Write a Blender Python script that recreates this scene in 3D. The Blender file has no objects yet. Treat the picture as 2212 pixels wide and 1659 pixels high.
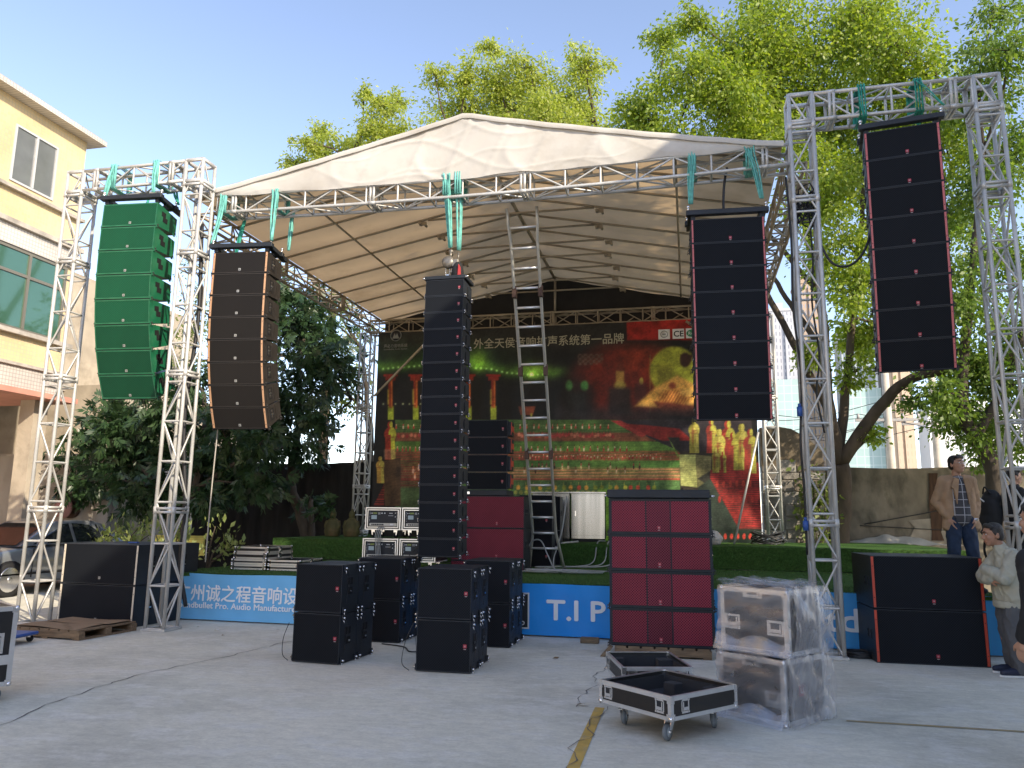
import bpy, bmesh, math, random
import numpy as np
from mathutils import Vector, Matrix, Euler
from mathutils.noise import noise as noise3
rng = np.random.default_rng(7); random.seed(7)
R = math.radians
scn = bpy.context.scene; COL = scn.collection

# ---------------------------------------------------------------- camera
cam = bpy.data.cameras.new('camera'); camo = bpy.data.objects.new('camera', cam); COL.objects.link(camo); scn.camera = camo
cam.sensor_fit = 'HORIZONTAL'; cam.sensor_width = 36; cam.lens = 36*1670/2212; cam.clip_start = .05; cam.clip_end = 3000
_p, _r, _y = R(9.83), R(.68), R(12.9)
fw = Vector((-math.sin(_y)*math.cos(_p), math.cos(_y)*math.cos(_p), math.sin(_p))); rt = Vector((math.cos(_y), math.sin(_y), 0)); up = rt.cross(fw)
r2 = rt*math.cos(_r)+up*math.sin(_r); u2 = up*math.cos(_r)-rt*math.sin(_r)
camo.matrix_world = Matrix(((r2.x,u2.x,-fw.x,0),(r2.y,u2.y,-fw.y,0),(r2.z,u2.z,-fw.z,1.6),(0,0,0,1)))

# ---------------------------------------------------------------- sky, sun, exposure
SUN_EL, SUN_AZ = 30.0, -35.0          # elevation; azimuth of the sun counted from +x towards +y
w = bpy.data.worlds.new('World'); scn.world = w; w.use_nodes = True
nt = w.node_tree; nt.nodes.clear()
sky = nt.nodes.new('ShaderNodeTexSky'); sky.sky_type = 'NISHITA'; sky.sun_disc = False
sky.sun_elevation = R(SUN_EL); sky.sun_rotation = R(90-SUN_AZ); sky.altitude = 300; sky.air_density = .8; sky.dust_density = .35; sky.ozone_density = 4.0
bg = nt.nodes.new('ShaderNodeBackground'); bg.inputs[1].default_value = .15
wo = nt.nodes.new('ShaderNodeOutputWorld'); tn = nt.nodes.new('ShaderNodeMix'); tn.data_type = 'RGBA'; tn.blend_type = 'MULTIPLY'; tn.inputs[0].default_value = 1; tn.inputs[7].default_value = (1.25,.93,.74,1); nt.links.new(sky.outputs[0], tn.inputs[6]); nt.links.new(tn.outputs[2], bg.inputs[0]); nt.links.new(bg.outputs[0], wo.inputs[0])
sl = bpy.data.lights.new('sun', 'SUN'); sl.energy = 2.0; sl.angle = R(.5); sl.color = (1, .87, .68)
so = bpy.data.objects.new('sun', sl); COL.objects.link(so)
sd = Vector((math.cos(R(SUN_EL))*math.cos(R(SUN_AZ)), math.cos(R(SUN_EL))*math.sin(R(SUN_AZ)), math.sin(R(SUN_EL))))
so.rotation_euler = sd.to_track_quat('Z', 'Y').to_euler(); so.location = (20, -10, 30)
vs = scn.view_settings; vs.view_transform = 'Standard'; vs.look = 'None'; vs.gamma = 1; vs.exposure = 1.8; vs.use_curve_mapping = False
cy = scn.cycles; cy.max_bounces = 8; cy.diffuse_bounces = 4; cy.glossy_bounces = 3; cy.transmission_bounces = 4; cy.transparent_max_bounces = 12
cy.use_denoising = True; cy.caustics_reflective = False; cy.caustics_refractive = False; cy.sample_clamp_indirect = 4

# ---------------------------------------------------------------- materials
def mat(name, col, rough=.6, metal=0, var=0, scale=4, bump=0, bscale=60, spec=.5, coat=0, dirt=None, dscale=1.2, damt=.5, trans=0, stretch=None):
    m = bpy.data.materials.new(name); m.use_nodes = True; t = m.node_tree; b = t.nodes['Principled BSDF']
    b.inputs['Base Color'].default_value = (*col, 1); b.inputs['Roughness'].default_value = rough; b.inputs['Metallic'].default_value = metal
    b.inputs['Specular IOR Level'].default_value = spec; b.inputs['Coat Weight'].default_value = coat
    N = t.nodes.new; L = t.links.new
    tc = N('ShaderNodeTexCoord'); src = tc.outputs['Object']
    if stretch:
        mp = N('ShaderNodeMapping'); mp.inputs['Scale'].default_value = stretch; L(src, mp.inputs[0]); src = mp.outputs[0]
    last = None
    if var:
        n = N('ShaderNodeTexNoise'); n.inputs['Scale'].default_value = scale; n.inputs['Detail'].default_value = 6; L(src, n.inputs['Vector'])
        mr = N('ShaderNodeMapRange'); mr.inputs[1].default_value = .3; mr.inputs[2].default_value = .7; mr.inputs[3].default_value = 1-var; mr.inputs[4].default_value = 1+var; L(n.outputs[0], mr.inputs[0])
        mx = N('ShaderNodeMix'); mx.data_type = 'RGBA'; mx.blend_type = 'MULTIPLY'; mx.inputs[0].default_value = 1; mx.inputs[6].default_value = (*col, 1); L(mr.outputs[0], mx.inputs[7]); last = mx.outputs[2]
    if dirt:
        n = N('ShaderNodeTexNoise'); n.inputs['Scale'].default_value = dscale; n.inputs['Detail'].default_value = 8; n.inputs['Roughness'].default_value = .65; L(src, n.inputs['Vector'])
        cr = N('ShaderNodeMapRange'); cr.inputs[1].default_value = .5; cr.inputs[2].default_value = .72; cr.inputs[3].default_value = 0; cr.inputs[4].default_value = damt; L(n.outputs[0], cr.inputs[0])
        mx = N('ShaderNodeMix'); mx.data_type = 'RGBA'; L(cr.outputs[0], mx.inputs[0])
        if last: L(last, mx.inputs[6])
        else: mx.inputs[6].default_value = (*col, 1)
        mx.inputs[7].default_value = (*dirt, 1); last = mx.outputs[2]
    if last: L(last, b.inputs['Base Color'])
    if bump:
        n = N('ShaderNodeTexNoise'); n.inputs['Scale'].default_value = bscale; n.inputs['Detail'].default_value = 4; L(src, n.inputs['Vector'])
        bp = N('ShaderNodeBump'); bp.inputs['Strength'].default_value = bump; bp.inputs['Distance'].default_value = .02; L(n.outputs[0], bp.inputs['Height']); L(bp.outputs[0], b.inputs['Normal'])
    if trans:
        tr = N('ShaderNodeBsdfTranslucent'); ms = N('ShaderNodeMixShader'); ms.inputs[0].default_value = trans
        if last: L(last, tr.inputs[0])
        else: tr.inputs[0].default_value = (*col, 1)
        L(b.outputs[0], ms.inputs[1]); L(tr.outputs[0], ms.inputs[2]); L(ms.outputs[0], t.nodes['Material Output'].inputs[0])
    return m

def grille(name, col, hole, scale=90, rough=.55):      # perforated steel: rows of small dark holes
    m = bpy.data.materials.new(name); m.use_nodes = True; t = m.node_tree; b = t.nodes['Principled BSDF']; N = t.nodes.new; L = t.links.new
    tc = N('ShaderNodeTexCoord'); mp = N('ShaderNodeMapping'); mp.inputs['Scale'].default_value = (scale, scale, scale); L(tc.outputs['Object'], mp.inputs[0])
    sx = N('ShaderNodeSeparateXYZ'); L(mp.outputs[0], sx.inputs[0])
    s1 = N('ShaderNodeMath'); s1.operation = 'SINE'; L(sx.outputs[0], s1.inputs[0]); s2 = N('ShaderNodeMath'); s2.operation = 'SINE'; L(sx.outputs[2], s2.inputs[0])
    ml = N('ShaderNodeMath'); ml.operation = 'MULTIPLY'; L(s1.outputs[0], ml.inputs[0]); L(s2.outputs[0], ml.inputs[1])
    mr = N('ShaderNodeMapRange'); mr.inputs[1].default_value = -.2; mr.inputs[2].default_value = .35; L(ml.outputs[0], mr.inputs[0])
    nz = N('ShaderNodeTexNoise'); nz.inputs['Scale'].default_value = 3; nz.inputs['Detail'].default_value = 5; L(tc.outputs['Object'], nz.inputs['Vector'])
    oi = N('ShaderNodeObjectInfo')
    ad = N('ShaderNodeMath'); ad.operation = 'MULTIPLY_ADD'; ad.inputs[1].default_value = .45; ad.inputs[2].default_value = .8; L(oi.outputs['Random'], ad.inputs[0])
    m2 = N('ShaderNodeMath'); m2.operation = 'MULTIPLY_ADD'; m2.inputs[1].default_value = .5; L(nz.outputs[0], m2.inputs[0]); L(ad.outputs[0], m2.inputs[2])
    mx = N('ShaderNodeMix'); mx.data_type = 'RGBA'; L(mr.outputs[0], mx.inputs[0]); mx.inputs[6].default_value = (*col, 1); mx.inputs[7].default_value = (*hole, 1)
    mu = N('ShaderNodeMix'); mu.data_type = 'RGBA'; mu.blend_type = 'MULTIPLY'; mu.inputs[0].default_value = 1; L(mx.outputs[2], mu.inputs[6]); L(m2.outputs[0], mu.inputs[7]); L(mu.outputs[2], b.inputs['Base Color'])
    b.inputs['Roughness'].default_value = rough; b.inputs['Specular IOR Level'].default_value = .18
    return m

def leafmat(name, c1, c2, trans=.35, rough=.45):
    m = bpy.data.materials.new(name); m.use_nodes = True; t = m.node_tree; b = t.nodes['Principled BSDF']; N = t.nodes.new; L = t.links.new
    g = N('ShaderNodeNewGeometry'); cr = N('ShaderNodeMix'); cr.data_type = 'RGBA'; cr.inputs[6].default_value = (*c1, 1); cr.inputs[7].default_value = (*c2, 1)
    L(g.outputs['Random Per Island'], cr.inputs[0]); L(cr.outputs[2], b.inputs['Base Color']); b.inputs['Roughness'].default_value = rough
    tr = N('ShaderNodeBsdfTranslucent'); hs = N('ShaderNodeHueSaturation'); hs.inputs['Value'].default_value = 1.5; hs.inputs['Saturation'].default_value = 1.1; L(cr.outputs[2], hs.inputs['Color']); L(hs.outputs[0], tr.inputs[0])
    ms = N('ShaderNodeMixShader'); ms.inputs[0].default_value = trans; L(b.outputs[0], ms.inputs[1]); L(tr.outputs[0], ms.inputs[2]); L(ms.outputs[0], t.nodes['Material Output'].inputs[0])
    return m

def brickmat(name, c1, c2, mortar, bw, bh, ms=.01, rough=.7, offset=.5, swap=None, bump=.3, var=.2, vs=.7):
    m = bpy.data.materials.new(name); m.use_nodes = True; t = m.node_tree; b = t.nodes['Principled BSDF']; N = t.nodes.new; L = t.links.new
    tc = N('ShaderNodeTexCoord'); sx = N('ShaderNodeSeparateXYZ'); L(tc.outputs['Object'], sx.inputs[0]); cb = N('ShaderNodeCombineXYZ')
    L(sx.outputs[1 if swap else 0], cb.inputs[0]); L(sx.outputs[2], cb.inputs[1])
    k = N('ShaderNodeTexBrick'); L(cb.outputs[0], k.inputs['Vector']); k.offset = offset; k.inputs['Scale'].default_value = 1
    k.inputs['Color1'].default_value = (*c1, 1); k.inputs['Color2'].default_value = (*c2, 1); k.inputs['Mortar'].default_value = (*mortar, 1)
    k.inputs['Brick Width'].default_value = bw; k.inputs['Row Height'].default_value = bh; k.inputs['Mortar Size'].default_value = ms
    n = N('ShaderNodeTexNoise'); n.inputs['Scale'].default_value = vs; n.inputs['Detail'].default_value = 8; L(tc.outputs['Object'], n.inputs['Vector'])
    mr = N('ShaderNodeMapRange'); mr.inputs[1].default_value = .3; mr.inputs[2].default_value = .7; mr.inputs[3].default_value = 1-var; mr.inputs[4].default_value = 1+var*.6; L(n.outputs[0], mr.inputs[0])
    mx = N('ShaderNodeMix'); mx.data_type = 'RGBA'; mx.blend_type = 'MULTIPLY'; mx.inputs[0].default_value = 1; L(k.outputs[0], mx.inputs[6]); L(mr.outputs[0], mx.inputs[7]); L(mx.outputs[2], b.inputs['Base Color'])
    b.inputs['Roughness'].default_value = rough
    bp = N('ShaderNodeBump'); bp.inputs['Strength'].default_value = bump; bp.inputs['Distance'].default_value = .01; bp.invert = True; L(k.outputs['Fac'], bp.inputs['Height']); L(bp.outputs[0], b.inputs['Normal'])
    return m

M = dict(
 alu=mat('truss aluminium', (.58,.575,.55), .5, .35, var=.12, scale=3, dirt=(.33,.28,.22), dscale=2.5, damt=.45),
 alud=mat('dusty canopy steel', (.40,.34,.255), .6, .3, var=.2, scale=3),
 flight=mat('case aluminium edge', (.72,.73,.74), .3, .8, var=.06, scale=9),
 chrome=mat('zinc fittings', (.75,.75,.76), .22, .95),
 black=mat('black textured paint', (.017,.021,.028), .5, 0, var=.2, scale=6, bump=.15, bscale=300, spec=.35),
 blackm=mat('black rubber', (.012,.012,.013), .75),
 brownb=mat('dusty brown black paint', (.022,.018,.0155), .6, 0, var=.25, scale=5, bump=.15, bscale=300),
 green=mat('green cabinet paint', (.007,.115,.052), .42, 0, var=.15, scale=5, dirt=(.09,.22,.13), dscale=4, damt=.35),
 bwhite=mat('white banner print', (.86,.86,.86), .5), hole=mat('recess shade black', (.002,.002,.003), .8),  # hole: black stands in for shade in handles, seams and wheel arches
 g_black=grille('black grille', (.009,.0115,.016), (.0015,.0015,.002), 230, .75),
 g_brown=grille('dusty brown grille', (.014,.0122,.0115), (.004,.0035,.003), 230),
 g_green=grille('green grille', (.006,.068,.032), (.002,.026,.012), 230),
 g_red=grille('red grille', (.21,.032,.052), (.06,.003,.008), 200),
 g_redd=grille('dark red centre grille', (.15,.026,.042), (.035,.003,.008), 200),
 redstrip=mat('red trim strip', (.52,.13,.13), .5, var=.1), redd=mat('orange red trim strip', (.50,.06,.03), .5, var=.1),
 tanstrip=mat('tan trim strip', (.52,.30,.17), .5, var=.1), cream=mat('cream trim strip', (.66,.58,.46), .5, var=.08),
 badge=mat('red badge', (.36,.015,.04), .4), white=mat('white print', (.66,.66,.66), .5), glyph=mat('pale badge glyph', (.42,.30,.30), .5), silver=mat('silver badge', (.42,.42,.40), .4, .4),
 teal=mat('teal webbing', (.16,.50,.44), .75, 0, var=.25, scale=14, trans=.1), teald=mat('deep teal webbing', (.03,.30,.22), .75, var=.25, scale=14),
 cable=mat('black cable', (.012,.012,.014), .5), greycable=mat('grey cable', (.32,.33,.32), .5), blue=mat('blue plastic', (.03,.09,.32), .45),
 wood=mat('pallet wood', (.20,.135,.078), .8, 0, var=.35, scale=5, stretch=(1,8,8), dirt=(.1,.07,.045), dscale=3, damt=.5),
 cardboard=mat('cardboard', (.27,.185,.115), .8, 0, var=.12, scale=3),
 turf=mat('artificial turf', (.065,.14,.035), .9, 0, var=.3, scale=25, bump=.9, bscale=160, dirt=(.09,.10,.04), dscale=3, damt=.3, spec=.1),
 steel=mat('brushed stainless', (.36,.355,.345), .24, .95, var=.25, scale=1.3, stretch=(7,7,.3)),  # steel: upright streaks in the colour stand in for reflections
 skin=mat('skin', (.42,.24,.16), .5, 0, var=.06, scale=20), skin2=mat('tanned skin', (.36,.19,.12), .5, 0, var=.06, scale=20), lips=mat('lips', (.30,.10,.08), .5), eyew=mat('eye white', (.6,.58,.55), .3),
 hair=mat('black hair', (.012,.010,.009), .45, 0, var=.3, scale=40, bump=.6, bscale=120), hairg=mat('greying dark hair', (.03,.027,.025), .5, 0, var=.5, scale=40, bump=.6, bscale=120),
 blazer=mat('tan corduroy', (.36,.235,.14), .85, 0, var=.12, scale=12, bump=.3, bscale=90), jeans=mat('dark denim', (.012,.028,.065), .8, 0, var=.3, scale=9, bump=.3, bscale=200),
 greyj=mat('pale grey green jacket', (.40,.39,.31), .8, 0, var=.1, scale=10, bump=.4, bscale=30), trou=mat('grey trousers', (.085,.088,.095), .8, 0, var=.15, scale=8, bump=.4, bscale=30),
 cloth_black=mat('black cloth', (.010,.011,.013), .8, 0, var=.2, scale=8), shoe=mat('navy shoe', (.015,.02,.045), .6), sole=mat('white sole', (.7,.7,.68), .6),
 foam=mat('grey foam lining', (.035,.036,.04), .95, bump=.5, bscale=250), laminate=mat('black laminate', (.012,.012,.013), .4, bump=.2, bscale=400),
 wheelgrey=mat('grey caster tyre', (.16,.18,.2), .6), rust=mat('dark rust', (.09,.05,.035), .8, var=.3, scale=10),
)
# ---------------------------------------------------------------- mesh helpers
V = Vector
class MB:
    def __init__(s): s.v = []; s.f = []; s.m = []; s.s = []
    def add(s, vs, fs, mi=0, sm=False, T=None):
        n = len(s.v); s.v += [tuple(T @ V(q)) if T else tuple(q) for q in vs]
        s.f += [tuple(i+n for i in f) for f in fs]; s.m += [mi]*len(fs); s.s += [sm]*len(fs); return s
    def box(s, x0, x1, y0, y1, z0, z1, mi=0, T=None, c=0):
        if c:      # chamfered box: eight corners cut along every edge
            vs = []; idx = {}
            for ix in (0,1):
                for iy in (0,1):
                    for iz in (0,1):
                        p = (x0 if ix==0 else x1, y0 if iy==0 else y1, z0 if iz==0 else z1); sg = (1-2*ix, 1-2*iy, 1-2*iz)
                        for a in range(3):
                            q = list(p)
                            for b in range(3):
                                if b != a: q[b] += sg[b]*c
                            idx[(ix,iy,iz,a)] = len(vs); vs.append(q)
            fs = []
            I = lambda b, a: idx[(*b, a)]
            for a in range(3):
                for sd in (0,1):
                    o = [k for k in range(3) if k != a]; ring = []
                    for u, w_ in ((0,0),(1,0),(1,1),(0,1)):
                        b = [0,0,0]; b[a] = sd; b[o[0]] = u; b[o[1]] = w_; ring.append(I(b, a))
                    fs.append(ring)
            for a in range(3):
                o = [k for k in range(3) if k != a]
                for u in (0,1):
                    for w_ in (0,1):
                        b0 = [0,0,0]; b0[o[0]] = u; b0[o[1]] = w_; b1 = list(b0); b1[a] = 1
                        fs.append([I(b0,o[0]), I(b1,o[0]), I(b1,o[1]), I(b0,o[1])])
            for ix in (0,1):
                for iy in (0,1):
                    for iz in (0,1): fs.append([idx[(ix,iy,iz,0)], idx[(ix,iy,iz,1)], idx[(ix,iy,iz,2)]])
            ctr = V(((x0+x1)/2,(y0+y1)/2,(z0+z1)/2)); out = []
            for f in fs:
                p = [V(vs[i]) for i in f]; nn = (p[1]-p[0]).cross(p[2]-p[0]); cc = sum(p, V((0,0,0)))/len(p)
                out.append(f if nn.dot(cc-ctr) > 0 else f[::-1])
            return s.add(vs, out, mi, False, T)
        return s.add([(x0,y0,z0),(x1,y0,z0),(x1,y1,z0),(x0,y1,z0),(x0,y0,z1),(x1,y0,z1),(x1,y1,z1),(x0,y1,z1)],
                     [(0,3,2,1),(4,5,6,7),(0,1,5,4),(1,2,6,5),(2,3,7,6),(3,0,4,7)], mi, False, T)
    def tube(s, p, q, r, n=8, mi=0, r2=None, caps=True, sm=True):
        p = V(p); q = V(q); d = (q-p)
        if d.length < 1e-6: return s
        d.normalize(); a = d.orthogonal().normalized(); b = d.cross(a); r2 = r if r2 is None else r2
        vs = [p+(a*math.cos(2*math.pi*i/n)+b*math.sin(2*math.pi*i/n))*r for i in range(n)]+[q+(a*math.cos(2*math.pi*i/n)+b*math.sin(2*math.pi*i/n))*r2 for i in range(n)]
        s.add(vs, [(i,(i+1)%n,n+(i+1)%n,n+i) for i in range(n)], mi, sm)
        if caps:
            k = len(s.v)-2*n; s.f += [tuple(k+i for i in range(n))[::-1], tuple(k+n+i for i in range(n))]; s.m += [mi]*2; s.s += [False]*2
        return s
    def path(s, pts, r, n=6, mi=0, flat=None):
        pts = [V(p) for p in pts]; rs = r if isinstance(r, (list, tuple)) else [r]*len(pts); a = None; k = len(s.v)
        for i, p in enumerate(pts):
            d = (pts[min(i+1,len(pts)-1)]-pts[max(i-1,0)]).normalized()
            a = d.orthogonal().normalized() if a is None else (a-d*a.dot(d)).normalized(); b = d.cross(a)
            for j in range(n):
                t = 2*math.pi*j/n; s.v.append(tuple(p+(a*math.cos(t)+b*math.sin(t)*(flat or 1))*rs[i]))
        for i in range(len(pts)-1):
            for j in range(n): s.f.append((k+i*n+j, k+i*n+(j+1)%n, k+(i+1)*n+(j+1)%n, k+(i+1)*n+j)); s.m.append(mi); s.s.append(True)
        s.f += [tuple(k+j for j in range(n))[::-1], tuple(k+(len(pts)-1)*n+j for j in range(n))]; s.m += [mi]*2; s.s += [False]*2
        return s
    def prism(s, pl, y0, y1, mi=0, ax='y', T=None, caps=True):
        n = len(pl); put = {'y': lambda a,b,c:(a,c,b), 'x': lambda a,b,c:(c,a,b), 'z': lambda a,b,c:(a,b,c)}[ax]
        vs = [put(a,b,y0) for a,b in pl]+[put(a,b,y1) for a,b in pl]
        area = sum(pl[i][0]*pl[(i+1)%n][1]-pl[(i+1)%n][0]*pl[i][1] for i in range(n))
        fs = [(i,(i+1)%n,n+(i+1)%n,n+i) for i in range(n)]
        if caps: fs += [tuple(range(n))[::-1], tuple(range(n,2*n))]
        flip = (area > 0) == (ax == 'y')
        return s.add(vs, [f[::-1] for f in fs] if flip else fs, mi, False, T)
    def cone(s, prof, n=16, mi=0, T=None, sm=True):         # lathe about z: prof = [(r, z)]
        vs = []; fs = []
        for r, z in prof: vs += [(r*math.cos(2*math.pi*i/n), r*math.sin(2*math.pi*i/n), z) for i in range(n)]
        for k in range(len(prof)-1): fs += [(k*n+i, k*n+(i+1)%n, (k+1)*n+(i+1)%n, (k+1)*n+i) for i in range(n)]
        fs += [tuple(range(n))[::-1], tuple((len(prof)-1)*n+i for i in range(n))]
        return s.add(vs, fs, mi, sm, T)
    def ball(s, c, r, mi=0, n=10, T=None, rot=None):
        r = r if isinstance(r, (tuple, list)) else (r,r,r); vs = []; fs = []; h = n//2+1
        for k in range(h+1):
            ph = math.pi*k/h
            for i in range(n):
                q = V((r[0]*math.sin(ph)*math.cos(2*math.pi*i/n), r[1]*math.sin(ph)*math.sin(2*math.pi*i/n), r[2]*math.cos(ph)))
                vs.append(V(c)+(rot @ q if rot else q))
        for k in range(h):
            for i in range(n): fs.append((k*n+i, (k+1)*n+i, (k+1)*n+(i+1)%n, k*n+(i+1)%n))
        return s.add(vs, fs, mi, True, T)
    def grid(s, fn, nu, nv, mi=0, sm=True, flip=False):
        vs = [fn(i/nu, j/nv) for j in range(nv+1) for i in range(nu+1)]
        fs = [(j*(nu+1)+i, j*(nu+1)+i+1, (j+1)*(nu+1)+i+1, (j+1)*(nu+1)+i) for j in range(nv) for i in range(nu)]
        return s.add(vs, [f[::-1] for f in fs] if flip else fs, mi, sm)
    def mesh(s, name, mats):
        me = bpy.data.meshes.new(name); me.from_pydata([tuple(q) for q in s.v], [], s.f)
        for k in (mats if isinstance(mats, (list, tuple)) else [mats]): me.materials.append(M[k] if isinstance(k, str) else k)
        me.polygons.foreach_set('material_index', s.m); me.polygons.foreach_set('use_smooth', s.s); me.update(); return me

def obj(name, me, parent=None, loc=(0,0,0), rot=(0,0,0)):
    o = bpy.data.objects.new(name, me); COL.objects.link(o); o.location = loc; o.rotation_euler = rot
    if parent: o.parent = parent
    return o
def build(name, mb, mats, parent=None, loc=(0,0,0), rot=(0,0,0)): return obj(name, mb.mesh(name, mats), parent, loc, rot)
def tag(o, label, cat, group=None):
    o['label'] = label; o['category'] = cat
    if group: o['group'] = group
    return o
def thing(name, label, cat, loc=(0,0,0), rot=(0,0,0), group=None): return tag(obj(name, None, None, loc, rot), label, cat, group)
def struct(name, mb, mats): o = build(name, mb, mats); o['kind'] = 'structure'; return o
def spawn(proto, name, label, cat, loc, rot=(0,0,0), group=None, names=None):   # a thing built of shared part meshes: [(part, mesh, parent part index)]
    t = thing(name, label, cat, loc, rot, group); made = []
    for pn, me, pi in proto: made.append(obj(pn, me, t if pi is None else made[pi]))
    return t
def link_mesh(me_obj_mods, me, mats=None):
    o = bpy.data.objects.new('scratch', me); COL.objects.link(o)
    for kind, kw in me_obj_mods:
        md = o.modifiers.new(kind, kind)
        for k, v_ in kw.items(): setattr(md, k, v_)
    dg = bpy.context.evaluated_depsgraph_get(); out = bpy.data.meshes.new_from_object(o.evaluated_get(dg))
    bpy.data.objects.remove(o); bpy.data.meshes.remove(me); return out
def shell(name, mb, mats, voxel=.012, smooth=4, parent=None, loc=(0,0,0), rot=(0,0,0), color=None, folds=0, fs=9):   # one continuous skin over overlapping volumes
    me = link_mesh([('REMESH', dict(mode='VOXEL', voxel_size=voxel, use_smooth_shade=True)), ('SMOOTH', dict(factor=.5, iterations=smooth))], mb.mesh(name, mats[:1]))
    me.name = name
    if folds:      # cloth creases
        nn = [v_.normal.copy() for v_ in me.vertices]
        for v_, n_ in zip(me.vertices, nn):
            q_ = v_.co; a_ = noise3(V((q_.x*fs, q_.y*fs, q_.z*fs*.6+math.sin(q_.x*fs)))); v_.co = q_+n_*folds*((1-2*abs(a_))**3*.9+.5*noise3(q_*fs*2.3))
    for k in range(1, len(mats)): me.materials.append(M[mats[k]] if isinstance(mats[k], str) else mats[k])
    if color:
        for p in me.polygons: p.material_index = color(p.center)
    return obj(name, me, parent, loc, rot)
def text_mesh(name, body, size, m, width=None, bold=.0, depth=.002, heavy=0):
    cu = bpy.data.curves.new('scratch', 'FONT'); cu.body = body; cu.size = size; cu.offset = bold; cu.extrude = depth; cu.resolution_u = 3
    o = bpy.data.objects.new('scratch', cu); COL.objects.link(o); dg = bpy.context.evaluated_depsgraph_get()
    me = bpy.data.meshes.new_from_object(o.evaluated_get(dg)); bpy.data.objects.remove(o); me.name = name
    me.materials.clear(); me.materials.append(M[m] if isinstance(m, str) else m)
    if width:
        xs = [v_.co.x for v_ in me.vertices]; k = width/(max(xs)-min(xs))
        for v_ in me.vertices: v_.co.x *= k
    if heavy:      # thicken the strokes: shifted layers of the same lettering, each a hair proud of the one below
        vs = [v_.co.copy() for v_ in me.vertices]; fs = [tuple(p.vertices) for p in me.polygons]; mb = MB()
        for i, (dx, dy) in enumerate(((0,0),(heavy,0),(-heavy,0),(0,heavy),(0,-heavy))): mb.add([(v_.x+dx, v_.y+dy, v_.z+.0005*i) for v_ in vs], fs)
        bpy.data.meshes.remove(me); me = mb.mesh(name, m)
    return me
def bez(pts, n=8):                                       # smooth curve through points
    P = [V(p) for p in pts]; P = [P[0]*2-P[1]]+P+[P[-1]*2-P[-2]]; out = []
    for i in range(1, len(P)-2):
        for k in range(n):
            t = k/n; a,b,c,d = P[i-1],P[i],P[i+1],P[i+2]
            out.append(.5*((2*b)+(c-a)*t+(2*a-5*b+4*c-d)*t*t+(3*b-a-3*c+d)*t**3))
    return out+[P[-2]]

# ---------------------------------------------------------------- ground
def ground_material():
    m = bpy.data.materials.new('worn concrete yard'); m.use_nodes = True; t = m.node_tree; b = t.nodes['Principled BSDF']; N = t.nodes.new; L = t.links.new
    tc = N('ShaderNodeTexCoord'); P = tc.outputs['Object']
    def noise(sc, det, rough, st=None):
        src = P
        if st: mp = N('ShaderNodeMapping'); mp.inputs['Scale'].default_value = st; mp.inputs['Rotation'].default_value = (0,0,R(-14)); L(P, mp.inputs[0]); src = mp.outputs[0]
        n = N('ShaderNodeTexNoise'); n.inputs['Scale'].default_value = sc; n.inputs['Detail'].default_value = det; n.inputs['Roughness'].default_value = rough; L(src, n.inputs['Vector']); return n.outputs[0]
    def ramp(fac, stops):
        r = N('ShaderNodeValToRGB'); e = r.color_ramp.elements
        while len(e) < len(stops): e.new(.5)
        for i, (p, c) in enumerate(stops): e[i].position = p; e[i].color = (*c, 1)
        L(fac, r.inputs[0]); return r.outputs[0]
    def mix(a, b_, fac, mode='MIX'):
        x = N('ShaderNodeMix'); x.data_type = 'RGBA'; x.blend_type = mode
        if isinstance(fac, float): x.inputs[0].default_value = fac
        else: L(fac, x.inputs[0])
        for i, q in ((6,a),(7,b_)):
            if isinstance(q, tuple): x.inputs[i].default_value = (*q,1)
            else: L(q, x.inputs[i])
        return x.outputs[2]
    base = ramp(noise(.45, 8, .62), [(.34,(.50,.485,.41)), (.5,(.66,.635,.53)), (.66,(.74,.70,.58))])
    pale = ramp(noise(2.2, 10, .7, (.8,1.3,1)), [(.50,(0,0,0)), (.60,(1,1,1))])
    c = mix(base, (.72,.70,.63), mix((0,0,0), pale, .65))
    c = mix(c, (.55,.465,.36), ramp(noise(.32, 5, .5), [(.52,(0,0,0)), (.75,(.6,.6,.6))]))
    c = mix(c, (.33,.31,.28), ramp(noise(1.1, 8, .65, (1,1.7,1)), [(.58,(0,0,0)), (.8,(.5,.5,.5))]))
    c = mix(c, ramp(noise(34, 6, .7), [(.3,(.90,.90,.90)), (.7,(1.08,1.08,1.08))]), 1.0, 'MULTIPLY')
    c = mix(c, ramp(noise(9, 8, .75, (.8,1.5,1)), [(.35,(.88,.88,.88)), (.65,(1.10,1.10,1.10))]), 1.0, 'MULTIPLY')
    L(c, b.inputs['Base Color']); b.inputs['Roughness'].default_value = .85; b.inputs['Specular IOR Level'].default_value = .25
    bp = N('ShaderNodeBump'); bp.inputs['Strength'].default_value = .35; bp.inputs['Distance'].default_value = .005; L(noise(60, 8, .7), bp.inputs['Height']); L(bp.outputs[0], b.inputs['Normal'])
    return m
M['ground'] = ground_material()
struct('ground', MB().grid(lambda u, v_: (-400+800*u, -60+900*v_, 0), 8, 8, sm=False), 'ground')

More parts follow.
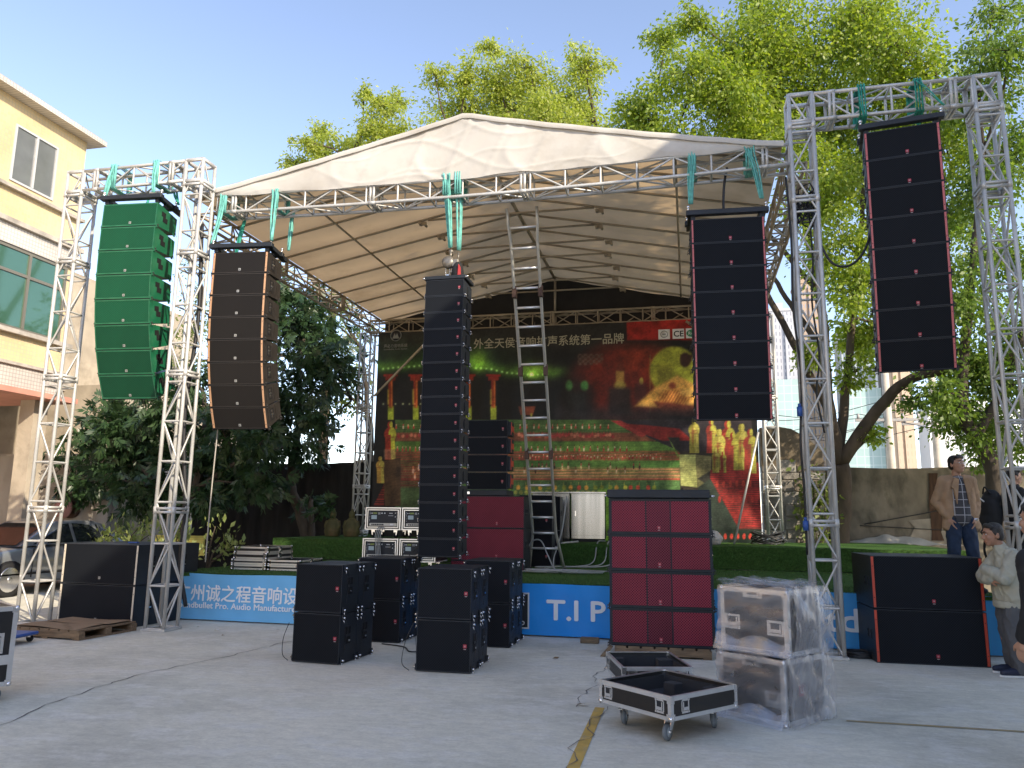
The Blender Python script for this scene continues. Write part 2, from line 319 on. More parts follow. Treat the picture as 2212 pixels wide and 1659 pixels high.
def ribbon(pts, wd, z, jag=0, seed=1):
    q = random.Random(seed); a = []; b = []
    for i, p in enumerate(pts):
        d = (V(pts[min(i+1,len(pts)-1)])-V(pts[max(i-1,0)])).normalized(); n_ = V((-d.y, d.x, 0)); k = wd*(1+q.uniform(-jag, jag))/2; sft = n_*q.uniform(-jag,jag)*wd
        a.append(V((p[0],p[1],z))+n_*k+sft); b.append(V((p[0],p[1],z))-n_*k+sft)
    n = len(pts); return MB().add(a+b, [(i+1, i, n+i, n+i+1) for i in range(n-1)])
def jitter(pts, amp, step, seed):
    q = random.Random(seed); out = []
    for a, b in zip(pts[:-1], pts[1:]):
        a = V((*a,0)); b = V((*b,0)); k = max(1, int((b-a).length/step))
        for i in range(k): out.append(a+(b-a)*i/k+V((q.gauss(0,amp), q.gauss(0,amp), 0)))
    return out+[V((*pts[-1],0))]
M['yellow'] = mat('worn yellow line paint', (.55,.36,.09), .8, var=.15, scale=8, dirt=(.3,.27,.2), dscale=7, damt=.7)
M['yellowf'] = mat('faded yellow line paint', (.40,.31,.16), .85, var=.12, scale=8, dirt=(.33,.31,.27), dscale=3, damt=1)
M['crack'] = mat('crack shadow', (.17,.16,.145), .95)
o = struct('yellow_line', ribbon([(-.80,7.02),(-.795,6.3),(-.785,5.6),(-.775,4.6),(-.76,3.2)], .085, .004, .05, 3), 'yellow')
o = struct('faded_yellow_line', ribbon([(1.2,7.13),(2.0,7.14),(3.2,7.15),(5,7.15)], .05, .004, .15, 4), 'yellowf')
struct('concrete_crack', ribbon(jitter([(-5.0,4.2),(-5.13,5.19),(-5.38,6.0),(-5.45,7.2),(-5.22,8.25),(-5.08,9.43),(-4.7,10.1)], .018, .13, 5), .010, .004, .7, 6), 'crack')
struct('concrete_crack', ribbon(jitter([(-.74,7.02),(-.76,6.7),(-.84,6.55),(-.8,6.3),(-.74,6.1),(-.82,5.95),(-.86,5.75),(-.79,5.5),(-.83,5.2)], .014, .07, 8), .008, .009, .6, 9), 'crack')
struct('concrete_crack', ribbon(jitter([(-.98,7.0),(-1.02,7.4),(-.95,7.9),(-1.0,8.4),(-.9,8.9),(-.95,9.6)], .02, .08, 10), .007, .004, .7, 11), 'crack')
# scraps lying about on the concrete
leafm = mat('dry leaf', (.16,.10,.05), .8); M['paper'] = mat('scrap paper', (.65,.64,.6), .8); M['dryleaf'] = leafm
for i, (x, y, s_, k) in enumerate([(-.95,7.05,.06,0),(-6.9,10.2,.05,1),(-6.5,10.05,.05,1),(-5.7,10.3,.07,1),(-6.1,9.6,.05,0),(-1.55,9.2,.05,0),(-1.3,9.9,.05,1),(-4.9,9.9,.06,0)]):
    mb = MB(); q = random.Random(i); pts = [(math.cos(a)*s_*q.uniform(.5,1), math.sin(a)*s_*.5*q.uniform(.5,1), .008+q.uniform(0,.02)) for a in (0,1,2.1,3.1,4.2,5.2)]
    mb.add(pts, [tuple(range(6))])
    tag(build('paper_scrap' if k else 'dry_leaf', mb, 'paper' if k else 'dryleaf', None, (x,y,0)), 'small '+('pale paper scrap' if k else 'brown dry leaf')+' lying on the concrete yard', 'litter', 'litter on the yard')
# ---------------------------------------------------------------- truss towers and beams
def truss(mb, p0, p1, a, b, wa, wb, bay, r=.0265, rd=.0135, seed=0, ends=True, joints=(), mi=0, sag=0):
    p0 = V(p0); p1 = V(p1); a = V(a).normalized(); b = V(b).normalized(); d = p1-p0; Ln = d.length; n = max(1, round(Ln/bay))
    sg = lambda t: V((0,0,-sag*4*t*(1-t)))
    C = [(-1,-1),(1,-1),(1,1),(-1,1)]
    pt = lambda t, c: p0+d*t+sg(t)+a*(c[0]*wa/2)+b*(c[1]*wb/2)
    for c in C:
        if sag: mb.path([pt(i/n, c) for i in range(n+1)], r, 8, mi)
        else: mb.tube(pt(0,c), pt(1,c), r, 8, mi)
    for i in range(n+1):
        for k in range(4):
            if 0 < i < n or ends: mb.tube(pt(i/n, C[k]), pt(i/n, C[(k+1)%4]), rd*1.15, 6, mi, caps=False)
            if i < n:
                q = (C[k], C[(k+1)%4]) if (i+k) % 2 else (C[(k+1)%4], C[k])
                mb.tube(pt(i/n, q[0]), pt((i+1)/n, q[1]), rd, 6, mi, caps=False)
    for j in joints:                                     # bolted flange pairs between two lengths of truss
        for o_ in (-.026, .026):
            t = j/Ln+o_/Ln
            for k in range(4):
                s_ = lambda c: (c[0]*1.06, c[1]*1.06)
                mb.path([pt(t, s_(C[k])), pt(t, s_(C[(k+1)%4]))], .024, 4, mi)
        for c in C: mb.tube(pt((j-.05)/Ln, c), pt((j+.05)/Ln, c), r*1.25, 8, mi)

def gantry(label, x0, x1, y0, y1, zt, hb, lw, joints, lean=0):
    t = thing('truss_gantry', label, 'truss tower', (x0, y0, 0)); W = x1-x0; D = y1-y0
    for k, cx in enumerate((lw/2, W-lw/2)):
        mb = MB(); truss(mb, (cx, D/2, .03), (cx, D/2, zt), (1,0,0), (0,1,0), lw-.05, D-.05, .56, joints=joints)
        mb.box(cx-lw/2-.02, cx+lw/2+.02, -.02, .03, .004, .034); mb.box(cx-lw/2-.02, cx+lw/2+.02, D-.03, D+.02, .004, .034)
        mb.box(cx-lw/2-.02, cx-lw/2+.03, .03, D-.03, .004, .034); mb.box(cx+lw/2-.03, cx+lw/2+.02, .03, D-.03, .004, .034)
        build('tower_leg', mb, 'alu', t)
    mb = MB(); truss(mb, (lw, D/2, zt-hb/2), (W-lw, D/2, zt-hb/2), (0,1,0), (0,0,1), D-.05, hb-.05, .5, joints=(.22, W-2*lw-.22))
    for s_ in (lw/2, W-lw/2):                          # corner blocks
        for z in (zt-.025, zt-hb+.025):
            for y in (.025, D-.025): mb.tube((s_-lw/2+.025, y, z), (s_+lw/2-.025, y, z), .024)
            for x in (s_-lw/2+.025, s_+lw/2-.025): mb.tube((x, .025, z), (x, D-.025, z), .024)
    build('top_beam', mb, 'alu', t); return t
gantry('tall silver truss gantry on the left that carries the green speaker column', -9.56, -7.08, 9.70, 10.05, 6.97, .37, .34, (1.62, 3.6, 5.45, 6.55))
gantry('tall silver truss gantry on the right carrying a black speaker column above the wrapped cases', 1.41, 3.99, 10.10, 10.45, 7.24, .42, .34, (1.55, 5.72, 6.75))

# ---------------------------------------------------------------- stage
st = thing('stage_platform', 'low stage platform covered in green artificial turf behind the blue banners', 'stage', (-2.3, 14.5, 0))
def rumple(u, v_, a): return a*(math.sin(u*17+v_*5)*.5+math.sin(u*43-v_*11)*.3+math.sin(u*7.3+3)*.6)
mb = MB(); mb.box(-5.68, 6.1, -3.56, 7.5, 0, .695)
build('deck', mb, mat('stage core', (.2,.2,.2)), st)
mb = MB(); mb.grid(lambda u, v_: (-5.70+11.85*u, -3.6+4.2*v_, .70+rumple(u*3, v_*2, .004)+.004), 90, 30)
mb.grid(lambda u, v_: (-5.70+11.85*u, -3.6-.006*math.sin(u*60), .705-.045*v_-.01*math.sin(u*83)), 90, 1, flip=True)
build('turf_mat', mb, 'turf', st)
mb = MB(); rs = lambda u: .02*math.sin(u*21)
X0, X1 = -6.35, 7.0
mb.grid(lambda u, v_: (X0+(X1-X0)*u, .72-.02*v_+rs(u)-.35*u*u*.3, .71+.415*v_+.006*math.sin(u*90)), 100, 6)
mb.grid(lambda u, v_: (X0+(X1-X0)*u, .70+rs(u)-.105*u*u+(6.8)*v_, 1.125+.006*math.sin(u*90)*(1-v_)), 100, 14)
mb.grid(lambda u, v_: (X0, .72+6.8*v_, .71+.41*u), 1, 4); mb.grid(lambda u, v_: (X1, .6+6.9*v_, .71+.41*u), 1, 4, flip=True)
build('raised_turf_step', mb, 'turf', st)

# grass blades along the turf edges so the mat reads as pile
def blades(mb, n, f, h, wdt, q):
    for i in range(n):
        x, y, z, dz = f(q); a = q.uniform(0, 6.28); l = h*q.uniform(.6, 1.3); t = q.uniform(-.6,.6)*l
        mb.add([(x-wdt*math.cos(a), y-wdt*math.sin(a), z), (x+wdt*math.cos(a), y+wdt*math.sin(a), z), (x+t, y+dz*l+q.uniform(-.3,.3)*l, z+l*(1-.6*abs(dz)))], [(0,1,2)])
q = random.Random(3); mb = MB(); M['blade'] = leafmat('turf blades', (.03,.09,.018), (.09,.15,.045), .2, .7)
blades(mb, 9000, lambda q: (q.uniform(-5.7, 6.1), q.uniform(-3.6,-2.6), .70, 0), .03, .006, q)
blades(mb, 5000, lambda q: (q.uniform(-5.7, 6.1), -3.6, .695, -.5), .03, .006, q)
blades(mb, 6000, lambda q: (q.uniform(-5.7, 6.1), q.uniform(-2.6, .6), .70, 0), .03, .007, q)
blades(mb, 14000, lambda q: (lambda u, v_: (X0+(X1-X0)*u, .72-.02*v_+rs(u)-.105*u*u, .71+.415*v_, -.9))(q.random(), q.random()), .045, .006, q)
o = build('turf_pile', mb, 'blade', st); o['kind'] = 'stuff'

# banners on the stage front
def bmat(name, c):
    return mat(name, c, .45, var=.07, scale=1.4, bump=.35, bscale=5, spec=.3, dirt=(c[0]*.75+.05, c[1]*.8+.03, c[2]*.85), dscale=2.5, damt=.35)
M['banL'] = bmat('pale sky blue banner vinyl', (.17,.47,.76)); M['banM'] = bmat('strong blue banner vinyl', (.018,.29,.78)); M['banR'] = bmat('blue banner vinyl right', (.06,.34,.70))
def banner(x0, x1, y0, y1, z1, m, label, seed):
    t = thing('banner', label, 'banner', (x0, y0, 0), (0,0,math.atan2(y1-y0, x1-x0)))
    Ln = math.hypot(x1-x0, y1-y0); q = random.Random(seed); ph = [q.uniform(0,6) for _ in range(6)]
    f = lambda u, v_: (Ln*u, .006*math.sin(u*Ln*5+ph[0])*math.sin(v_*4+ph[1])+.004*math.sin(u*Ln*13+v_*6+ph[2]), .02+(z1-.02)*v_+(.008*math.sin(u*Ln*3+ph[3]) if v_ > .9 else 0))
    mb = MB(); mb.grid(f, int(Ln*14), 10); mb.grid(lambda u, v_: (Ln*u, .03, .02+(z1-.02)*v_), 2, 2, flip=True)
    build('vinyl', mb, m, t); return t
tb = banner(-7.98, -4.3, 10.90, 10.84, .70, 'banL', 'pale blue stage banner with white Chinese company name at the left end of the stage', 1)
obj('chinese_lettering', text_mesh('chinese_lettering', '广州诚之程音响设备', .262, 'bwhite', None, .0, .0005, .004), tb, (.19, -.014, .315), (R(90),0,0))
obj('english_lettering', text_mesh('english_lettering', 'Soundbullet Pro. Audio Manufacture', .125, 'bwhite', 2.05, .0, .0005, .0025), tb, (.19, -.014, .19), (R(90),0,0))
tb = banner(-4.3, -.2, 10.84, 10.86, .70, 'banM', 'strong blue stage banner with white T.I P letters, left of the red stack', 2)
obj('lettering', text_mesh('lettering', 'T.I P', .375, 'bwhite', .80, .0, .0005, .008), tb, (2.34, -.014, .235), (R(90),0,0))
mb = MB(); mb.box(1.55,2.10,-.018,-.012,.10,.58,0); mb.box(1.57,2.08,-.021,-.018,.12,.56,1); build('logo_panel', mb, ['white','black'], tb)
obj('logo_lettering', text_mesh('logo_lettering', 'AUDIO', .075, 'white', None, .003, .001), tb, (1.80, -.024, .15), (R(90),0,0))
tb = banner(-.2, 3.75, 10.86, 10.90, .71, 'banR', 'blue stage banner with white letters td behind the right truss leg', 3)
obj('lettering', text_mesh('lettering', 'Co., Ltd', .40, 'bwhite', 1.62, .0, .0005, .008), tb, (.60, -.014, .235), (R(90),0,0))

# ---------------------------------------------------------------- printed backdrop
_ax = (r2, u2, fw)
def sketch(x, z, y=17.7):                               # layout coordinates of the printed artwork
    d = V((x, y, z-1.6)); X, Y, Z = d.dot(r2), d.dot(u2), d.dot(fw)
    u = 1106+1670*X/Z; v_ = 829.5-1670*Y/Z
    return (u/.5486-1400)/.678, (v_/.5486-1200)/.678
def backdrop_colors(nx, nz, x0, x1, z0, z1):
    gx, gz = np.meshgrid(np.linspace(x0, x1, nx), np.linspace(z0, z1, nz))
    P_ = np.stack([gx, np.full_like(gx, 17.7), gz-1.6], -1); A = [P_ @ np.array(k) for k in _ax]
    a = ((1106+1670*A[0]/A[2])/.5486-1400)/.678; b = ((829.5-1670*A[1]/A[2])/.5486-1200)/.678
    c = np.zeros(gx.shape+(3,)); g = np.random.default_rng(5)
    noise = sum(np.sin(a*f1+b*f2+p_) for f1, f2, p_ in g.uniform(-.05, .05, (14,3))*np.array([1,1,120]))/6
    def put(mask, col): 
        mk = np.clip(mask, 0, 1)[..., None]; c[:] = c*(1-mk)+np.array(col)/255*mk
    def add(mask, col): c[:] = c+np.clip(mask,0,3)[...,None]*np.array(col)/255
    ss = lambda x: np.clip(x, 0, 1)
    rect = lambda x0_, x1_, y0_, y1_, s=3: ss((a-x0_)/s+.5)*ss((x1_-a)/s+.5)*ss((b-y0_)/s+.5)*ss((y1_-b)/s+.5)
    ell = lambda cx, cy_, rx, ry, s=.15: ss((1-np.hypot((a-cx)/rx, (b-cy_)/ry))/s)
    def poly(pts, s=3):
        m = np.ones_like(a)*1e9; n = len(pts); ar = sum(pts[i][0]*pts[(i+1)%n][1]-pts[(i+1)%n][0]*pts[i][1] for i in range(n)); sg = 1 if ar > 0 else -1
        for i in range(n):
            (x_, y_), (x2, y2) = pts[i], pts[(i+1)%n]; l = math.hypot(x2-x_, y2-y_)+1e-6
            m = np.minimum(m, sg*((x2-x_)*(b-y_)-(y2-y_)*(a-x_))/l)
        return ss(m/s+.5)
    put(np.ones_like(a), (14,15,15)); put(rect(80,1580,60,260,60), (30,30,29))
    # glowing pavilion eaves with lamps
    eave = np.interp(a, [60,160,400,540,620,700,780,880,1040,1120,1220], [360,372,352,330,345,368,372,395,408,405,395])
    glow = np.exp(-((b-eave+8)/34)**2)*np.interp(a, [60,150,420,640,720,800,950,1040,1150,1260], [.5,.7,.35,.8,1,.6,.7,1.2,.7,0])
    add(glow, (70,120,22)); add(np.exp(-((b-eave+50)/50)**2)*np.exp(-((a-715)/50)**2), (90,125,25)); add(np.exp(-((b-eave+30)/45)**2)*np.exp(-((a-1040)/70)**2), (90,120,30))
    add(np.exp(-((b-300)/90)**2)*ss((1150-a)/400)*.35, (20,70,25))
    for x_ in range(160, 1120, 30): y_ = np.interp(x_, [60,160,400,540,620,700,780,880,1040,1120], [360,372,352,330,345,368,372,395,408,405]); add(np.exp(-(((a-x_)/6)**2+((b-y_)/6)**2)), (150,190,120))
    add(np.exp(-(((a-1020)/9)**2+((b-404)/12)**2)), (190,170,160))
    for x_ in (203, 348, 505, 655, 800):
        put(rect(x_-12,x_+12,430,600,5), (138,36,18)); put(rect(x_+2,x_+11,440,600,4), (196,96,32)); put(rect(x_-42,x_+42,404,416), (150,32,20)); put(rect(x_-30,x_+30,416,440), (140,34,20)); put(rect(x_-16,x_+18,588,668,5), (150,165,40)); put(rect(x_-18,x_-6,490,580,8), (170,150,50))
    for x_ in (160,232,275,312,345,378,410): add(np.exp(-(((a-x_)/5)**2+((b-576)/5)**2)), (180,190,130))
    put(poly([(945,590),(1045,590),(1030,640),(960,640)]), (110,50,30)); put(rect(965,978,635,665), (110,110,40)); put(rect(1015,1026,630,665), (130,130,40))
    # red cave, disc, hands
    put(ell(1560,470,360,290,.35), (96,24,14)); put(rect(1575,2300,40,205,10)*ss((a-1560-(b-100)*.1)/12), (140,26,20)); put(ell(1700,330,260,130,.6)*.7, (130,40,16))
    put(rect(1290,1440,285,350)*(((np.floor(a/16)+np.floor(b/14)) % 2)*.6+.3)*ss((380-b+(1300-a)*.25)/20), (92,70,58))
    put(ell(1850,385,150,150,.1), (142,146,36)); put(ell(1790,430,90,110,.5)*.5, (120,110,30)); put(ell(1915,320,36,48,.25), (44,22,14)); put(poly([(1885,290),(1960,290),(1950,330),(1890,350)],10), (44,22,14))
    put(ell(1290,560,130,170,.4)*.85, (26,18,16)); put(ell(1240,470,26,40,.4), (56,104,50)); put(ell(1330,470,28,36,.4), (60,118,52)); put(rect(1220,1340,505,640,30), (26,26,24))
    put(ell(1536,400,34,80,.3), (90,30,16)); put(rect(1512,1560,385,480,10), (150,110,44)); put(ell(1536,470,44,34,.4), (148,128,48)); put(rect(1470,1600,480,640,30), (38,26,24)); put(ell(1660,445,13,26,.3), (170,160,52)); put(ell(1655,520,50,90,.4)*.8, (58,28,24))
    put(rect(1708,1714,290,640,4)*.7, (130,110,50))
    put(poly([(1620,590),(1740,480),(1870,410),(2000,480),(2010,590),(1800,600)],16), (206,150,60)); put(ell(1850,540,110,60,.4)*(.55+.45*np.sin(a*.35+b*.2)), (150,72,30)); put(ell(1840,470,28,26,.5), (120,50,26)); put(ell(1930,510,60,30,.4)*(.5+.5*np.sin(a*.5)), (196,160,70)); put(poly([(1730,560),(2010,590),(2010,650),(1790,640)],12), (128,52,30))
    put(ss((b-560)/70)*rect(1150,2010,520,672,20)*.8, (38,34,36))
    # tiers of steps with rows of performers
    put(rect(230,2300,668,1180,4), (62,92,40)); stripe = (np.sin(b*1.15) > .2).astype(float)
    put(rect(230,2300,690,740)*.25*stripe, (120,140,70)); put(rect(230,2300,742,792,10)*.75, (140,58,44)); put(rect(230,2300,796,850,8)*.9, (84,128,46)); put(rect(230,2300,850,905,8)*(.5+.4*stripe), (150,62,44)); put(rect(230,2300,905,960,10), (66,110,44))
    put(rect(230,2300,945,1020,10)*(.4+.5*stripe), (186,120,80)); put(rect(230,2300,1008,1018,3), (150,64,46)); put(rect(230,2300,1022,1300,8), (70,104,52)); add(ell(1500,900,420,150,.9)*.5, (70,70,26))
    q_ = random.Random(4)
    def fig(x_, y_, s_, c1, c2): put(ell(x_, y_+7*s_, 5*s_, 11*s_, .3), c1); put(ell(x_, y_-6*s_, 3.4*s_, 7*s_, .3), c2); put(ell(x_, y_-15*s_, 2.2*s_, 3*s_, .3), (60,30,24))
    reds = [((190,60,50),(210,150,110)), ((200,180,140),(180,70,60)), ((170,40,40),(220,190,150))]
    for x_ in list(range(240,400,34))+list(range(960,1480,36)): fig(x_+q_.uniform(-6,6), 705, 1.05, *q_.choice(reds))
    for x_ in list(range(250,400,24))+list(range(950,1510,17)): y_ = 760+q_.uniform(-6,6); put(ell(x_, y_, 12, 13, .4), q_.choice([(176,60,54),(196,110,80),(150,44,40)])); put(ell(x_, y_-16, 3, 6, .4), (150,60,50))
    for x_ in list(range(250,380,24))+list(range(960,1600,34)): fig(x_+q_.uniform(-8,8), 834, 1.1, *q_.choice(reds))
    for x_ in list(range(950,1790,20)): fig(x_+q_.uniform(-5,5), 884+(q_.uniform(-10,6)), .95, *q_.choice(reds[:1]+reds))
    for x_ in [330,345,370,980,1025,1045,1065,1085,1110,1155,1200,1235,1280,1310,1355,1465,1480,1515,1565,1615,1650]: fig(x_, 935+q_.choice([0,24]), 1.25, *q_.choice([((196,170,110),(170,80,60)), ((60,40,34),(150,60,50)), ((210,180,130),(120,50,40))]))
    for x_ in range(900, 1740, 44): put(ell(x_+q_.uniform(-9,9), 1062, 14, 17, .3), q_.choice([(196,190,60),(190,70,44),(120,130,40),(206,150,50)])); put(rect(x_-1.5,x_+1.5,1030,1050), (150,150,60))
    for x_ in range(930, 1480, 30): put(ell(x_, 1090, 13, 14, .3)*.8, (170,166,62))
    put(rect(1410,1470,1070,1400,16), (120,170,50))
    # dark wedges and red ramp to the right of the steps
    put(poly([(1470,668),(2300,668),(2300,820),(1900,880),(1700,770)],4), (44,38,42)); put(poly([(1480,672),(1540,672),(1700,750),(1660,770)],4), (150,46,40)); put(poly([(1560,690),(1700,700),(1880,720),(1960,790),(1780,790),(1700,760)],6), (128,32,28)); put(poly([(1810,760),(1880,880),(1870,885)],3), (110,140,50))
    put(poly([(1810,770),(1890,870),(1880,770)],4), (40,40,34))
    put(rect(1885,2300,850,2000,5), (46,40,30)); put(poly([(1880,870),(1975,870),(1985,1060),(1890,1050)],4), (150,154,84)); put(poly([(1975,870),(2065,880),(2065,1060),(1985,1060)],4), (104,100,60)); put(poly([(1985,1010),(2070,960),(2080,1070)],6), (44,44,36))
    put(poly([(2060,960),(2400,900),(2400,1420),(2200,1300),(2060,1010)],5)*(.5+.5*(np.sin(b*.5) > -.2)), (146,34,30)); put(poly([(1990,1060),(2060,1010),(2220,1290),(2220,1400),(1990,1330)],6), (40,50,40)); put(rect(1880,2400,1300,1420,20), (24,36,26))
    for x_ in range(2100, 2320, 38): put(ell(x_,1040,10,24,.3), (170,50,36)); put(ell(x_+14,1130,10,24,.3), (150,40,32))
    for x_ in range(2040, 2300, 36): put(ell(x_,1345,11,20,.3), (170,48,36))
    def statue(x_, y0_, y1_, cL, cR):
        h = y1_-y0_; put(ell(x_, y0_+h*.09, h*.075, h*.095, .2), cL); put(ell(x_+h*.03, y0_+h*.09, h*.045, h*.095, .2), cR)
        put(ell(x_, y0_+h*.34, h*.17, h*.2, .2), cL); put(ell(x_+h*.06, y0_+h*.34, h*.11, h*.2, .2), cR); put(poly([(x_-h*.12,y0_+h*.35),(x_+h*.12,y0_+h*.35),(x_+h*.15,y1_),(x_-h*.13,y1_)]), cL); put(poly([(x_+h*.02,y0_+h*.35),(x_+h*.12,y0_+h*.35),(x_+h*.15,y1_),(x_+h*.03,y1_)]), cR); put(ell(x_, y0_+h*.42, h*.14, h*.03, .4)*.6, (120,60,30))
    statue(200, 676, 900, (150,40,24), (176,176,46)); put(rect(165,232,840,898,10)*.5, (200,150,110)); put(poly([(150,910),(262,888),(266,1170),(170,1170)]), (74,52,32)); put(poly([(100,1170),(165,1040),(165,1170)],5)*(.4+.6*stripe), (120,34,26)); statue(142, 880, 1035, (160,120,44), (176,160,60))
    put(rect(262,382,905,1062,4)*(.45+.45*stripe), (112,44,34)); put(rect(262,382,1062,1180,6), (62,84,46))
    for x_, y_, s_ in ((335,955,1.6),(345,990,1.5),(368,940,1.5)): fig(x_, y_, s_, (200,150,120), (190,110,60))
    for x_, y0_, y1_, k in ((1965,658,862,0),(2065,665,862,1),(2160,670,950,1),(2110,720,960,0),(2240,690,960,0),(2290,720,980,1),(2190,740,960,1),(2090,835,975,0),(2135,850,975,1)): statue(x_, y0_, y1_, (128,120,40) if k == 0 else (132,40,30), (150,146,50) if k else (160,152,62)); put(ell(x_-6, (y0_+y1_)/2, 9, 70, .6)*.6, (110,46,28)); put(ell(x_+9, (y0_+y1_)/2+20, 5, 60, .6)*.5, (84,76,26)); put(ell(x_+2, y0_+(y1_-y0_)*.36, 22, 6, .5)*.6, (90,36,22))
    # ink grain, soft focus and uneven printing of the enlarged photograph
    def blur(z, k):
        for ax in (0, 1):
            w_ = np.exp(-np.linspace(-2,2,2*k+1)**2); w_ /= w_.sum(); zp = np.pad(z, [(k,k) if i == ax else (0,0) for i in range(3)], mode='edge')
            z = sum(w_[i]*np.take(zp, np.arange(i, i+z.shape[ax]), axis=ax) for i in range(2*k+1))
        return z
    def cloud(k): n_ = g.normal(0,1,(nz,nx,1)); n_ = blur(n_, k); return n_/n_.std()
    soft = blur(c, 6); upper = ss((670-b)/60)[...,None]; c[:] = blur(c,1)*(1-.35*upper)+soft*.35*upper
    for tx, s_ in ((203,1),(348,1),(505,1),(655,1),(800,1)): put(rect(tx-11,tx+11,430,600,8)*.6, (128,40,20)); put(rect(tx+3,tx+10,440,600,5)*.7, (190,100,36)); put(rect(tx-40,tx+40,404,414,6)*.6, (140,30,20))
    c[:] = c*(1+.10*cloud(12)+.05*cloud(3)+.06*cloud(1))+.006*cloud(2)
    c[:] = c*(1-.13*((np.sin(b*.9+a*.02) > .35)[...,None])*ss((b-668)/20)[...,None])
    grey = c.mean(-1, keepdims=True); c[:] = grey+(c-grey)*.88; c[:] = np.clip(c*.92+.012, 0, 1)
    return np.where(c <= .04045, c/12.92, ((c+.055)/1.055)**2.4)
def vcol_mat(name, gain, rough=.5):
    m = bpy.data.materials.new(name); m.use_nodes = True; t = m.node_tree; b = t.nodes['Principled BSDF']; at = t.nodes.new('ShaderNodeAttribute'); at.attribute_name = 'print'
    mx = t.nodes.new('ShaderNodeMix'); mx.data_type = 'RGBA'; mx.blend_type = 'MULTIPLY'; mx.inputs[0].default_value = 1; mx.inputs[7].default_value = (gain,gain,gain,1); t.links.new(at.outputs[0], mx.inputs[6]); t.links.new(mx.outputs[2], b.inputs['Base Color'])
    b.inputs['Roughness'].default_value = rough; b.inputs['Specular IOR Level'].default_value = .25; return m
BX0, BX1, BZ0, BZ1 = -7.50, 1.50, 1.13, 6.14; nx, nz = 560, 312
bdr = thing('printed_backdrop', 'large printed stage backdrop with statues, performers and a line of Chinese lettering', 'backdrop', (-3, 17.7, 1.13))
cols = backdrop_colors(nx, nz, BX0, BX1, BZ0, BZ1)
mb = MB(); mb.grid(lambda u, v_: (BX0+(BX1-BX0)*u+3, .012*math.sin(u*31+v_*4)*math.sin(v_*9)+.01*math.sin(u*77), (BZ1-BZ0)*v_), nx-1, nz-1)
me = mb.mesh('print_sheet', vcol_mat('printed vinyl', 1.5)); at = me.color_attributes.new('print', 'FLOAT_COLOR', 'POINT'); at.data.foreach_set('color', np.concatenate([cols, np.ones((nz,nx,1))], -1).astype(np.float32).ravel())
obj('print_sheet', me, bdr)
M['goldtext'] = mat('faded gold print', (.36,.34,.25), .6); M['dimprint'] = mat('dim grey print', (.20,.21,.20), .6); M['greenp'] = mat('green print', (.02,.22,.09), .6)
obj('headline_lettering', text_mesh('headline_lettering', '外全天侯音响扩声系统第一品牌', .27, 'goldtext', 3.62, .0, .0005, .003), bdr, (-2.02, -.035, 4.52), (R(90),0,0))
mb = MB(); mb.cone([(.17,-.002),(.17,.002)], 24); mb2 = mb; T = Matrix.Translation((-4.03,-.03,4.92)) @ Matrix.Rotation(R(90),4,'X')
e = MB().cone([(.15,-.002),(.15,.002)], 24, 0, T).cone([(.125,.002),(.125,.006)], 24, 1, T); e.prism([(-4.12,4.84),(-3.94,4.84),(-4.0,4.98),(-4.03,4.90),(-4.06,4.98)], -.042, -.037, 0)
build('logo_emblem', e, ['dimprint','black'], bdr)
obj('logo_lettering', text_mesh('logo_lettering', '声必力音响系统', .10, 'dimprint', .62, .0, .001), bdr, (-4.34, -.035, 4.62), (R(90),0,0))
obj('logo_lettering', text_mesh('logo_lettering', 'Soundbullet Audio System', .05, 'dimprint', .62, .0, .001), bdr, (-4.34, -.035, 4.555), (R(90),0,0))
for k, x in enumerate((2.40, 2.72, 3.02)):
    e = MB().box(x, x+(.26 if k < 2 else .34), -.034, -.030, 4.56, 4.79, 0)
    if k == 2:
        e.ball((x+.17, -.034, 4.675), (.16,.003,.095), 1, 20)
        obj('mark_lettering', text_mesh('mark_lettering', 'RoHS', .105, 'white', None, .001, .001), bdr, (x+.05, -.040, 4.64), (R(90),0,0))
    if k == 1: obj('mark_lettering', text_mesh('mark_lettering', 'CE', .19, 'black', None, .004, .001), bdr, (x+.02, -.037, 4.61), (R(90),0,0))
    if k == 0: e.cone([(.085,-.001),(.085,.001)], 20, 2, Matrix.Translation((x+.13,-.036,4.675)) @ Matrix.Rotation(R(90),4,'X')); e.cone([(.07,-.001),(.07,.001)], 20, 0, Matrix.Translation((x+.13,-.038,4.675)) @ Matrix.Rotation(R(90),4,'X')); e.box(x+.09,x+.17,-.042,-.040,4.66,4.69,2)
    build('certificate_mark', e, ['white','greenp','dimprint'], bdr)

# ---------------------------------------------------------------- canopy over the stage
def tarp_mat(name, col, tr):
    m = mat(name, col, .7, 0, var=.10, scale=.9, bump=.25, bscale=3.5, spec=.2, dirt=(col[0]*.55, col[1]*.48, col[2]*.40), dscale=.8, damt=.5, trans=tr); return m
M['tarp'] = tarp_mat('aged canvas tarpaulin', (.64,.46,.27), .36); M['gable'] = tarp_mat('pale gable tarpaulin', (.64,.615,.565), .15); M['net'] = mat('black shade net', (.028,.026,.025), .95, var=.2, scale=3)
cn = thing('stage_canopy', 'truss framed stage canopy with a pale pitched tarpaulin roof', 'canopy', (-3.07, 10.3, 0)); XL, XR, ZE, ZR, YB = -4.45, 4.38, 6.56, 7.46, 7.7
mb = MB(); truss(mb, (-4.03, 0, 6.40), (4.48, 0, 6.40), (0,1,0), (0,0,1), .30, .28, .5, joints=(.3, 2.6, 4.9, 8.2), sag=.07); build('front_truss', mb, 'alu', cn)
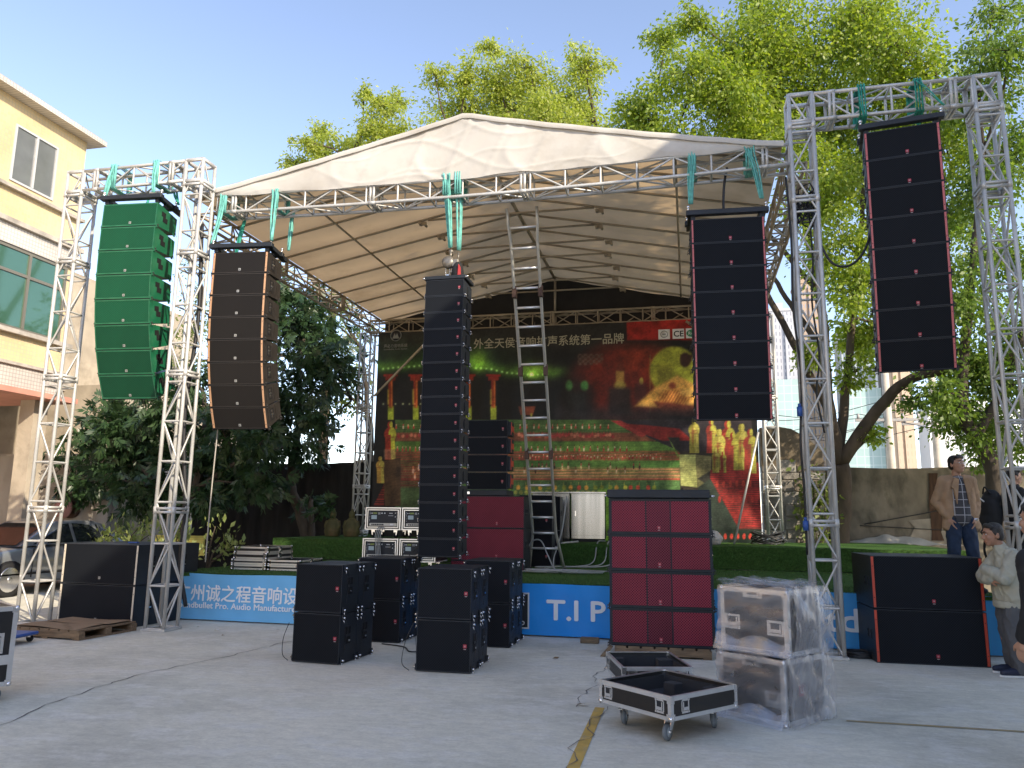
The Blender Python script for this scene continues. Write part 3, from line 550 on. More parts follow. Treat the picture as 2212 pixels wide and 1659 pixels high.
for s_, x in ((0,-4.62),(1,4.62)):
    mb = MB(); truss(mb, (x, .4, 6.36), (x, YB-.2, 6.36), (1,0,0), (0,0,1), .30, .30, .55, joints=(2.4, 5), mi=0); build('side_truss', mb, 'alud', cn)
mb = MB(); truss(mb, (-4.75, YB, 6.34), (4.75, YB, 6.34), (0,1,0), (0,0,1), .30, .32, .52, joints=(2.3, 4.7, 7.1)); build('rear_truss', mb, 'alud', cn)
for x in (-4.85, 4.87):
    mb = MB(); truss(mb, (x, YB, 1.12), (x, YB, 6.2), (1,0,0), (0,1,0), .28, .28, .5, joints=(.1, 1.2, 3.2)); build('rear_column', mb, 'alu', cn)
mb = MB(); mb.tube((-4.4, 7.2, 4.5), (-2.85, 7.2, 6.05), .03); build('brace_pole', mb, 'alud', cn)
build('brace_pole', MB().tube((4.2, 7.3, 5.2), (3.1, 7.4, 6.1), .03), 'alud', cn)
mb = MB()
sag = lambda f: .05*math.sin(f*math.pi)
nf = 10; ys = [.25+(YB-.35)*i/(nf-1) for i in range(nf)]
for i, y in enumerate(ys):
    mb = MB()
    for s_ in (-1, 1):
        xe = XL if s_ < 0 else XR
        mb.path([(xe, y, ZE-.05), (0, y, ZR-.07)], .023, 4)
        xc = s_*(1.55+.1*(i%2)); zc = ZE-.05+(ZR-.02-ZE)*(1-abs(xc)/abs(xe)); mb.box(xc-.07, xc+.07, y-.015, y+.015, zc-.10, zc-.03); mb.tube((xc-.05,y-.06,zc-.07),(xc-.05,y+.06,zc-.07),.025); mb.tube((xc+.05,y-.06,zc-.1),(xc+.05,y+.06,zc-.1),.025)
    mb.tube((-1.55, y, ZE+.50), (1.55, y, ZE+.50), .022)
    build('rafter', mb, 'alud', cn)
mb = MB(); mb.tube((0, .2, ZR-.08), (0, YB, ZR-.08), .035); mb.tube((0, YB, 6.5), (0, YB, ZR), .03)
for x in (-3, 3): mb.tube((x, .2, ZE+.21), (x, YB, ZE+.21), .02)
build('ridge_bar', mb, 'alud', cn)
def roof_z(x, y):
    xe = XR if x > 0 else XL; t = abs(x)/abs(xe); f = (y-.2)/(YB-.35)*(nf-1); return ZR-(ZR-ZE)*t-.045*math.sin(math.pi*(f%1))**2*math.sin(math.pi*min(t,1))**.5
mb = MB(); mb.grid(lambda u, v_: (lambda x, y: (x, y, roof_z(x, y)))(XL-.03+(XR-XL+.06)*u, -.22+(YB+.5)*v_), 60, 100)
build('roof_cover', mb, 'tarp', cn)
mb = MB(); mb.grid(lambda u, v_: (lambda x: (x, -.224-.012*math.sin(v_*3.1), roof_z(x, -.22)+.006-.075*v_+.004*math.sin(x*9)))(XL-.03+(XR-XL+.06)*u), 60, 2, flip=True); mb.grid(lambda u, v_: (lambda x: (x, -.224+.25*v_, roof_z(x, -.22)+.006))(XL-.03+(XR-XL+.06)*u), 60, 1); build('front_hem', mb, 'gable', cn)
def gable(u, v_):
    x = XL+.02+(XR-XL-.04)*u; zt = roof_z(x, -.2)-.02; zb = 6.555-.07*4*u*(1-u)+.02*math.sin(u*40)*math.sin(u*9)-.03; zt = max(zt, zb+.01)
    z = zb+(zt-zb)*v_; hh = (zt-zb)
    rg = lambda q_: 1-abs(math.sin(q_))
    y = -.185+.012*math.sin(x*3.1+.5*z)*hh-.022*rg(x*2.3+1.2*math.sin(z*3)+.5)**6*hh-.016*rg(x*4.1-z*2.2+math.sin(x))**8*hh-.014*rg(z*6+x*1.3+math.sin(x*2.7)*.8)**6*hh-.012*rg(x*1.1-z*7+math.sin(x*5)*.4)**8*hh+.005*math.sin(x*15-z*13)*hh-.03*(1-v_)*v_*4*.6
    return (x, y, z)
mb = MB(); mb.grid(gable, 220, 40); build('gable_cover', mb, 'gable', cn)
mb = MB(); mb.grid(lambda u, v_: (lambda x: (x, YB+.16+.03*math.sin(x*5+v_*3), 6.1+(roof_z(x, YB)-6.12)*v_))(XL+(XR-XL)*u), 60, 8); build('rear_net', mb, 'net', cn)
# ---------------------------------------------------------------- loudspeakers
def badge(mb, x, z, s_=.034, y=-.004, cols=(0,1)):
    mb.box(x-s_/2, x+s_/2, y-.003, y, z-s_/2, z+s_/2, cols[0]); k = s_/2*.8
    mb.box(x-k*.55, x-k*.2, y-.005, y-.003, z-k*.5, z+k*.6, cols[1]); mb.box(x-k*.2, x+k*.2, y-.005, y-.003, z-k*.6, z-k*.15, cols[1]); mb.box(x+k*.2, x+k*.55, y-.005, y-.003, z-k*.5, z+k*.6, cols[1])
    mb.box(x-k*.9, x+k*.9, y-.002, y, z-s_*.95, z-s_*.75, cols[1])
def handle(mb, side, w, y, z, hy, hz, split=1, sl=0):           # grip in a cabinet's side: black panel for the shaded recess, bar across the middle
    x0 = side*w/2
    X = lambda a, b: (min(x0+side*a, x0+side*b), max(x0+side*a, x0+side*b))
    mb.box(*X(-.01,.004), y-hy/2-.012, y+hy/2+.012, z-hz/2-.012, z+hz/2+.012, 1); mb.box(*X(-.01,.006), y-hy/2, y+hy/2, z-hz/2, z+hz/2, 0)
    if split: mb.box(*X(-.01,.012), y-hy/2, y+hy/2, z-.012, z+.012, 1); mb.box(*X(.006,.010), y+.01, y+hy/2-.01, z-hz/2+.02, z-hz/2+.04, 2)
M['rigdark'] = mat('dark rigging steel', (.06,.06,.06), .45, .6)
def cabinet_protos(key, w, h, d, taper, body, gr, strip=None, sw=.028, bdg=('badge','glyph'), bx=.02, bz=.06, hd='slot', pins=True, gap=.0035, grille3=None, depth_front=.012, rw=.006):
    P = []
    mb = MB(); t = taper; g = gap
    mb.prism([(0.0,-g),(d,-t-g),(d,-h+t+g),(0.0,-h+g)], -w/2, w/2, 0, 'x')
    for s_ in (-1,1):   # rim round the front
        mb.box(w/2-rw if s_ > 0 else -w/2, w/2 if s_ > 0 else -w/2+rw, -depth_front, .001, -h+g, -g)
    mb.box(-w/2+rw, w/2-rw, -depth_front, .001, -g-.004-rw, -g); mb.box(-w/2+rw, w/2-rw, -depth_front, .001, -h+g, -h+g+.004+rw)
    if pins: mb.box(-w/2+.012, w/2-.012, -.004, .06, -h-g-.003, -h+g+.003, 1)  # black filler added to keep skylight out of the seam below the box
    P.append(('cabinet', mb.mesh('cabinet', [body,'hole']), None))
    k = sw if strip else .0
    if grille3:
        xs = [-w/2+.025, -w*.135, w*.105, w/2-.025]; zz = (-h+g+.03, -g-.028)
        for i in range(3):
            mb = MB(); mb.box(xs[i]+.008, xs[i+1]-.008, -depth_front+.002, .003, *zz); P.append(('grille', mb.mesh('grille', grille3 if i == 1 else gr), None))
    else:
        mb = MB(); mb.box(-w/2+.002+rw+k, w/2-.002-rw-k, -depth_front+.003, .003, -h+g+.005+rw, -g-.005-rw); P.append(('grille', mb.mesh('grille', gr), None))
    if strip:
        for s_ in (-1,1):
            mb = MB(); a = s_*(w/2-.007); b = s_*(w/2-.004-k); mb.box(min(a,b), max(a,b), -depth_front-.003, .002, -h+g+.010, -g-.010)
            for f in (.2,.8): mb.tube(((a+b)/2, -depth_front-.005, -g-(h-2*g)*f), ((a+b)/2, 0, -g-(h-2*g)*f), .006, 6, 1)
            P.append(('trim_strip', mb.mesh('trim_strip', [strip,'black']), None))
    mb = MB(); badge(mb, bx, -h+bz, .036 if h > .3 else .03, -depth_front+.003); P.append(('badge', mb.mesh('badge', list(bdg)), None))
    for s_ in (-1,1):
        mb = MB()
        if hd == 'slot':
            for y in (.16, .30): handle(mb, s_, w, y, -h/2, .045, .09, 1)
        elif hd == 'grip': handle(mb, s_, w, d*.45, -h*.45, .11, .18)
        elif hd == 'oval':
            handle(mb, s_, w, d*.36, -h*.48, .13, h*.52, 0)
            x0 = s_*w/2
            for z in (-.045,.045): mb.ball((x0+s_*.006, d*.36, -h*.48+z), (.006,.032,.03), 1, 10)
            mb.box(min(x0, x0+s_*.012), max(x0, x0+s_*.012), d*.36-.03, d*.36+.03, -h*.48-.014, -h*.48+.014, 3)
            for y in (.04, d*.62): mb.box(min(x0,x0+s_*.008), max(x0,x0+s_*.008), y, y+.012, -h*.8, -h*.14, 1)
        elif hd == 'zed':
            x0 = s_*w/2; T = (min(x0-.01,x0+s_*.004), max(x0-.01,x0+s_*.004)) if s_ > 0 else (x0-.004, x0+.01)
            mb.box(*T, d*.22, d*.42, -h*.45, -h*.25, 0); mb.box(*T, d*.30, d*.52, -h*.66, -h*.45, 0)
        elif hd == 'round':
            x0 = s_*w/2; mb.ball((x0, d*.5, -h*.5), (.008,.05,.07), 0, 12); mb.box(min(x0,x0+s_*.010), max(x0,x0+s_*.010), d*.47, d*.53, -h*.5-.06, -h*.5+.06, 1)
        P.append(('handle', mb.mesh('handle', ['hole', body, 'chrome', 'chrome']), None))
    if pins:
        for s_ in (-1,1):
            x0 = s_*(w/2+.006)
            for y in (.018, d-.05):
                mb = MB()
                tt = t*y/d
                mb.box(x0-.006, x0+.006, y-.018, y+.018, -h+tt-.03, -h+tt+.05); mb.tube((x0-s_*.008, y, -h+tt+.02), (x0+s_*.024, y, -h+tt+.02), .009, 8, 1); mb.tube((x0-s_*.008, y, -h+tt-.014), (x0+s_*.018, y, -h+tt-.014), .007, 8, 1)
                mb.path([(x0+s_*.02, y, -h+tt+.02), (x0+s_*.03, y+.03, -h+tt-.03), (x0+s_*.01, y+.04, -h+tt+.0)], .003, 4, 1)
                P.append(('rigging', mb.mesh('rigging', [body,'chrome' if key == 'slim' else 'rigdark']), None))
    return P
ORD = ['topmost','second from the top','third from the top','fourth from the top','fifth from the top','sixth from the top','seventh from the top','eighth from the top','ninth from the top','tenth from the top','eleventh from the top','twelfth from the top','thirteenth from the top','fourteenth from the top','fifteenth from the top','sixteenth from the top']
def hang(proto, n, h, x, y, z, yaw, angs, lab, grp):
    p = V((x, y, z)); Rz = Matrix.Rotation(yaw, 3, 'Z')
    for i in range(n):
        a = R(angs[i]); o_ = 'lowest' if i == n-1 else ORD[i]
        spawn(proto, 'line_array_speaker', lab % o_, 'speaker', p, (a, 0, yaw), grp)
        p = p+Rz @ V((0, math.sin(a), -math.cos(a)))*h
def frame(x, y, z, yaw, w, d, lab, tilt=0, over=.06, th=.07, zgap=.03):
    t = thing('flying_frame', lab, 'rigging frame', (x, y, z), (tilt, 0, yaw), 'flying frames on the hung speaker columns'); mb = MB()
    mb.box(-w/2-over, w/2+over, -.05, .04, zgap, zgap+th, 0, None, .006); mb.box(-w/2-over, w/2+over, d*.7, d*.7+.08, zgap, zgap+th, 0, None, .006)
    for s_ in (-1,1): mb.box(s_*(w/2-.01)-.04, s_*(w/2-.01)+.04, .04, d+.12, zgap+.005, zgap+th-.005); mb.box(s_*(w/2-.03)-.03, s_*(w/2-.03)+.03, .0, .05, -.02, zgap); mb.tube((s_*(w/2-.03),d*.4,-.01),(s_*(w/2-.03),d*.4,zgap+.01),.02)
    build('frame_bars', mb, 'black', t); mb = MB()
    for s_ in (-1,1):
        for y_ in (0, d*.7+.04): mb.tube((s_*(w/2+over-.03), y_, zgap+th), (s_*(w/2+over-.03), y_, zgap+th+.06), .014, 8); mb.ball((s_*(w/2+over-.03), y_, zgap+th+.06), .024, 0, 8)
    build('shackles', mb, 'chrome', t)

GR = cabinet_protos('green', .89, .378, .52, .05, 'green', 'g_green', None, bdg=('silver','black'), bx=.02, hd='zed', rw=.017, gap=.007)
hang(GR, 8, .378, -8.20, 9.60, 6.27, R(5), [-2,-1,1,4,8,13,18,24], 'green line array speaker, %s in the green hanging column', 'green speakers hanging from the left gantry')
frame(-8.20, 9.60, 6.30, R(5), .89, .52, 'black flying frame on top of the green speaker column', R(-4))
BR = cabinet_protos('brown', .87, .338, .50, .035, 'brownb', 'g_brown', 'tanstrip', .03, bdg=('silver','black'), bx=.0, hd='oval', gap=.007)
hang(BR, 8, .338, -6.52, 10.00, 5.52, R(6), [-1,0,1,4,8,13,18,24], 'dusty brown line array speaker with tan edges, %s in its hanging column', 'brown speakers hanging from the left end of the canopy truss')
frame(-6.52, 10.00, 5.55, R(6), .87, .50, 'black flying frame on top of the dusty brown speaker column', R(-3))
RD = cabinet_protos('redstrip', .94, .336, .46, .03, 'black', 'g_black', 'redstrip', .023, bx=.03, hd='slot')
hang(RD, 8, .336, .585, 10.10, 5.55, R(3), [0,0,0,0,1,2,3,4], 'red edged black speaker, %s in the column hung from the canopy truss', 'black speakers hanging from the right end of the canopy truss')
frame(.585, 10.10, 5.57, R(3), .94, .46, 'black flying frame above the column at the right end of the canopy')
RE = cabinet_protos('redstrip2', .86, .388, .50, .035, 'black', 'g_black', 'redstrip', .026, bx=.05, hd='slot')
hang(RE, 8, .388, 2.735, 9.95, 6.53, R(-9), [0,1,3,4,5,7,9,11], 'red edged black speaker, %s in the column hung from the taller gantry', 'black speakers hanging from the right gantry')
frame(2.735, 9.95, 6.54, R(-9), .86, .50, 'black flying frame above the column on the far right gantry')
CE = cabinet_protos('slim', .56, .2405, .40, .02, 'black', 'g_black', None, bx=.215, bz=.12, hd='round')
hang(CE, 16, .2405, -3.30, 10.08, 4.92, R(0), [-2,-2,-1.5,-1,-.5,0,0,.5,.5,1,1,1.5,2,2,2.5,3], 'slim black line array speaker, %s in the tall narrow centre column', 'slim black speakers of the tall centre column')
t = thing('flying_frame', 'slim black top frame under the chain hoist of the centre column', 'rigging frame', (-3.30, 10.08, 4.92), (0,0,0), 'flying frames on the hung speaker columns')
mb = MB(); mb.box(-.31,.31,-.02,.40,.004,.06,0,None,.008); build('frame_bars', mb, 'black', t); mb = MB(); mb.box(-.02,.02,.1,.3,.06,.11); mb.tube((-.30,-.01,.03),(-.33,-.01,.03),.012).tube((.30,-.01,.03),(.34,-.01,.03),.012); build('shackles', mb, 'chrome', t)

# four boxes standing on the red subs at the back of the stage
SA = cabinet_protos('stagebox', .70, .303, .42, .04, 'black', 'g_black', None, bx=.27, bz=.15, hd='grip', pins=False)
def orange_rig():
    mb = MB()
    for y in (.06,): mb.box(.352,.40, .05,.33,-.27,-.03,0)
    mb.box(.402,.412,.10,.29,-.20,-.10,1); mb.box(.402,.41,.06,.08,-.26,-.04,1); return ('rigging', mb.mesh('rigging', ['black','redd']), None)
SA = SA+[orange_rig()]
for i in range(4):
    spawn(SA, 'line_array_speaker', 'black speaker with orange side rigging, %s on the red subs on stage' % ('lowest' if i == 3 else ORD[i]), 'speaker', (-3.40, 13.0, 3.285-.303*i), (0,0,R(2)), 'black speakers stacked on the red subs on stage')
# red fronted subs on stage
RS = cabinet_protos('redsub', 1.26, .545, .70, 0, 'black', 'g_red', None, bx=.16, bz=.09, hd='slot', pins=False)
for i in range(3):
    h3 = .545 if i < 2 else .27
    if i == 2: RS = cabinet_protos('redsub_low', 1.26, .27, .70, 0, 'black', 'g_red', None, bx=.16, bz=.09, hd='slot', pins=False)
    spawn(RS, 'subwoofer', 'red fronted subwoofer on stage beside the ladder, %s of its stack' % ('lowest' if i == 2 else ORD[i]), 'subwoofer', (-3.37, 12.98, 2.06-.09-.545*i+.09*(i == 2)*0), (0,0,R(2)), 'red fronted subs on stage')
t = thing('base_plate', 'black base plate between the red subs and the speakers on stage', 'plate', (-3.40, 13.0, 1.97)); mb = MB(); mb.box(-.42,.36,-.02,.5,0,.10,0,None,.01); mb.box(-.36,-.30,-.024,-.02,.03,.07,1); build('plate', mb, ['black','chrome'], t)
DS = cabinet_protos('darksub', .62, .66, .58, 0, 'black', 'g_black', None, bx=.2, bz=.2, hd='slot', pins=False)
for j, (x, y) in enumerate(((-2.82,14.45),(-2.78,15.12))):
    for i in range(2): spawn(DS, 'subwoofer', 'plain black subwoofer behind the ladder on stage, %s of the %s stack' % (('upper','lower')[i], ('nearer','farther')[j]), 'subwoofer', (x, y, 2.03-.66*i), (0,0,R(4)), 'black subs behind the ladder')

# double stacked front subs on the yard
SB = cabinet_protos('frontsub', .585, .528, .36, 0, 'black', 'g_black', None, bx=.235, bz=.27, hd='grip', pins=False)
def subrig(d):
    out = []
    for s_ in (-1,1):
        for z in (-.04, -.49):
            for y in (.03, d-.03): mb = MB(); out.append(mb); mb.box(s_*.306-.008, s_*.306+.008, y-.02, y+.02, z-.03, z+.03, 0); mb.tube((s_*.30,y,z),(s_*.334,y,z),.011,8,1); mb.tube((s_*.31,y,z-.02),(s_*.322,y,z-.055),.006,6,1)
        mb = MB(); mb.path(bez([(s_*.32,.05,-.06),(s_*.345,.08,-.16),(s_*.325,.07,-.28),(s_*.315,.06,-.42)],5), .0025, 4, 2); out.append(mb)
    return [('safety_wire' if k % 5 == 4 else 'rigging', m_.mesh('rigging', ['black','chrome','cable']), None) for k, m_ in enumerate(out)]
SB = SB+subrig(.36)
def stack(x, y, yaw, who, dep):
    c, s_ = math.cos(yaw), math.sin(yaw)
    for k in range(2):
        off = k*.385
        for i in range(2):
            spawn(SB, 'subwoofer', 'black subwoofer, %s %s box of the %s' % (('upper','lower')[i], ('front','rear')[k], who), 'subwoofer', (x-s_*off, y+c*off, 1.066-.533*i), (0,0,yaw), 'double stacks of black subs on the yard')
stack(-4.06, 8.20, R(-5), 'double stack nearest the pale banner', 0)
stack(-2.56, 8.10, R(1), 'foremost double stack under the centre column', 0)
stack(-3.97, 9.75, R(0), 'double stack before the amplifier racks', 0)
stack(-2.53, 9.80, R(0), 'double stack left of the T.I P letters', 0)
t = thing('cable', 'thin black cable lying on the yard between the black sub stacks', 'cable'); mb = MB(); mb.path(bez([(-3.85,9.6,.012),(-3.5,9.45,.012),(-3.3,9.15,.012),(-3.05,9.3,.012),(-2.85,9.5,.012)]), .008); build('wire', mb, 'cable', t)
mb = MB(); mb.path(bez([(-2.88,8.05,.5),(-2.95,8.0,.3),(-2.97,7.98,.1),(-2.92,8.06,.012)]), .004); tag(build('cable', mb, 'cable'), 'thin cable loop hanging at the left edge of the foremost sub stack', 'cable')
mb = MB(); mb.path(bez([(-4.40,8.2,.42),(-4.46,8.2,.25),(-4.46,8.2,.08),(-4.40,8.22,.012)]), .004); tag(build('cable', mb, 'cable'), 'thin cable loop at the left edge of the sub stack nearest the pale banner', 'cable')

# red line array stack on a pallet
RR_ = cabinet_protos('redarray', 1.22, .432, .55, .05, 'black', 'g_red', None, bx=-.01, bz=.085, hd='slot', grille3='g_redd')
for i in range(4):
    spawn(RR_, 'line_array_speaker', 'large red fronted line array speaker, %s of four on the wooden pallet' % ('lowest' if i == 3 else ORD[i]), 'speaker', (-.36, 9.66+.008*(3-i), .125+.432*(4-i)), (R(-.4),0,R(1)), 'red speakers stacked on the pallet')
t = thing('flying_frame', 'wide blue black header frame on top of the red speaker stack', 'rigging frame', (-.36, 9.68, 1.856), (0,0,R(1)), None); mb = MB(); mb.box(-.63,.60,-.03,.55,.004,.105,0,None,.008); mb.tube((.60,.02,.03),(.66,.02,.03),.014,8,1); mb.tube((-.63,.02,.03),(-.67,.02,.03),.012,8,1); build('frame_bars', mb, ['black','chrome'], t)
def pallet(x, y, yaw, w, d, lab, h=.12, grp=None):
    t = thing('wooden_pallet', lab, 'pallet', (x, y, 0), (0,0,yaw)); mb = MB(); n = 7
    for i in range(n): x0 = -w/2+(w)*i/n; mb.box(x0, x0+w/n-.025, -d/2, d/2, h-.022, h, 0)
    build('deck_boards', mb, 'wood', t); mb = MB()
    for y0 in (-d/2, -.045, d/2-.09): mb.box(-w/2, w/2, y0, y0+.09, .022, h-.0225, 0)
    build('stringers', mb, 'wood', t); mb = MB()
    for x0 in (-w/2, -.05, w/2-.1): mb.box(x0, x0+.1, -d/2, d/2, 0.002, .0215)
    build('bottom_boards', mb, 'wood', t); return t
pallet(-.36, 9.95, R(1), 1.12, .62, 'pale wooden pallet under the red speaker stack')
t = thing('wood_block', 'rough tilted wood chock at the left foot of the red speaker stack', 'block', (-1.02, 9.58, 0)); mb = MB(); mb.prism([(-.06,0.003),(.0,.003),(.09,.11),(.05,.13)], -.05, .05); build('chock', mb, 'wood', t)
t = thing('wood_block', 'small wood block on the yard between the blue banner and the red stack', 'block', (-1.32, 10.5, 0.003)); mb = MB(); mb.box(-.12,.12,-.05,.05,0,.07,0,None,.006); build('chock', mb, 'wood', t)

# big subs: right stack with red strips, left stack with cream strips
SR = cabinet_protos('bigright', 1.20, .605, .95, 0, 'black', 'g_black', 'redd', .03, bx=.06, bz=.10, hd='slot', pins=False)
for i in range(2): spawn(SR, 'subwoofer', 'wide black subwoofer with orange red edge strips, %s of two stacked' % ('upper','lower')[i], 'subwoofer', (2.66, 10.08, 1.215-.61*i), (0,0,R(1.5)), 'wide red edged subs at the right')
SL = cabinet_protos('bigleft', 1.36, .575, .62, 0, 'black', 'g_black', 'cream', .03, bdg=('silver','black'), bx=.02, bz=.09, hd='grip', pins=False)
for k in range(2):
    for i in range(2): spawn(SL, 'subwoofer', 'wide black subwoofer with cream edge strips, %s %s box behind the cardboard topped pallet' % (('upper','lower')[i], ('front','rear')[k]), 'subwoofer', (-8.44+.05*k, 9.98+.66*k, 1.155-.58*i), (0,0,R(-4)), 'wide cream edged subs at the left')
t = thing('tape_roll', 'blue tape strip left on top of the left cream edged subs', 'tape', (-8.2, 10.35, 1.158)); mb = MB(); mb.box(-.08,.08,-.03,.03,0,.018,0,None,.004); build('strip', mb, 'blue', t)
pallet(-8.12, 9.27, R(-4), 1.12, .98, 'wooden pallet with cardboard sheets in front of the left cream edged subs', .125)
t = thing('cardboard_sheet', 'flat brown cardboard sheet lying on the nearer half of the left pallet', 'cardboard', (-8.14, 9.05, .128), (0,0,R(-6))); mb = MB(); mb.grid(lambda u, v_: (-.54+1.0*u, -.24+.46*v_, .006+.01*math.sin(u*5+v_*3)), 12, 6); mb.grid(lambda u, v_: (-.54+1.0*u, -.24+.46*v_, .0+.01*math.sin(u*5+v_*3)), 12, 6, flip=True); build('sheet', mb, 'cardboard', t)
t = thing('cardboard_sheet', 'flat brown cardboard sheet lying on the farther half of the left pallet', 'cardboard', (-8.10, 9.50, .130), (0,0,R(-3))); mb = MB(); mb.grid(lambda u, v_: (-.52+1.02*u, -.22+.44*v_, .006+.008*math.sin(u*6+2)), 12, 6); mb.grid(lambda u, v_: (-.52+1.02*u, -.22+.44*v_, .0+.008*math.sin(u*6+2)), 12, 6, flip=True); build('sheet', mb, 'cardboard', t)

# ---------------------------------------------------------------- slings, hoist, cables on the rigging
def sling(pts_top, pts_bot, lab, n=4, m='teal', wd=.016, spread=.03, loop=None):
    t = thing('lifting_sling', lab, 'sling', (0,0,0), (0,0,0), 'teal lifting slings'); A = V(pts_top); B = V(pts_bot); mb = MB(); q = random.Random(int(abs(A.x*97+A.y*31+B.x*57)*10))
    for k in range(n):
        o1 = V(((k-(n-1)/2)*spread, q.uniform(-.03,.03), 0)); o2 = V(((k-(n-1)/2)*spread*.35, q.uniform(-.02,.02), 0)); md = (A+B)/2+V((q.uniform(-.02,.02), q.uniform(-.03,.03), 0))
        mb.path(bez([A+o1+V((0,0,.0)), (A+o1)*.7+md*.3, md+(o1+o2)*.45, B+o2], 4), [wd]*13, 6, 0, .35)
    build('webbing', mb, m, t)
    if loop:
        zt, zb, yf, yr = loop; mb = MB(); x = A.x
        for k in range(3):
            xo = x+(k-1)*.035; mb.path([(xo,yf,zb),(xo,yf-.0,zt),(xo+.01,(yf+yr)/2,zt+.012),(xo,yr,zt),(xo,yr,zb),(xo+.01,(yf+yr)/2,zb-.012),(xo,yf,zb)], .02, 6, 0, .35)
        build('wrap', mb, m, t)
L1 = (6.56, 6.24, 10.12, 10.48); LG = (6.99, 6.60, 9.69, 10.06); LR = (7.26, 6.82, 10.09, 10.46)
sling((-6.97,10.12,6.54),(-7.04,10.0,5.66),'teal sling at the front left corner of the brown column', loop=L1)
sling((-6.80,10.48,6.30),(-6.86,10.40,5.66),'teal sling at the rear left corner of the brown column', m='teald', n=3)
sling((-6.08,10.12,6.54),(-6.04,10.02,5.68),'teal sling at the front right corner of the brown column', loop=L1)
sling((-5.98,10.48,6.30),(-5.98,10.42,5.66),'teal sling at the rear right corner of the brown column', n=3)
sling((-8.66,9.69,6.97),(-8.72,9.62,6.43),'teal sling at the front left corner of the green column', n=3, loop=LG)
sling((-8.30,10.06,6.66),(-8.28,10.0,6.40),'short teal sling at the rear of the green column', m='teald', n=2)
sling((-7.90,9.69,6.97),(-7.85,9.62,6.43),'teal sling at the front right corner of the green column', n=3, loop=LG)
sling((-7.82,10.06,6.66),(-7.72,10.05,6.40),'teal sling at the rear right corner of the green column', n=3, m='teald')
sling((.16,10.12,6.54),(.12,10.08,5.78),'teal sling at the left corner of the column at the right canopy end', n=5, loop=L1)
sling((.90,10.12,6.54),(1.03,10.08,5.78),'teal sling at the right corner of the column at the right canopy end', n=5, loop=L1)
sling((2.34,10.09,7.22),(2.32,9.95,6.73),'deep teal sling at the left corner of the far right column', n=3, m='teald', loop=LR)
sling((2.42,10.46,6.86),(2.36,10.3,6.73),'deep teal sling at the rear left of the far right column', n=2, m='teald')
sling((3.02,10.09,7.22),(3.22,9.88,6.74),'deep teal sling at the right corner of the far right column', n=3, m='teald', loop=LR)
sling((3.08,10.46,6.86),(3.06,10.3,6.73),'deep teal sling at the rear right of the far right column', n=2, m='teald')
sling((-3.34,10.12,6.54),(-3.29,10.26,5.46),'long teal sling on the left hook of the centre chain hoist', n=5, loop=L1)
sling((-3.16,10.14,6.54),(-3.17,10.28,5.42),'long teal sling on the right hook of the centre chain hoist', n=4, loop=L1)
ch = thing('chain_hoist', 'small manual chain hoist hanging above the tall centre column', 'hoist', (-3.24, 10.28, 4.98)); mb = MB()
T = Matrix.Translation((-.08,0,.26)) @ Matrix.Rotation(R(80),4,'X'); mb.cone([(.03,-.06),(.085,-.05),(.095,0),(.085,.05),(.03,.06)], 14, 0, T); mb.tube((-.05,0,.33),(-.05,0,.42),.018); mb.ball((-.05,0,.43),(.035,.02,.035),0,8); mb.tube((.06,0,.28),(.07,0,.40),.015); mb.box(-.02,.08,-.05,.05,.18,.30,0,None,.012); mb.ball((.06,.0,.2),(.05,.04,.05),0,8)
build('hoist_body', mb, mat('worn hoist grey', (.22,.20,.17), .45, .6, var=.3, scale=20), ch); mb = MB()
for x, z0 in ((-.12,0.02),(-.06,.0),(-.03,.03),(.0,.05)):
    for k in range(16):
        z = z0+.02+k*.015; mb.ball((x+.004*math.sin(k*2), .005*math.cos(k*3), z), (.007,.004,.010) if k%2 else (.004,.007,.010), 0, 6)
build('chain', mb, 'chrome', ch)
mb = MB(); mb.cone([(.07,0),(.10,.03),(.09,.12),(.075,.2),(.05,.25)], 12, 0, Matrix.Translation((.06,0,.0)), True); mb.prism([(.09,.02),(.13,.04),(.12,.16),(.10,.2)], -.105, -.06, 1); build('chain_bag', mb, ['cloth_black', mat('red flash', (.45,.04,.04), .6)], ch)
def cab(label, pts, r=.012, m='cable', n=8, name='cable'):
    mb = MB(); mb.path(bez(pts, n), r); return tag(build(name, mb, m), label, 'cable')
cab('black cable curving from the canopy truss into the right canopy speaker column', [(.62,10.3,6.35),(.58,10.3,6.15),(.56,10.3,5.95),(.55,10.25,5.74)], .018)
cab('black cable slung from the right gantry leg across to the far right speaker column', [(1.72,10.15,5.15),(1.85,10.1,4.85),(2.05,10.1,4.80),(2.25,10.15,5.0),(2.42,10.2,5.45)], .016)
cab('black cable running down the left side of the right gantry leg', [(1.36,10.2,6.1),(1.38,10.15,5.2),(1.36,10.15,4.3),(1.42,10.2,3.4),(1.36,10.1,2.6),(1.38,10.15,1.9),(1.38,10.2,1.2)], .014)
t = thing('cable_coil', 'tangle of black cables inside the upper right gantry leg', 'cable', (1.58, 10.28, 5.6)); mb = MB(); q = random.Random(8)
for k in range(9): mb.path([( .10*math.cos(a*1.05)+q.uniform(-.03,.03), .09*math.sin(a)+q.uniform(-.02,.02), .18*math.sin(a*1+k)+q.uniform(-.04,.04)+.06*(k%4)) for a in [i*.5 for i in range(14)]], .010)
mb.path(bez([(.05,0,.2),(.08,.05,-.6),(.04,.05,-1.2),(.09,.04,-1.9),(.03,.03,-2.4),(.1,.04,-2.9)],8), .012); build('loops', mb, 'cable', t)
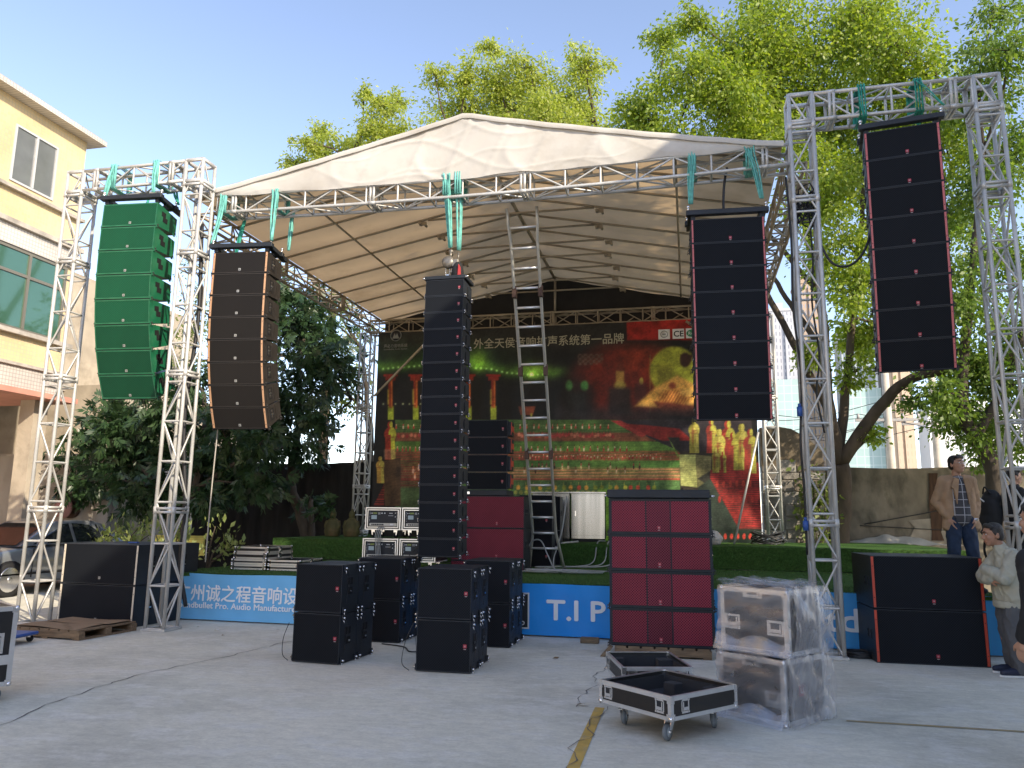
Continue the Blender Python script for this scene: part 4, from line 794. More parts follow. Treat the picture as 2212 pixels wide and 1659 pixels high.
for k, z in enumerate((2.05, 1.52)): tag(build('cable_connector', MB().tube((0,0,-.06),(0,0,.06),.035,10).tube((0,0,.06),(0,0,.10),.02,8), 'blue', None, (1.37, 10.12, 2.95 if k == 0 else 1.55)), 'blue round power connector %s the right gantry leg' % ('high on' if k == 0 else 'low on'), 'connector')
cab('thick black cable bundle inside the second left truss leg', [(-7.2,9.95,6.0),(-7.15,9.98,4.5),(-7.22,9.95,3.0),(-7.12,10.0,1.7),(-7.16,10.05,.9),(-7.05,10.1,.3)], .03)
cab('pale rope running down beside the second left truss leg', [(-7.08,10.5,5.6),(-7.0,10.5,4.05),(-7.02,10.5,3.0),(-7.05,10.5,1.9),(-7.06,10.5,.9)], .010, mat('pale rope', (.4,.37,.32), .9), name='rope')
# ---------------------------------------------------------------- flight cases
def edges(mb, w, d, z0, z1, e=.03, mi=0, top=True, bot=True, o=.003):       # aluminium angle along every edge of a box w x d
    for sx in (-1,1):
        for sy in (-1,1):
            x = sx*w/2; y = sy*d/2
            mb.box(min(x+sx*o, x-sx*e), max(x+sx*o, x-sx*e), min(y+sy*o, y-sy*.004), max(y+sy*o, y-sy*.004), z0, z1, mi); mb.box(min(x+sx*o, x-sx*.004), max(x+sx*o, x-sx*.004), min(y-sy*.004, y-sy*e), max(y-sy*.004, y-sy*e), z0, z1, mi)
    for zz, on in ((z0, bot), (z1-e, top)):
        if not on: continue
        for sy in (-1,1): y = sy*d/2; mb.box(-w/2+e, w/2-e, min(y+sy*o,y-sy*.004), max(y+sy*o,y-sy*.004), zz, zz+e, mi)
        for sx in (-1,1): x = sx*w/2; mb.box(min(x+sx*o,x-sx*.004), max(x+sx*o,x-sx*.004), -d/2+e, d/2-e, zz, zz+e, mi)
def corners(par, w, d, z0, z1, s_=.05, which=(0,1), flat=None):          # one ball corner fitting per corner
    for sx in (-1,1):
        for sy in (-1,1):
            for k in which:
                mb = MB(); mi = 0; z = (z0, z1)[k]; sz = (1,-1)[k]; x = sx*(w/2+.004); y = sy*(d/2+.004)
                mb.ball((x-sx*.012, y-sy*.012, z+sz*.012), .022, mi, 8)
                mb.box(min(x,x-sx*s_), max(x,x-sx*s_), min(y,y-sy*.005), max(y,y-sy*.005), min(z,z+sz*s_), max(z,z+sz*s_), mi); mb.box(min(x,x-sx*.005), max(x,x-sx*.005), min(y-sy*.005,y-sy*s_), max(y-sy*.005,y-sy*s_), min(z,z+sz*s_), max(z,z+sz*s_), mi)
                build('corner_fitting', mb, 'chrome', par)
def plate(mb, cx, cz, face, w, d, a=.13, b=.10, mi=0, dk=1):                # recessed handle dish / latch on a case face: 'f','b','l','r'
    off = {'f': -d/2, 'b': d/2, 'l': -w/2, 'r': w/2}[face]; sg = -1 if face in 'fl' else 1
    def bx(u0,u1,v0,v1,t0,t1,m):
        p = sorted((off+sg*t0, off+sg*t1))
        if face in 'fb': mb.box(u0,u1,p[0],p[1],v0,v1,m)
        else: mb.box(p[0],p[1],u0,u1,v0,v1,m)
    bx(cx-a/2,cx+a/2,cz-b/2,cz+b/2,-.004,.005,mi); bx(cx-a*.36,cx+a*.36,cz-b*.34,cz+b*.34,.002,.0065,dk); bx(cx-a*.28,cx+a*.28,cz-b*.28,cz-b*.05,.005,.014,mi); bx(cx-a*.34,cx-a*.26,cz-b*.3,cz+b*.3,.005,.012,mi); bx(cx+a*.26,cx+a*.34,cz-b*.3,cz+b*.3,.005,.012,mi)
    for u in (-1,1):
        for v_ in (-1,1): bx(cx+u*a*.43-.006,cx+u*a*.43+.006,cz+v_*b*.42-.006,cz+v_*b*.42+.006,.004,.010,mi)
def caster(name, parent, x, y, ang, r=.062, top=.17):
    T = Matrix.Translation((x,y,0)) @ Matrix.Rotation(ang,4,'Z'); mb = MB()
    mb.box(-.045,.045,-.05,.05,top-.008,top-.001,0,T); mb.cone([(.03,top-.03),(.03,top-.008)],10,0,T)
    for s_ in (-1,1): mb.prism([(.03,top-.03),(-.03,top-.03),(-.052,r-.012),(-.028,r-.012)], s_*.024-.003, s_*.024+.003, 0, 'y', T)
    mb.box(.02,.09,-.02,.02,top-.035,top-.028,0,T)
    c = build('caster', mb, 'chrome', parent)
    Tw = T @ Matrix.Translation((-.04,0,r+.003)) @ Matrix.Rotation(R(90),4,'X'); mb = MB(); mb.cone([(r*.75,-.018),(r,-.012),(r,.012),(r*.75,.018)],18,0,Tw); mb.cone([(r*.6,-.0195),(r*.6,.0195)],14,1,Tw); mb.cone([(.014,-.03),(.014,.03)],8,2,Tw)
    build('wheel', mb, ['wheelgrey', mat('caster hub', (.35,.40,.43), .5), 'chrome'], c)
def tray(label, x, y, z, yaw, w, d, hgt, wheels=True, foamblocks=(), grp=None, ztop=None):      # open lid / base tray of a flight case
    t = thing('flight_case_tray', label, 'case tray', (x, y, z), (0,0,yaw), grp); b = .17 if wheels else .0; T = b+hgt
    mb = MB(); k = .012
    mb.box(-w/2,w/2,-d/2,d/2,b,b+k,0); mb.box(-w/2,w/2,-d/2,-d/2+k,b+k,T-.003,0); mb.box(-w/2,w/2,d/2-k,d/2,b+k,T-.003,0); mb.box(-w/2,-w/2+k,-d/2+k,d/2-k,b+k,T-.003,0); mb.box(w/2-k,w/2,-d/2+k,d/2-k,b+k,T-.003,0)
    build('shell', mb, 'laminate', t); mb = MB(); edges(mb, w, d, b, T, .028, 0); 
    for sy in (-1,1): mb.box(-w/2,w/2,min(sy*d/2,sy*(d/2-.016)),max(sy*d/2,sy*(d/2-.016)),T-.003,T+.006,0)
    for sx in (-1,1): mb.box(min(sx*w/2,sx*(w/2-.016)),max(sx*w/2,sx*(w/2-.016)),-d/2+.016,d/2-.016,T-.003,T+.006,0)
    build('metal_edge', mb, 'flight', t); corners(t, w, d, b, T, .045, (0,))
    for sx in (-1,1):
        for sy in (-1,1): mb = MB(); mb.box(min(sx*(w/2+.004),sx*(w/2-.035)),max(sx*(w/2+.004),sx*(w/2-.035)),min(sy*(d/2+.004),sy*(d/2-.035)),max(sy*(d/2+.004),sy*(d/2-.035)),T-.05,T+.002,0); build('corner_plate', mb, 'chrome', t)
    for f, u in (('f',-w*.36),('f',w*.36),('b',0),('l',d*.3),('r',-d*.3)):
        mb = MB(); plate(mb, u, T-.075, f, w, d, .085, .10, 0, 1)
        build('latch', mb, ['chrome','black'], t)
    mb = MB(); mb.box(-w/2+k,w/2-k,-d/2+k,d/2-k,b+k,b+k+.02,0)
    for s_ in (-1,1): mb.box(s_*(w/2-k)-.0 if s_ < 0 else w/2-k-.012, -w/2+k+.012 if s_ < 0 else w/2-k, -d/2+k+.012,d/2-k-.012,b+k+.02,T-.03,0); mb.box(-w/2+k,w/2-k,(d/2-k-.012) if s_ > 0 else -d/2+k,(d/2-k) if s_ > 0 else -d/2+k+.012,b+k+.02,T-.03,0)
    for fx, fy, a, c in foamblocks: mb.box(fx-a/2,fx+a/2,fy-c/2,fy+c/2,b+k+.02,T-.035,0,None,.004)
    build('foam_lining', mb, 'foam', t)
    if wheels:
        for sx in (-1,1):
            for sy in (-1,1): caster('caster', t, sx*(w/2-.13), sy*(d/2-.13), random.Random(sx*3+sy).uniform(-2,2))
    return t
tray('open black flight case tray on grey casters nearest the camera beside the wrapped cases', -.21, 6.53, 0, R(-40), .74, .76, .165, True, ((-.10,.18,.12,.10),(.20,.28,.10,.12)))
tray('open black flight case tray on casters just in front of the red speaker pallet', -.42, 7.55, 0, R(16), .62, .80, .16, True, ((.22,.25,.14,.12),(-.22,.30,.12,.1)))

M['film'] = None
def film_mat():
    m = bpy.data.materials.new('clear stretch film'); m.use_nodes = True; t = m.node_tree; t.nodes.clear(); N = t.nodes.new; L = t.links.new
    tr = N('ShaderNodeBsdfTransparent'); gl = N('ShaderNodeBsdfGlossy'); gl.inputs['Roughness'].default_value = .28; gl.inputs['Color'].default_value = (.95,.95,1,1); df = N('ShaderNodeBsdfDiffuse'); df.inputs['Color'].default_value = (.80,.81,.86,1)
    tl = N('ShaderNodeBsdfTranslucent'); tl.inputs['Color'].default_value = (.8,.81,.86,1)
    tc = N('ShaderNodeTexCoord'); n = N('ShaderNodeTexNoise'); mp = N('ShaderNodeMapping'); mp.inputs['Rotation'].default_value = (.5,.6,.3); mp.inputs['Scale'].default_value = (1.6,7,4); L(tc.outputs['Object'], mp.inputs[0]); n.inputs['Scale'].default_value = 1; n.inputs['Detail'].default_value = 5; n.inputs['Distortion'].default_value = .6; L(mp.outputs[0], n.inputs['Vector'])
    mr = N('ShaderNodeMapRange'); mr.inputs[1].default_value = .42; mr.inputs[2].default_value = .74; mr.inputs[3].default_value = .20; mr.inputs[4].default_value = .45; L(n.outputs[0], mr.inputs[0])  # whitish sheen of the film put in as streaks of opacity
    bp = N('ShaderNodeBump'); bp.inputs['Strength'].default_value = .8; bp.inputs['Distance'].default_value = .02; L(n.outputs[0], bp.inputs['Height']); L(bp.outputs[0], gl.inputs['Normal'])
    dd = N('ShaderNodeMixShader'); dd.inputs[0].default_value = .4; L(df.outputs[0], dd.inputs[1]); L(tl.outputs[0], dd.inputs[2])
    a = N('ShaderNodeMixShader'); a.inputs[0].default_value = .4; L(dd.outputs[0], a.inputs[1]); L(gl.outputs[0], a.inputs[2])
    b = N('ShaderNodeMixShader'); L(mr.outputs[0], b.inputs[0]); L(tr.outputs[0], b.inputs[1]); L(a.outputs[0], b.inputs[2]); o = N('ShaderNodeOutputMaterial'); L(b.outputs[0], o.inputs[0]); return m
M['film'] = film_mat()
def flight_case(label, x, y, z, yaw, w, d, h, plates, cat='flight case', grp=None, emblem=False, lidz=None):
    t = thing('flight_case', label, cat, (x, y, z), (0,0,yaw), grp); mb = MB(); mb.box(-w/2,w/2,-d/2,d/2,.004,h-.004,0); build('shell', mb, 'laminate', t)
    mb = MB(); edges(mb, w, d, .004, h, .036, 0)
    if lidz:
        for zz in lidz:
            for sy in (-1,1): yy = sy*d/2; mb.box(-w/2+.036,w/2-.036,min(yy+sy*.004,yy),max(yy+sy*.004,yy),zz-.02,zz+.02,0)
            for sx in (-1,1): xx = sx*w/2; mb.box(min(xx+sx*.004,xx),max(xx+sx*.004,xx),-d/2+.036,d/2-.036,zz-.02,zz+.02,0)
    mb.box(-w/2,w/2,-d/2,-d/2+.036,h-.004,h+.003,0); mb.box(-w/2,w/2,d/2-.036,d/2,h-.004,h+.003,0); mb.box(-w/2,-w/2+.036,-d/2+.036,d/2-.036,h-.004,h+.003,0); mb.box(w/2-.036,w/2,-d/2+.036,d/2-.036,h-.004,h+.003,0)
    build('metal_edge', mb, 'flight', t); corners(t, w, d, .004, h, .05)
    for f, u, zz, a, b in plates: mb = MB(); plate(mb, u, zz, f, w, d, a, b, 0, 1); build('handle', mb, ['chrome','black'], t)
    if emblem:
        mb = MB(); mb.box(w/2+.001,w/2+.004,-.10,-.02,h*.42,h*.60,0); mb.box(w/2+.004,w/2+.006,-.085,-.07,h*.47,h*.55,1); mb.box(w/2+.004,w/2+.006,-.05,-.035,h*.47,h*.55,1); mb.box(w/2+.004,w/2+.006,-.07,-.05,h*.46,h*.49,1); build('emblem', mb, ['badge','white'], t)
        obj('emblem_lettering', text_mesh('emblem_lettering','MAX M',.055,'white',None,.001,.001), t, (w/2+.003,.0,h*.53), (R(90),0,R(90))); mb = MB(); mb.box(w/2+.001,w/2+.004,.0,.16,h*.47,h*.485,0); build('emblem_underline', mb, 'white', t)
    return t
WY = R(-37)
flight_case('lower wrapped flight case standing on the concrete, with a red emblem on its side', .64, 7.17, .0, WY, .60, .62, .50, (('f',.20,.20,.15,.12),('f',-.22,.30,.12,.13),('f',.0,.455,.16,.05)), 'flight case', None, True)
flight_case('upper wrapped flight case stacked on top of the other wrapped case', .65, 7.22, .515, WY+R(2), .62, .54, .52, (('f',-.20,.24,.15,.12),('f',.20,.22,.15,.12),('f',.0,.475,.18,.055)))
def film(label, x, y, z, yaw, w, d, h, seed, skirt=.0, droop=0):
    q = random.Random(seed); ph = [q.uniform(0,6) for _ in range(8)]
    per = [(-w/2,-d/2),(w/2,-d/2),(w/2,d/2),(-w/2,d/2)]; L_ = [w,d,w,d]; tot = sum(L_)
    def at(u):
        s_ = u*tot
        for i in range(4):
            if s_ <= L_[i] or i == 3:
                a = V(per[i]); b = V(per[(i+1)%4]); return a+(b-a)*min(1, s_/L_[i]), i
            s_ -= L_[i]
    def f(u, v_):
        p, i = at(u % 1.0); k = 1+.02+.012*math.sin(u*31+v_*7+ph[0])+.010*math.sin(u*67-v_*13+ph[1])+.012*math.sin(v_*21+u*9+ph[2])
        if v_ < .18: k += skirt*(1-v_/.18)**1.5*(1+.5*math.sin(u*40+ph[3]))
        if v_ > .9: k -= .02*(v_-.9)*10
        zz = .004+h*1.03*v_+(.012*math.sin(u*37+ph[4]) if v_ > .05 else 0)
        if droop and i in (1,): k += droop*math.sin(v_*3.1)*(.5+.5*math.sin(u*60+ph[5]))
        return (p.x*k, p.y*k, zz)
    mb = MB(); mb.grid(f, 150, 34)
    for kk in (1,2):
        mb.grid(lambda u, v_: (w/2+.022*kk+.022*abs(math.sin(u*7+v_*5*(kk*2-3)+ph[kk]))**.7+.010*abs(math.sin(u*19-v_*3+ph[kk+2]))+droop*.6*math.sin(v_*3.1)**2, (u-.5)*d*1.05, .006+h*1.04*v_+.01*math.sin(u*19)), 30, 24)
        mb.grid(lambda u, v_: ((u-.5)*w*1.06, -d/2-.012*kk-skirt*.9*(1-v_)+.01*math.sin(u*23+kk)*v_, .006+.11*v_*(1+.25*math.sin(u*11+kk))), 40, 6)
        mb.grid(lambda u, v_: ((u-.5)*w*1.03, (v_-.5)*d*1.04, h*1.035+.010*kk+.022*abs(math.sin(u*5+v_*7*(kk*2-3)+ph[kk]))+.008*math.sin(u*17+kk)), 30, 26)
    mb.grid(lambda u, v_: ((u-.5)*w*1.02, (v_-.5)*d*1.02, h*1.03+.012*math.sin(u*17+ph[5])*math.sin(v_*13+ph[6])+.008*abs(math.sin(u*13+v_*19+ph[7]))), 40, 34)
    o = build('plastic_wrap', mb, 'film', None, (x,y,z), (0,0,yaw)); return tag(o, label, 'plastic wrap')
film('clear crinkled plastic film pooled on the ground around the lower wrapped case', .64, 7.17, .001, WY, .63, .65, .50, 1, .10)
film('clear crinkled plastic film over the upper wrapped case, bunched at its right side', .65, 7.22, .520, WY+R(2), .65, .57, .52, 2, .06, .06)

# case at the left edge of the picture, blue dolly
flight_case('black flight case with lift off lid at the left edge, standing on casters', -6.22, 5.62, .13, R(60), .9, .60, .66, (('f',.28,.36,.17,.17),('r',.0,.36,.15,.15),('f',.0,.62,.2,.07)), 'flight case', None, False, (.20,.24))
cs = bpy.data.objects['flight_case.002']
for sx in (-1,1):
    for sy in (-1,1):
        T = Matrix.Translation((sx*.36,sy*.21,0)); mb = MB(); Tw = T @ Matrix.Translation((0,0,-.072)) @ Matrix.Rotation(R(90),4,'X'); mb.cone([(.045,-.016),(.055,-.01),(.055,.01),(.045,.016)],16,1,Tw); mb.box(sx*.36-.03,sx*.36+.03,sy*.21-.024,sy*.21-.018,-.08,.003,0); mb.box(sx*.36-.03,sx*.36+.03,sy*.21+.018,sy*.21+.024,-.08,.003,0); build('caster', mb, ['chrome','wheelgrey'], cs)
t = thing('platform_dolly', 'small blue platform dolly peeking out behind the left edge case', 'dolly', (-8.40, 8.30, 0), (0,0,R(8))); mb = MB(); mb.box(-.35,.40,-.22,.22,.09,.13,0,None,.015); build('platform', mb, 'blue', t)
for sx in (-.27,.32):
    for sy in (-.16,.16): mb = MB(); Tw = Matrix.Translation((sx,sy,.045)) @ Matrix.Rotation(R(90),4,'X'); mb.cone([(.036,-.014),(.043,-.01),(.043,.01),(.036,.014)],14,0,Tw); mb.box(sx-.02,sx+.02,sy-.02,sy+.02,.06,.092,1); build('wheel', mb, ['blackm','chrome'], t)

# flat case lids on the stage
def lid(label, x, y, z, yaw, w, d, h, top):
    t = thing('shallow_case', label, 'case lid', (x,y,z), (0,0,yaw), 'flat case lids on the stage'); mb = MB()
    mb.box(-w/2,w/2,-d/2,d/2,.0,h-.006 if not top else .02,0)
    if top:
        for sy in (-1,1): mb.box(-w/2,w/2,min(sy*d/2,sy*(d/2-.01)),max(sy*d/2,sy*(d/2-.01)),.02,h-.003,0)
        for sx in (-1,1): mb.box(min(sx*w/2,sx*(w/2-.01)),max(sx*w/2,sx*(w/2-.01)),-d/2+.01,d/2-.01,.02,h-.003,0)
    build('shell', mb, 'laminate', t); mb = MB(); edges(mb, w, d, 0, h, .028, 0); build('metal_edge', mb, mat('bare aluminium edge', (.78,.74,.66), .35, .5, var=.06) if 'bare aluminium edge' not in bpy.data.materials else bpy.data.materials['bare aluminium edge'], t)
    corners(t, w, d, 0, h, .06)
    mb = MB(); plate(mb, 0, h/2, 'r', w, d, .1, .09, 0, 1); build('latch', mb, ['chrome','black'], t)
for i in range(2): lid('flat metal edged case lid, %s of the lower pair in the taller pile' % ('lower','upper')[i], -7.11, 12.12, .712+.086*i, R(1), .62, .74, .082, False)
for i in range(2): lid('flat metal edged case lid, %s of the twisted top pair, taller pile' % ('lower','upper')[i], -7.06, 12.14, .885+.10*i, R(-4+3*i), .62, .78, .098, i == 1)
for i in range(2): lid('flat flight case lid with bare metal edges, %s of two in the shorter pile' % ('lower','upper')[i], -6.46, 12.14, .712+.086*i, R(0), .58, .78, .082, i == 1)

# amplifier racks
def rack(label, x, y, z):
    t = thing('amplifier_rack', label, 'amp rack', (x,y,z), (0,0,R(-1)), 'amplifier racks on the stage'); w, d, h, b = .63, .6, .37, .135; mb = MB(); k = .02
    mb.box(-w/2,w/2,.03,d,b,b+h,0); mb.box(-w/2,w/2,-.0,.03,b,b+.045,0); mb.box(-w/2,w/2,0,.03,b+h-.045,b+h,0); mb.box(-w/2,-w/2+.045,0,.03,b+.045,b+h-.045,0); mb.box(w/2-.045,w/2,0,.03,b+.045,b+h-.045,0); build('case', mb, 'laminate', t)
    mb = MB()
    def fr(a, e, y0): 
        mb.box(-w/2+a,w/2-a,y0-.006,y0,b+a,b+a+e,0); mb.box(-w/2+a,w/2-a,y0-.006,y0,b+h-a-e,b+h-a,0); mb.box(-w/2+a,-w/2+a+e,y0-.006,y0,b+a+e,b+h-a-e,0); mb.box(w/2-a-e,w/2-a,y0-.006,y0,b+a+e,b+h-a-e,0)
    fr(0,.018,0); fr(.036,.014,0); 
    for sx in (-1,1): mb.box(sx*w/2-.003,sx*w/2+.003,.0,d,b,b+.02); mb.box(sx*w/2-.003,sx*w/2+.003,0,d,b+h-.02,b+h)
    build('metal_edge', mb, 'flight', t)
    mb = MB(); mb.box(-.245,.245,.018,.028,b+.055,b+h-.05,0)
    x0, zt = -.245, b+h-.055
    mb.box(x0+.06,x0+.13,.014,.018,zt-.055,zt-.028,1); mb.box(x0+.03,x0+.125,.013,.018,zt-.14,zt-.075,2)
    for xx in (.015,.04): mb.box(x0+xx,x0+xx+.012,.013,.018,zt-.05,zt-.035,3)
    for xx in (.15,.165,.18): 
        for zz in (.03,.042,.054): mb.box(x0+xx,x0+xx+.009,.013,.018,zt-zz-.006,zt-zz,3)
    for xx in (.22,.27,.36,.38,.40): mb.tube((x0+xx,.018,zt-.042),(x0+xx,.004,zt-.042),.011 if xx < .3 else .008,8,3)
    mb.box(x0+.33,x0+.42,.014,.018,zt-.085,zt-.08,3); mb.tube((x0+.46,.018,zt-.10),(x0+.46,.006,zt-.10),.008,8,3); mb.tube((x0+.46,.018,zt-.04),(x0+.46,.006,zt-.04),.008,8,3)
    mb.box(x0,x0+.49,.012,.018,zt-.25,zt-.205,4)
    for k in range(7): mb.tube((x0+.05+k*.032,.012,zt-.228),(x0+.05+k*.032,.0,zt-.228),.012,8,0)
    mb.box(x0+.37,x0+.43,.010,.012,zt-.24,zt-.215,3)
    for xx in (.0,.488):
        for k in range(7): mb.box(x0+xx-.004,x0+xx+.004,.012,.018,zt-.03-k*.024,zt-.022-k*.024,3)
    build('amplifier_panel', mb, ['black', mat('dim green display', (.18,.24,.05), .4) if 'dim green display' not in bpy.data.materials else bpy.data.materials['dim green display'], mat('pale blue screen', (.32,.42,.46), .3) if 'pale blue screen' not in bpy.data.materials else bpy.data.materials['pale blue screen'], 'white', 'silver'], t)
    for sx in (-1,1):
        for yy in (.10,.5): mb = MB(); Tw = Matrix.Translation((sx*.2,yy,.055)) @ Matrix.Rotation(R(90),4,'X') @ Matrix.Rotation(R(70*sx),4,'Y'); mb.cone([(.045,-.014),(.052,-.01),(.052,.01),(.045,.014)],14,1,Tw); mb.prism([(sx*.2-.035,.133),(sx*.2+.035,.133),(sx*.2+.02,.05),(sx*.2-.02,.05)],yy-.026,yy-.02,0); build('caster', mb, ['chrome','blackm'], t)
for (x, y, z), lb in zip([(-5.0,12.3,1.245),(-4.35,12.3,1.245),(-5.02,12.28,.735),(-4.37,12.28,.735)], ('upper left','upper right','lower left','lower right')): rack('black amplifier rack with silver frame and small screens, %s of four' % lb, x, y, z)
q = random.Random(2); mb = MB()
for k in range(4): mb.path(bez([(-5.06+.03*k,12.29,1.44),(-5.09+.03*k,12.22,1.3),(-5.08+.025*k,12.23,1.1),(-5.06+.03*k,12.2,.85),(-5.2+.06*k,12.15,.74)],5), .007)
tag(build('cable_bundle', mb, 'greycable'), 'grey signal cables hanging down the left amplifier racks', 'cable')
mb = MB()
for k in range(2): mb.path(bez([(-4.15-.05*k,12.29,1.42),(-4.3-.03*k,12.2,1.15),(-4.5,12.18,.95),(-4.7-.05*k,12.15,.75)],5), .006)
tag(build('cable_bundle', mb, 'cable'), 'dark cables drooping across the right amplifier racks', 'cable')
mb = MB()
for k in range(22):
    cx, cy_, r0 = -5.35+q.uniform(-.12,.12), 11.75+q.uniform(-.08,.08), q.uniform(.20,.36); ph = q.uniform(0,6)
    mb.path([(cx+r0*math.cos(a+ph), cy_+r0*.75*math.sin(a+ph), .735+k*.006+.02*math.sin(a*2+k)) for a in [i*.45 for i in range(q.randint(11,15))]], .010)
tag(build('cable_coil', mb, 'greycable', None), 'pile of coiled grey cable on the stage turf behind the pale banner subs', 'cable')

# ladder, stage cables, steel cabinets, rock
ld = thing('folding_ladder', 'tall folding aluminium ladder leaning up against the front canopy truss', 'ladder', (-2.5, 13.85, .712)); A = V((0,0,0)); B = V((.18,-3.2,5.42)); d = B-A; n = d.normalized()
P = lambda t, s_, wd=.205: A+d*t+V((s_*wd,0,0))
mb = MB()
for s_ in (-1,1):
    mb.path([P(0,s_,.315)+V((0,0,0)), P(.07,s_,.25), P(.115,s_,.205), P(.5,s_,.205), P(.93,s_,.205), P(.965,s_,.225)+V((0,0,0)), P(1,s_,.225)+V((0,0,.03))], [.032]*7, 4, 0, .7)
    for t_ in (.36,.595,.80): mb.box(*sorted((P(t_,s_).x-.03, P(t_,s_).x+.03)), P(t_,s_).y-.05, P(t_,s_).y+.05, P(t_,s_).z-.09, P(t_,s_).z+.09, 1)
    for t_ in (.02,): mb.box(P(0,s_,.315).x-.03,P(0,s_,.315).x+.03,-.04,.04,0,.03,2)
build('side_rail', mb, [mat('aluminium ladder rail', (.48,.47,.43), .45, .55, var=.1), 'rust', 'blackm'], ld)
for i in range(19):
    t_ = .068+i*.0494; mb = MB(); wd = .205 if t_ > .115 else .25; a = P(t_,-1,wd); b = P(t_,1,wd); mb.path([a, b], [.021,.021], 6, 0); build('rung', mb, mat('bright rung', (.72,.73,.74), .35, .6) if 'bright rung' not in bpy.data.materials else bpy.data.materials['bright rung'], ld)
q = random.Random(11); mb = MB()
for k in range(9):
    cx, cy_ = -2.15+q.uniform(-.35,.45), 13.05+q.uniform(-.25,.25); rx, ry = q.uniform(.3,.75), q.uniform(.15,.32); ph = q.uniform(0,6)
    mb.path([(cx+rx*math.cos(a+ph), cy_+ry*math.sin(a+ph), .728+.004*k) for a in [i*.35 for i in range(q.randint(10,17))]], .011)
for pts in ([(-2.85,13.6,.73),(-2.75,13.55,1.15),(-2.55,13.5,1.22),(-2.4,13.45,.95),(-2.25,13.4,.73),(-1.9,13.3,.73)], [(-2.2,14.2,2.0),(-2.25,14.0,1.4),(-2.35,13.7,.9),(-2.3,13.5,.73)]): mb.path(bez(pts), .012)
for k, x in enumerate((-1.75,-1.55,-1.38)): mb.path(bez([(x+.02,16.4,1.15),(x,15.35,1.17),(x-.02,15.15,1.05),(x-.06,14.95,.8),(x-.3,14.6,.73),(x-1.0,14.2+.1*k,.73),(-2.5,13.7,.735)]), .012)
mb.path(bez([(-2.2,15.7,1.15),(-2.5,15.2,1.1),(-2.75,14.95,.85),(-2.75,14.6,.73)]), .02)
tag(build('cable_tangle', mb, 'greycable'), 'loose grey power cables looping over the turf at the ladder foot', 'cable')
def cabinet(label, x, w):
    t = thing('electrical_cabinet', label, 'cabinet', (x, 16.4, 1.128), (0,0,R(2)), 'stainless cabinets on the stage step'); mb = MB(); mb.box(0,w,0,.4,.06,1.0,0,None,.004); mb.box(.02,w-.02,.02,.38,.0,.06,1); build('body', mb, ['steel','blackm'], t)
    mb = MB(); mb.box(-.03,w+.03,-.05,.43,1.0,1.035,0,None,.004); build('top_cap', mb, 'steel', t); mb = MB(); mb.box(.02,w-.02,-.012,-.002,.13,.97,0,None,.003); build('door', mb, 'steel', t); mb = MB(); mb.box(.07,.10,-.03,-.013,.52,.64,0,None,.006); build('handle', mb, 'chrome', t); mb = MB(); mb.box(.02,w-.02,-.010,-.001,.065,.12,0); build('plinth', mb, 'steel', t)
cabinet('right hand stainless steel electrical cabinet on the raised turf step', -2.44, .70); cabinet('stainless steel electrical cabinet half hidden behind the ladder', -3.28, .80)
mb = MB(); q = np.random.default_rng(3); ic = bmesh.new(); bmesh.ops.create_icosphere(ic, subdivisions=4, radius=1)
for v_ in ic.verts: k = 1+.10*math.sin(v_.co.x*3+1)+.06*math.sin(v_.co.y*7+v_.co.z*5)+.03*math.sin(v_.co.x*13); v_.co = V((v_.co.x*.36*k, v_.co.y*.25*k, max(v_.co.z*.20*k, -.1)))
me = bpy.data.meshes.new('boulder'); ic.to_mesh(me); ic.free(); [setattr(p, 'use_smooth', True) for p in me.polygons]; me.materials.append(mat('pale boulder', (.34,.33,.31), .85, var=.25, scale=6, bump=.6, bscale=25))
tag(obj('boulder', me, None, (.28,16.3,1.22)), 'pale grey boulder on the turf step behind the red stack', 'rock')
mb = MB(); mb.tube((.86,16.6,1.13),(1.42,16.6,3.4),.022); tag(build('steel_pole', mb, 'alu'), 'thin steel pole leaning at the right end of the backdrop', 'pole')
t = thing('cable_coil', 'dark cable heap at the foot of the right rear canopy column', 'cable', (1.55,16.9,1.13)); mb = MB(); q = random.Random(5)
for k in range(10): mb.path([(q.uniform(-.05,.05)+.3*math.cos(a), .2*math.sin(a), .03+.02*k+.05*math.sin(a*2+k)) for a in [i*.5 for i in range(13)]], .012)
build('loops', mb, 'cable', t)
t = thing('cable_coil', 'dark cable coil lying beside the foot of the right truss leg', 'cable', (1.95,10.4,.0)); mb = MB()
for k in range(7): mb.path([(q.uniform(-.04,.04)+.2*math.cos(a), .13*math.sin(a), .014+.009*k) for a in [i*.5 for i in range(13)]], .010)
build('loops', mb, 'cable', t)
# ---------------------------------------------------------------- buildings and walls
M['ytile'] = brickmat('yellow mosaic tile', (.64,.49,.265), (.68,.53,.30), (.54,.45,.30), .085, .085, .007, .45, 0, True, .2, .22, .5)
M['wtile'] = brickmat('white mosaic tile', (.56,.52,.47), (.62,.58,.53), (.38,.35,.32), .085, .085, .008, .45, 0, True, .2, .18, .6)
M['ledge'] = mat('weathered concrete ledge', (.42,.38,.33), .85, var=.25, scale=3, dirt=(.16,.15,.13), dscale=2.5, damt=.6, bump=.3, bscale=20)
M['pink'] = mat('pink painted soffit', (.58,.27,.20), .8, var=.15, scale=2); M['frame_w'] = mat('pale window frame', (.62,.62,.60), .4, .3); M['frame_b'] = mat('bronze window frame', (.22,.20,.16), .45, .4)
M['gglass'] = mat('green mirror glass', (.07,.17,.11), .06, .35, spec=1.0, coat=.4); M['wglass'] = mat('dusty grey window glass', (.14,.15,.16), .12, 0, spec=.8, var=.15, scale=2)
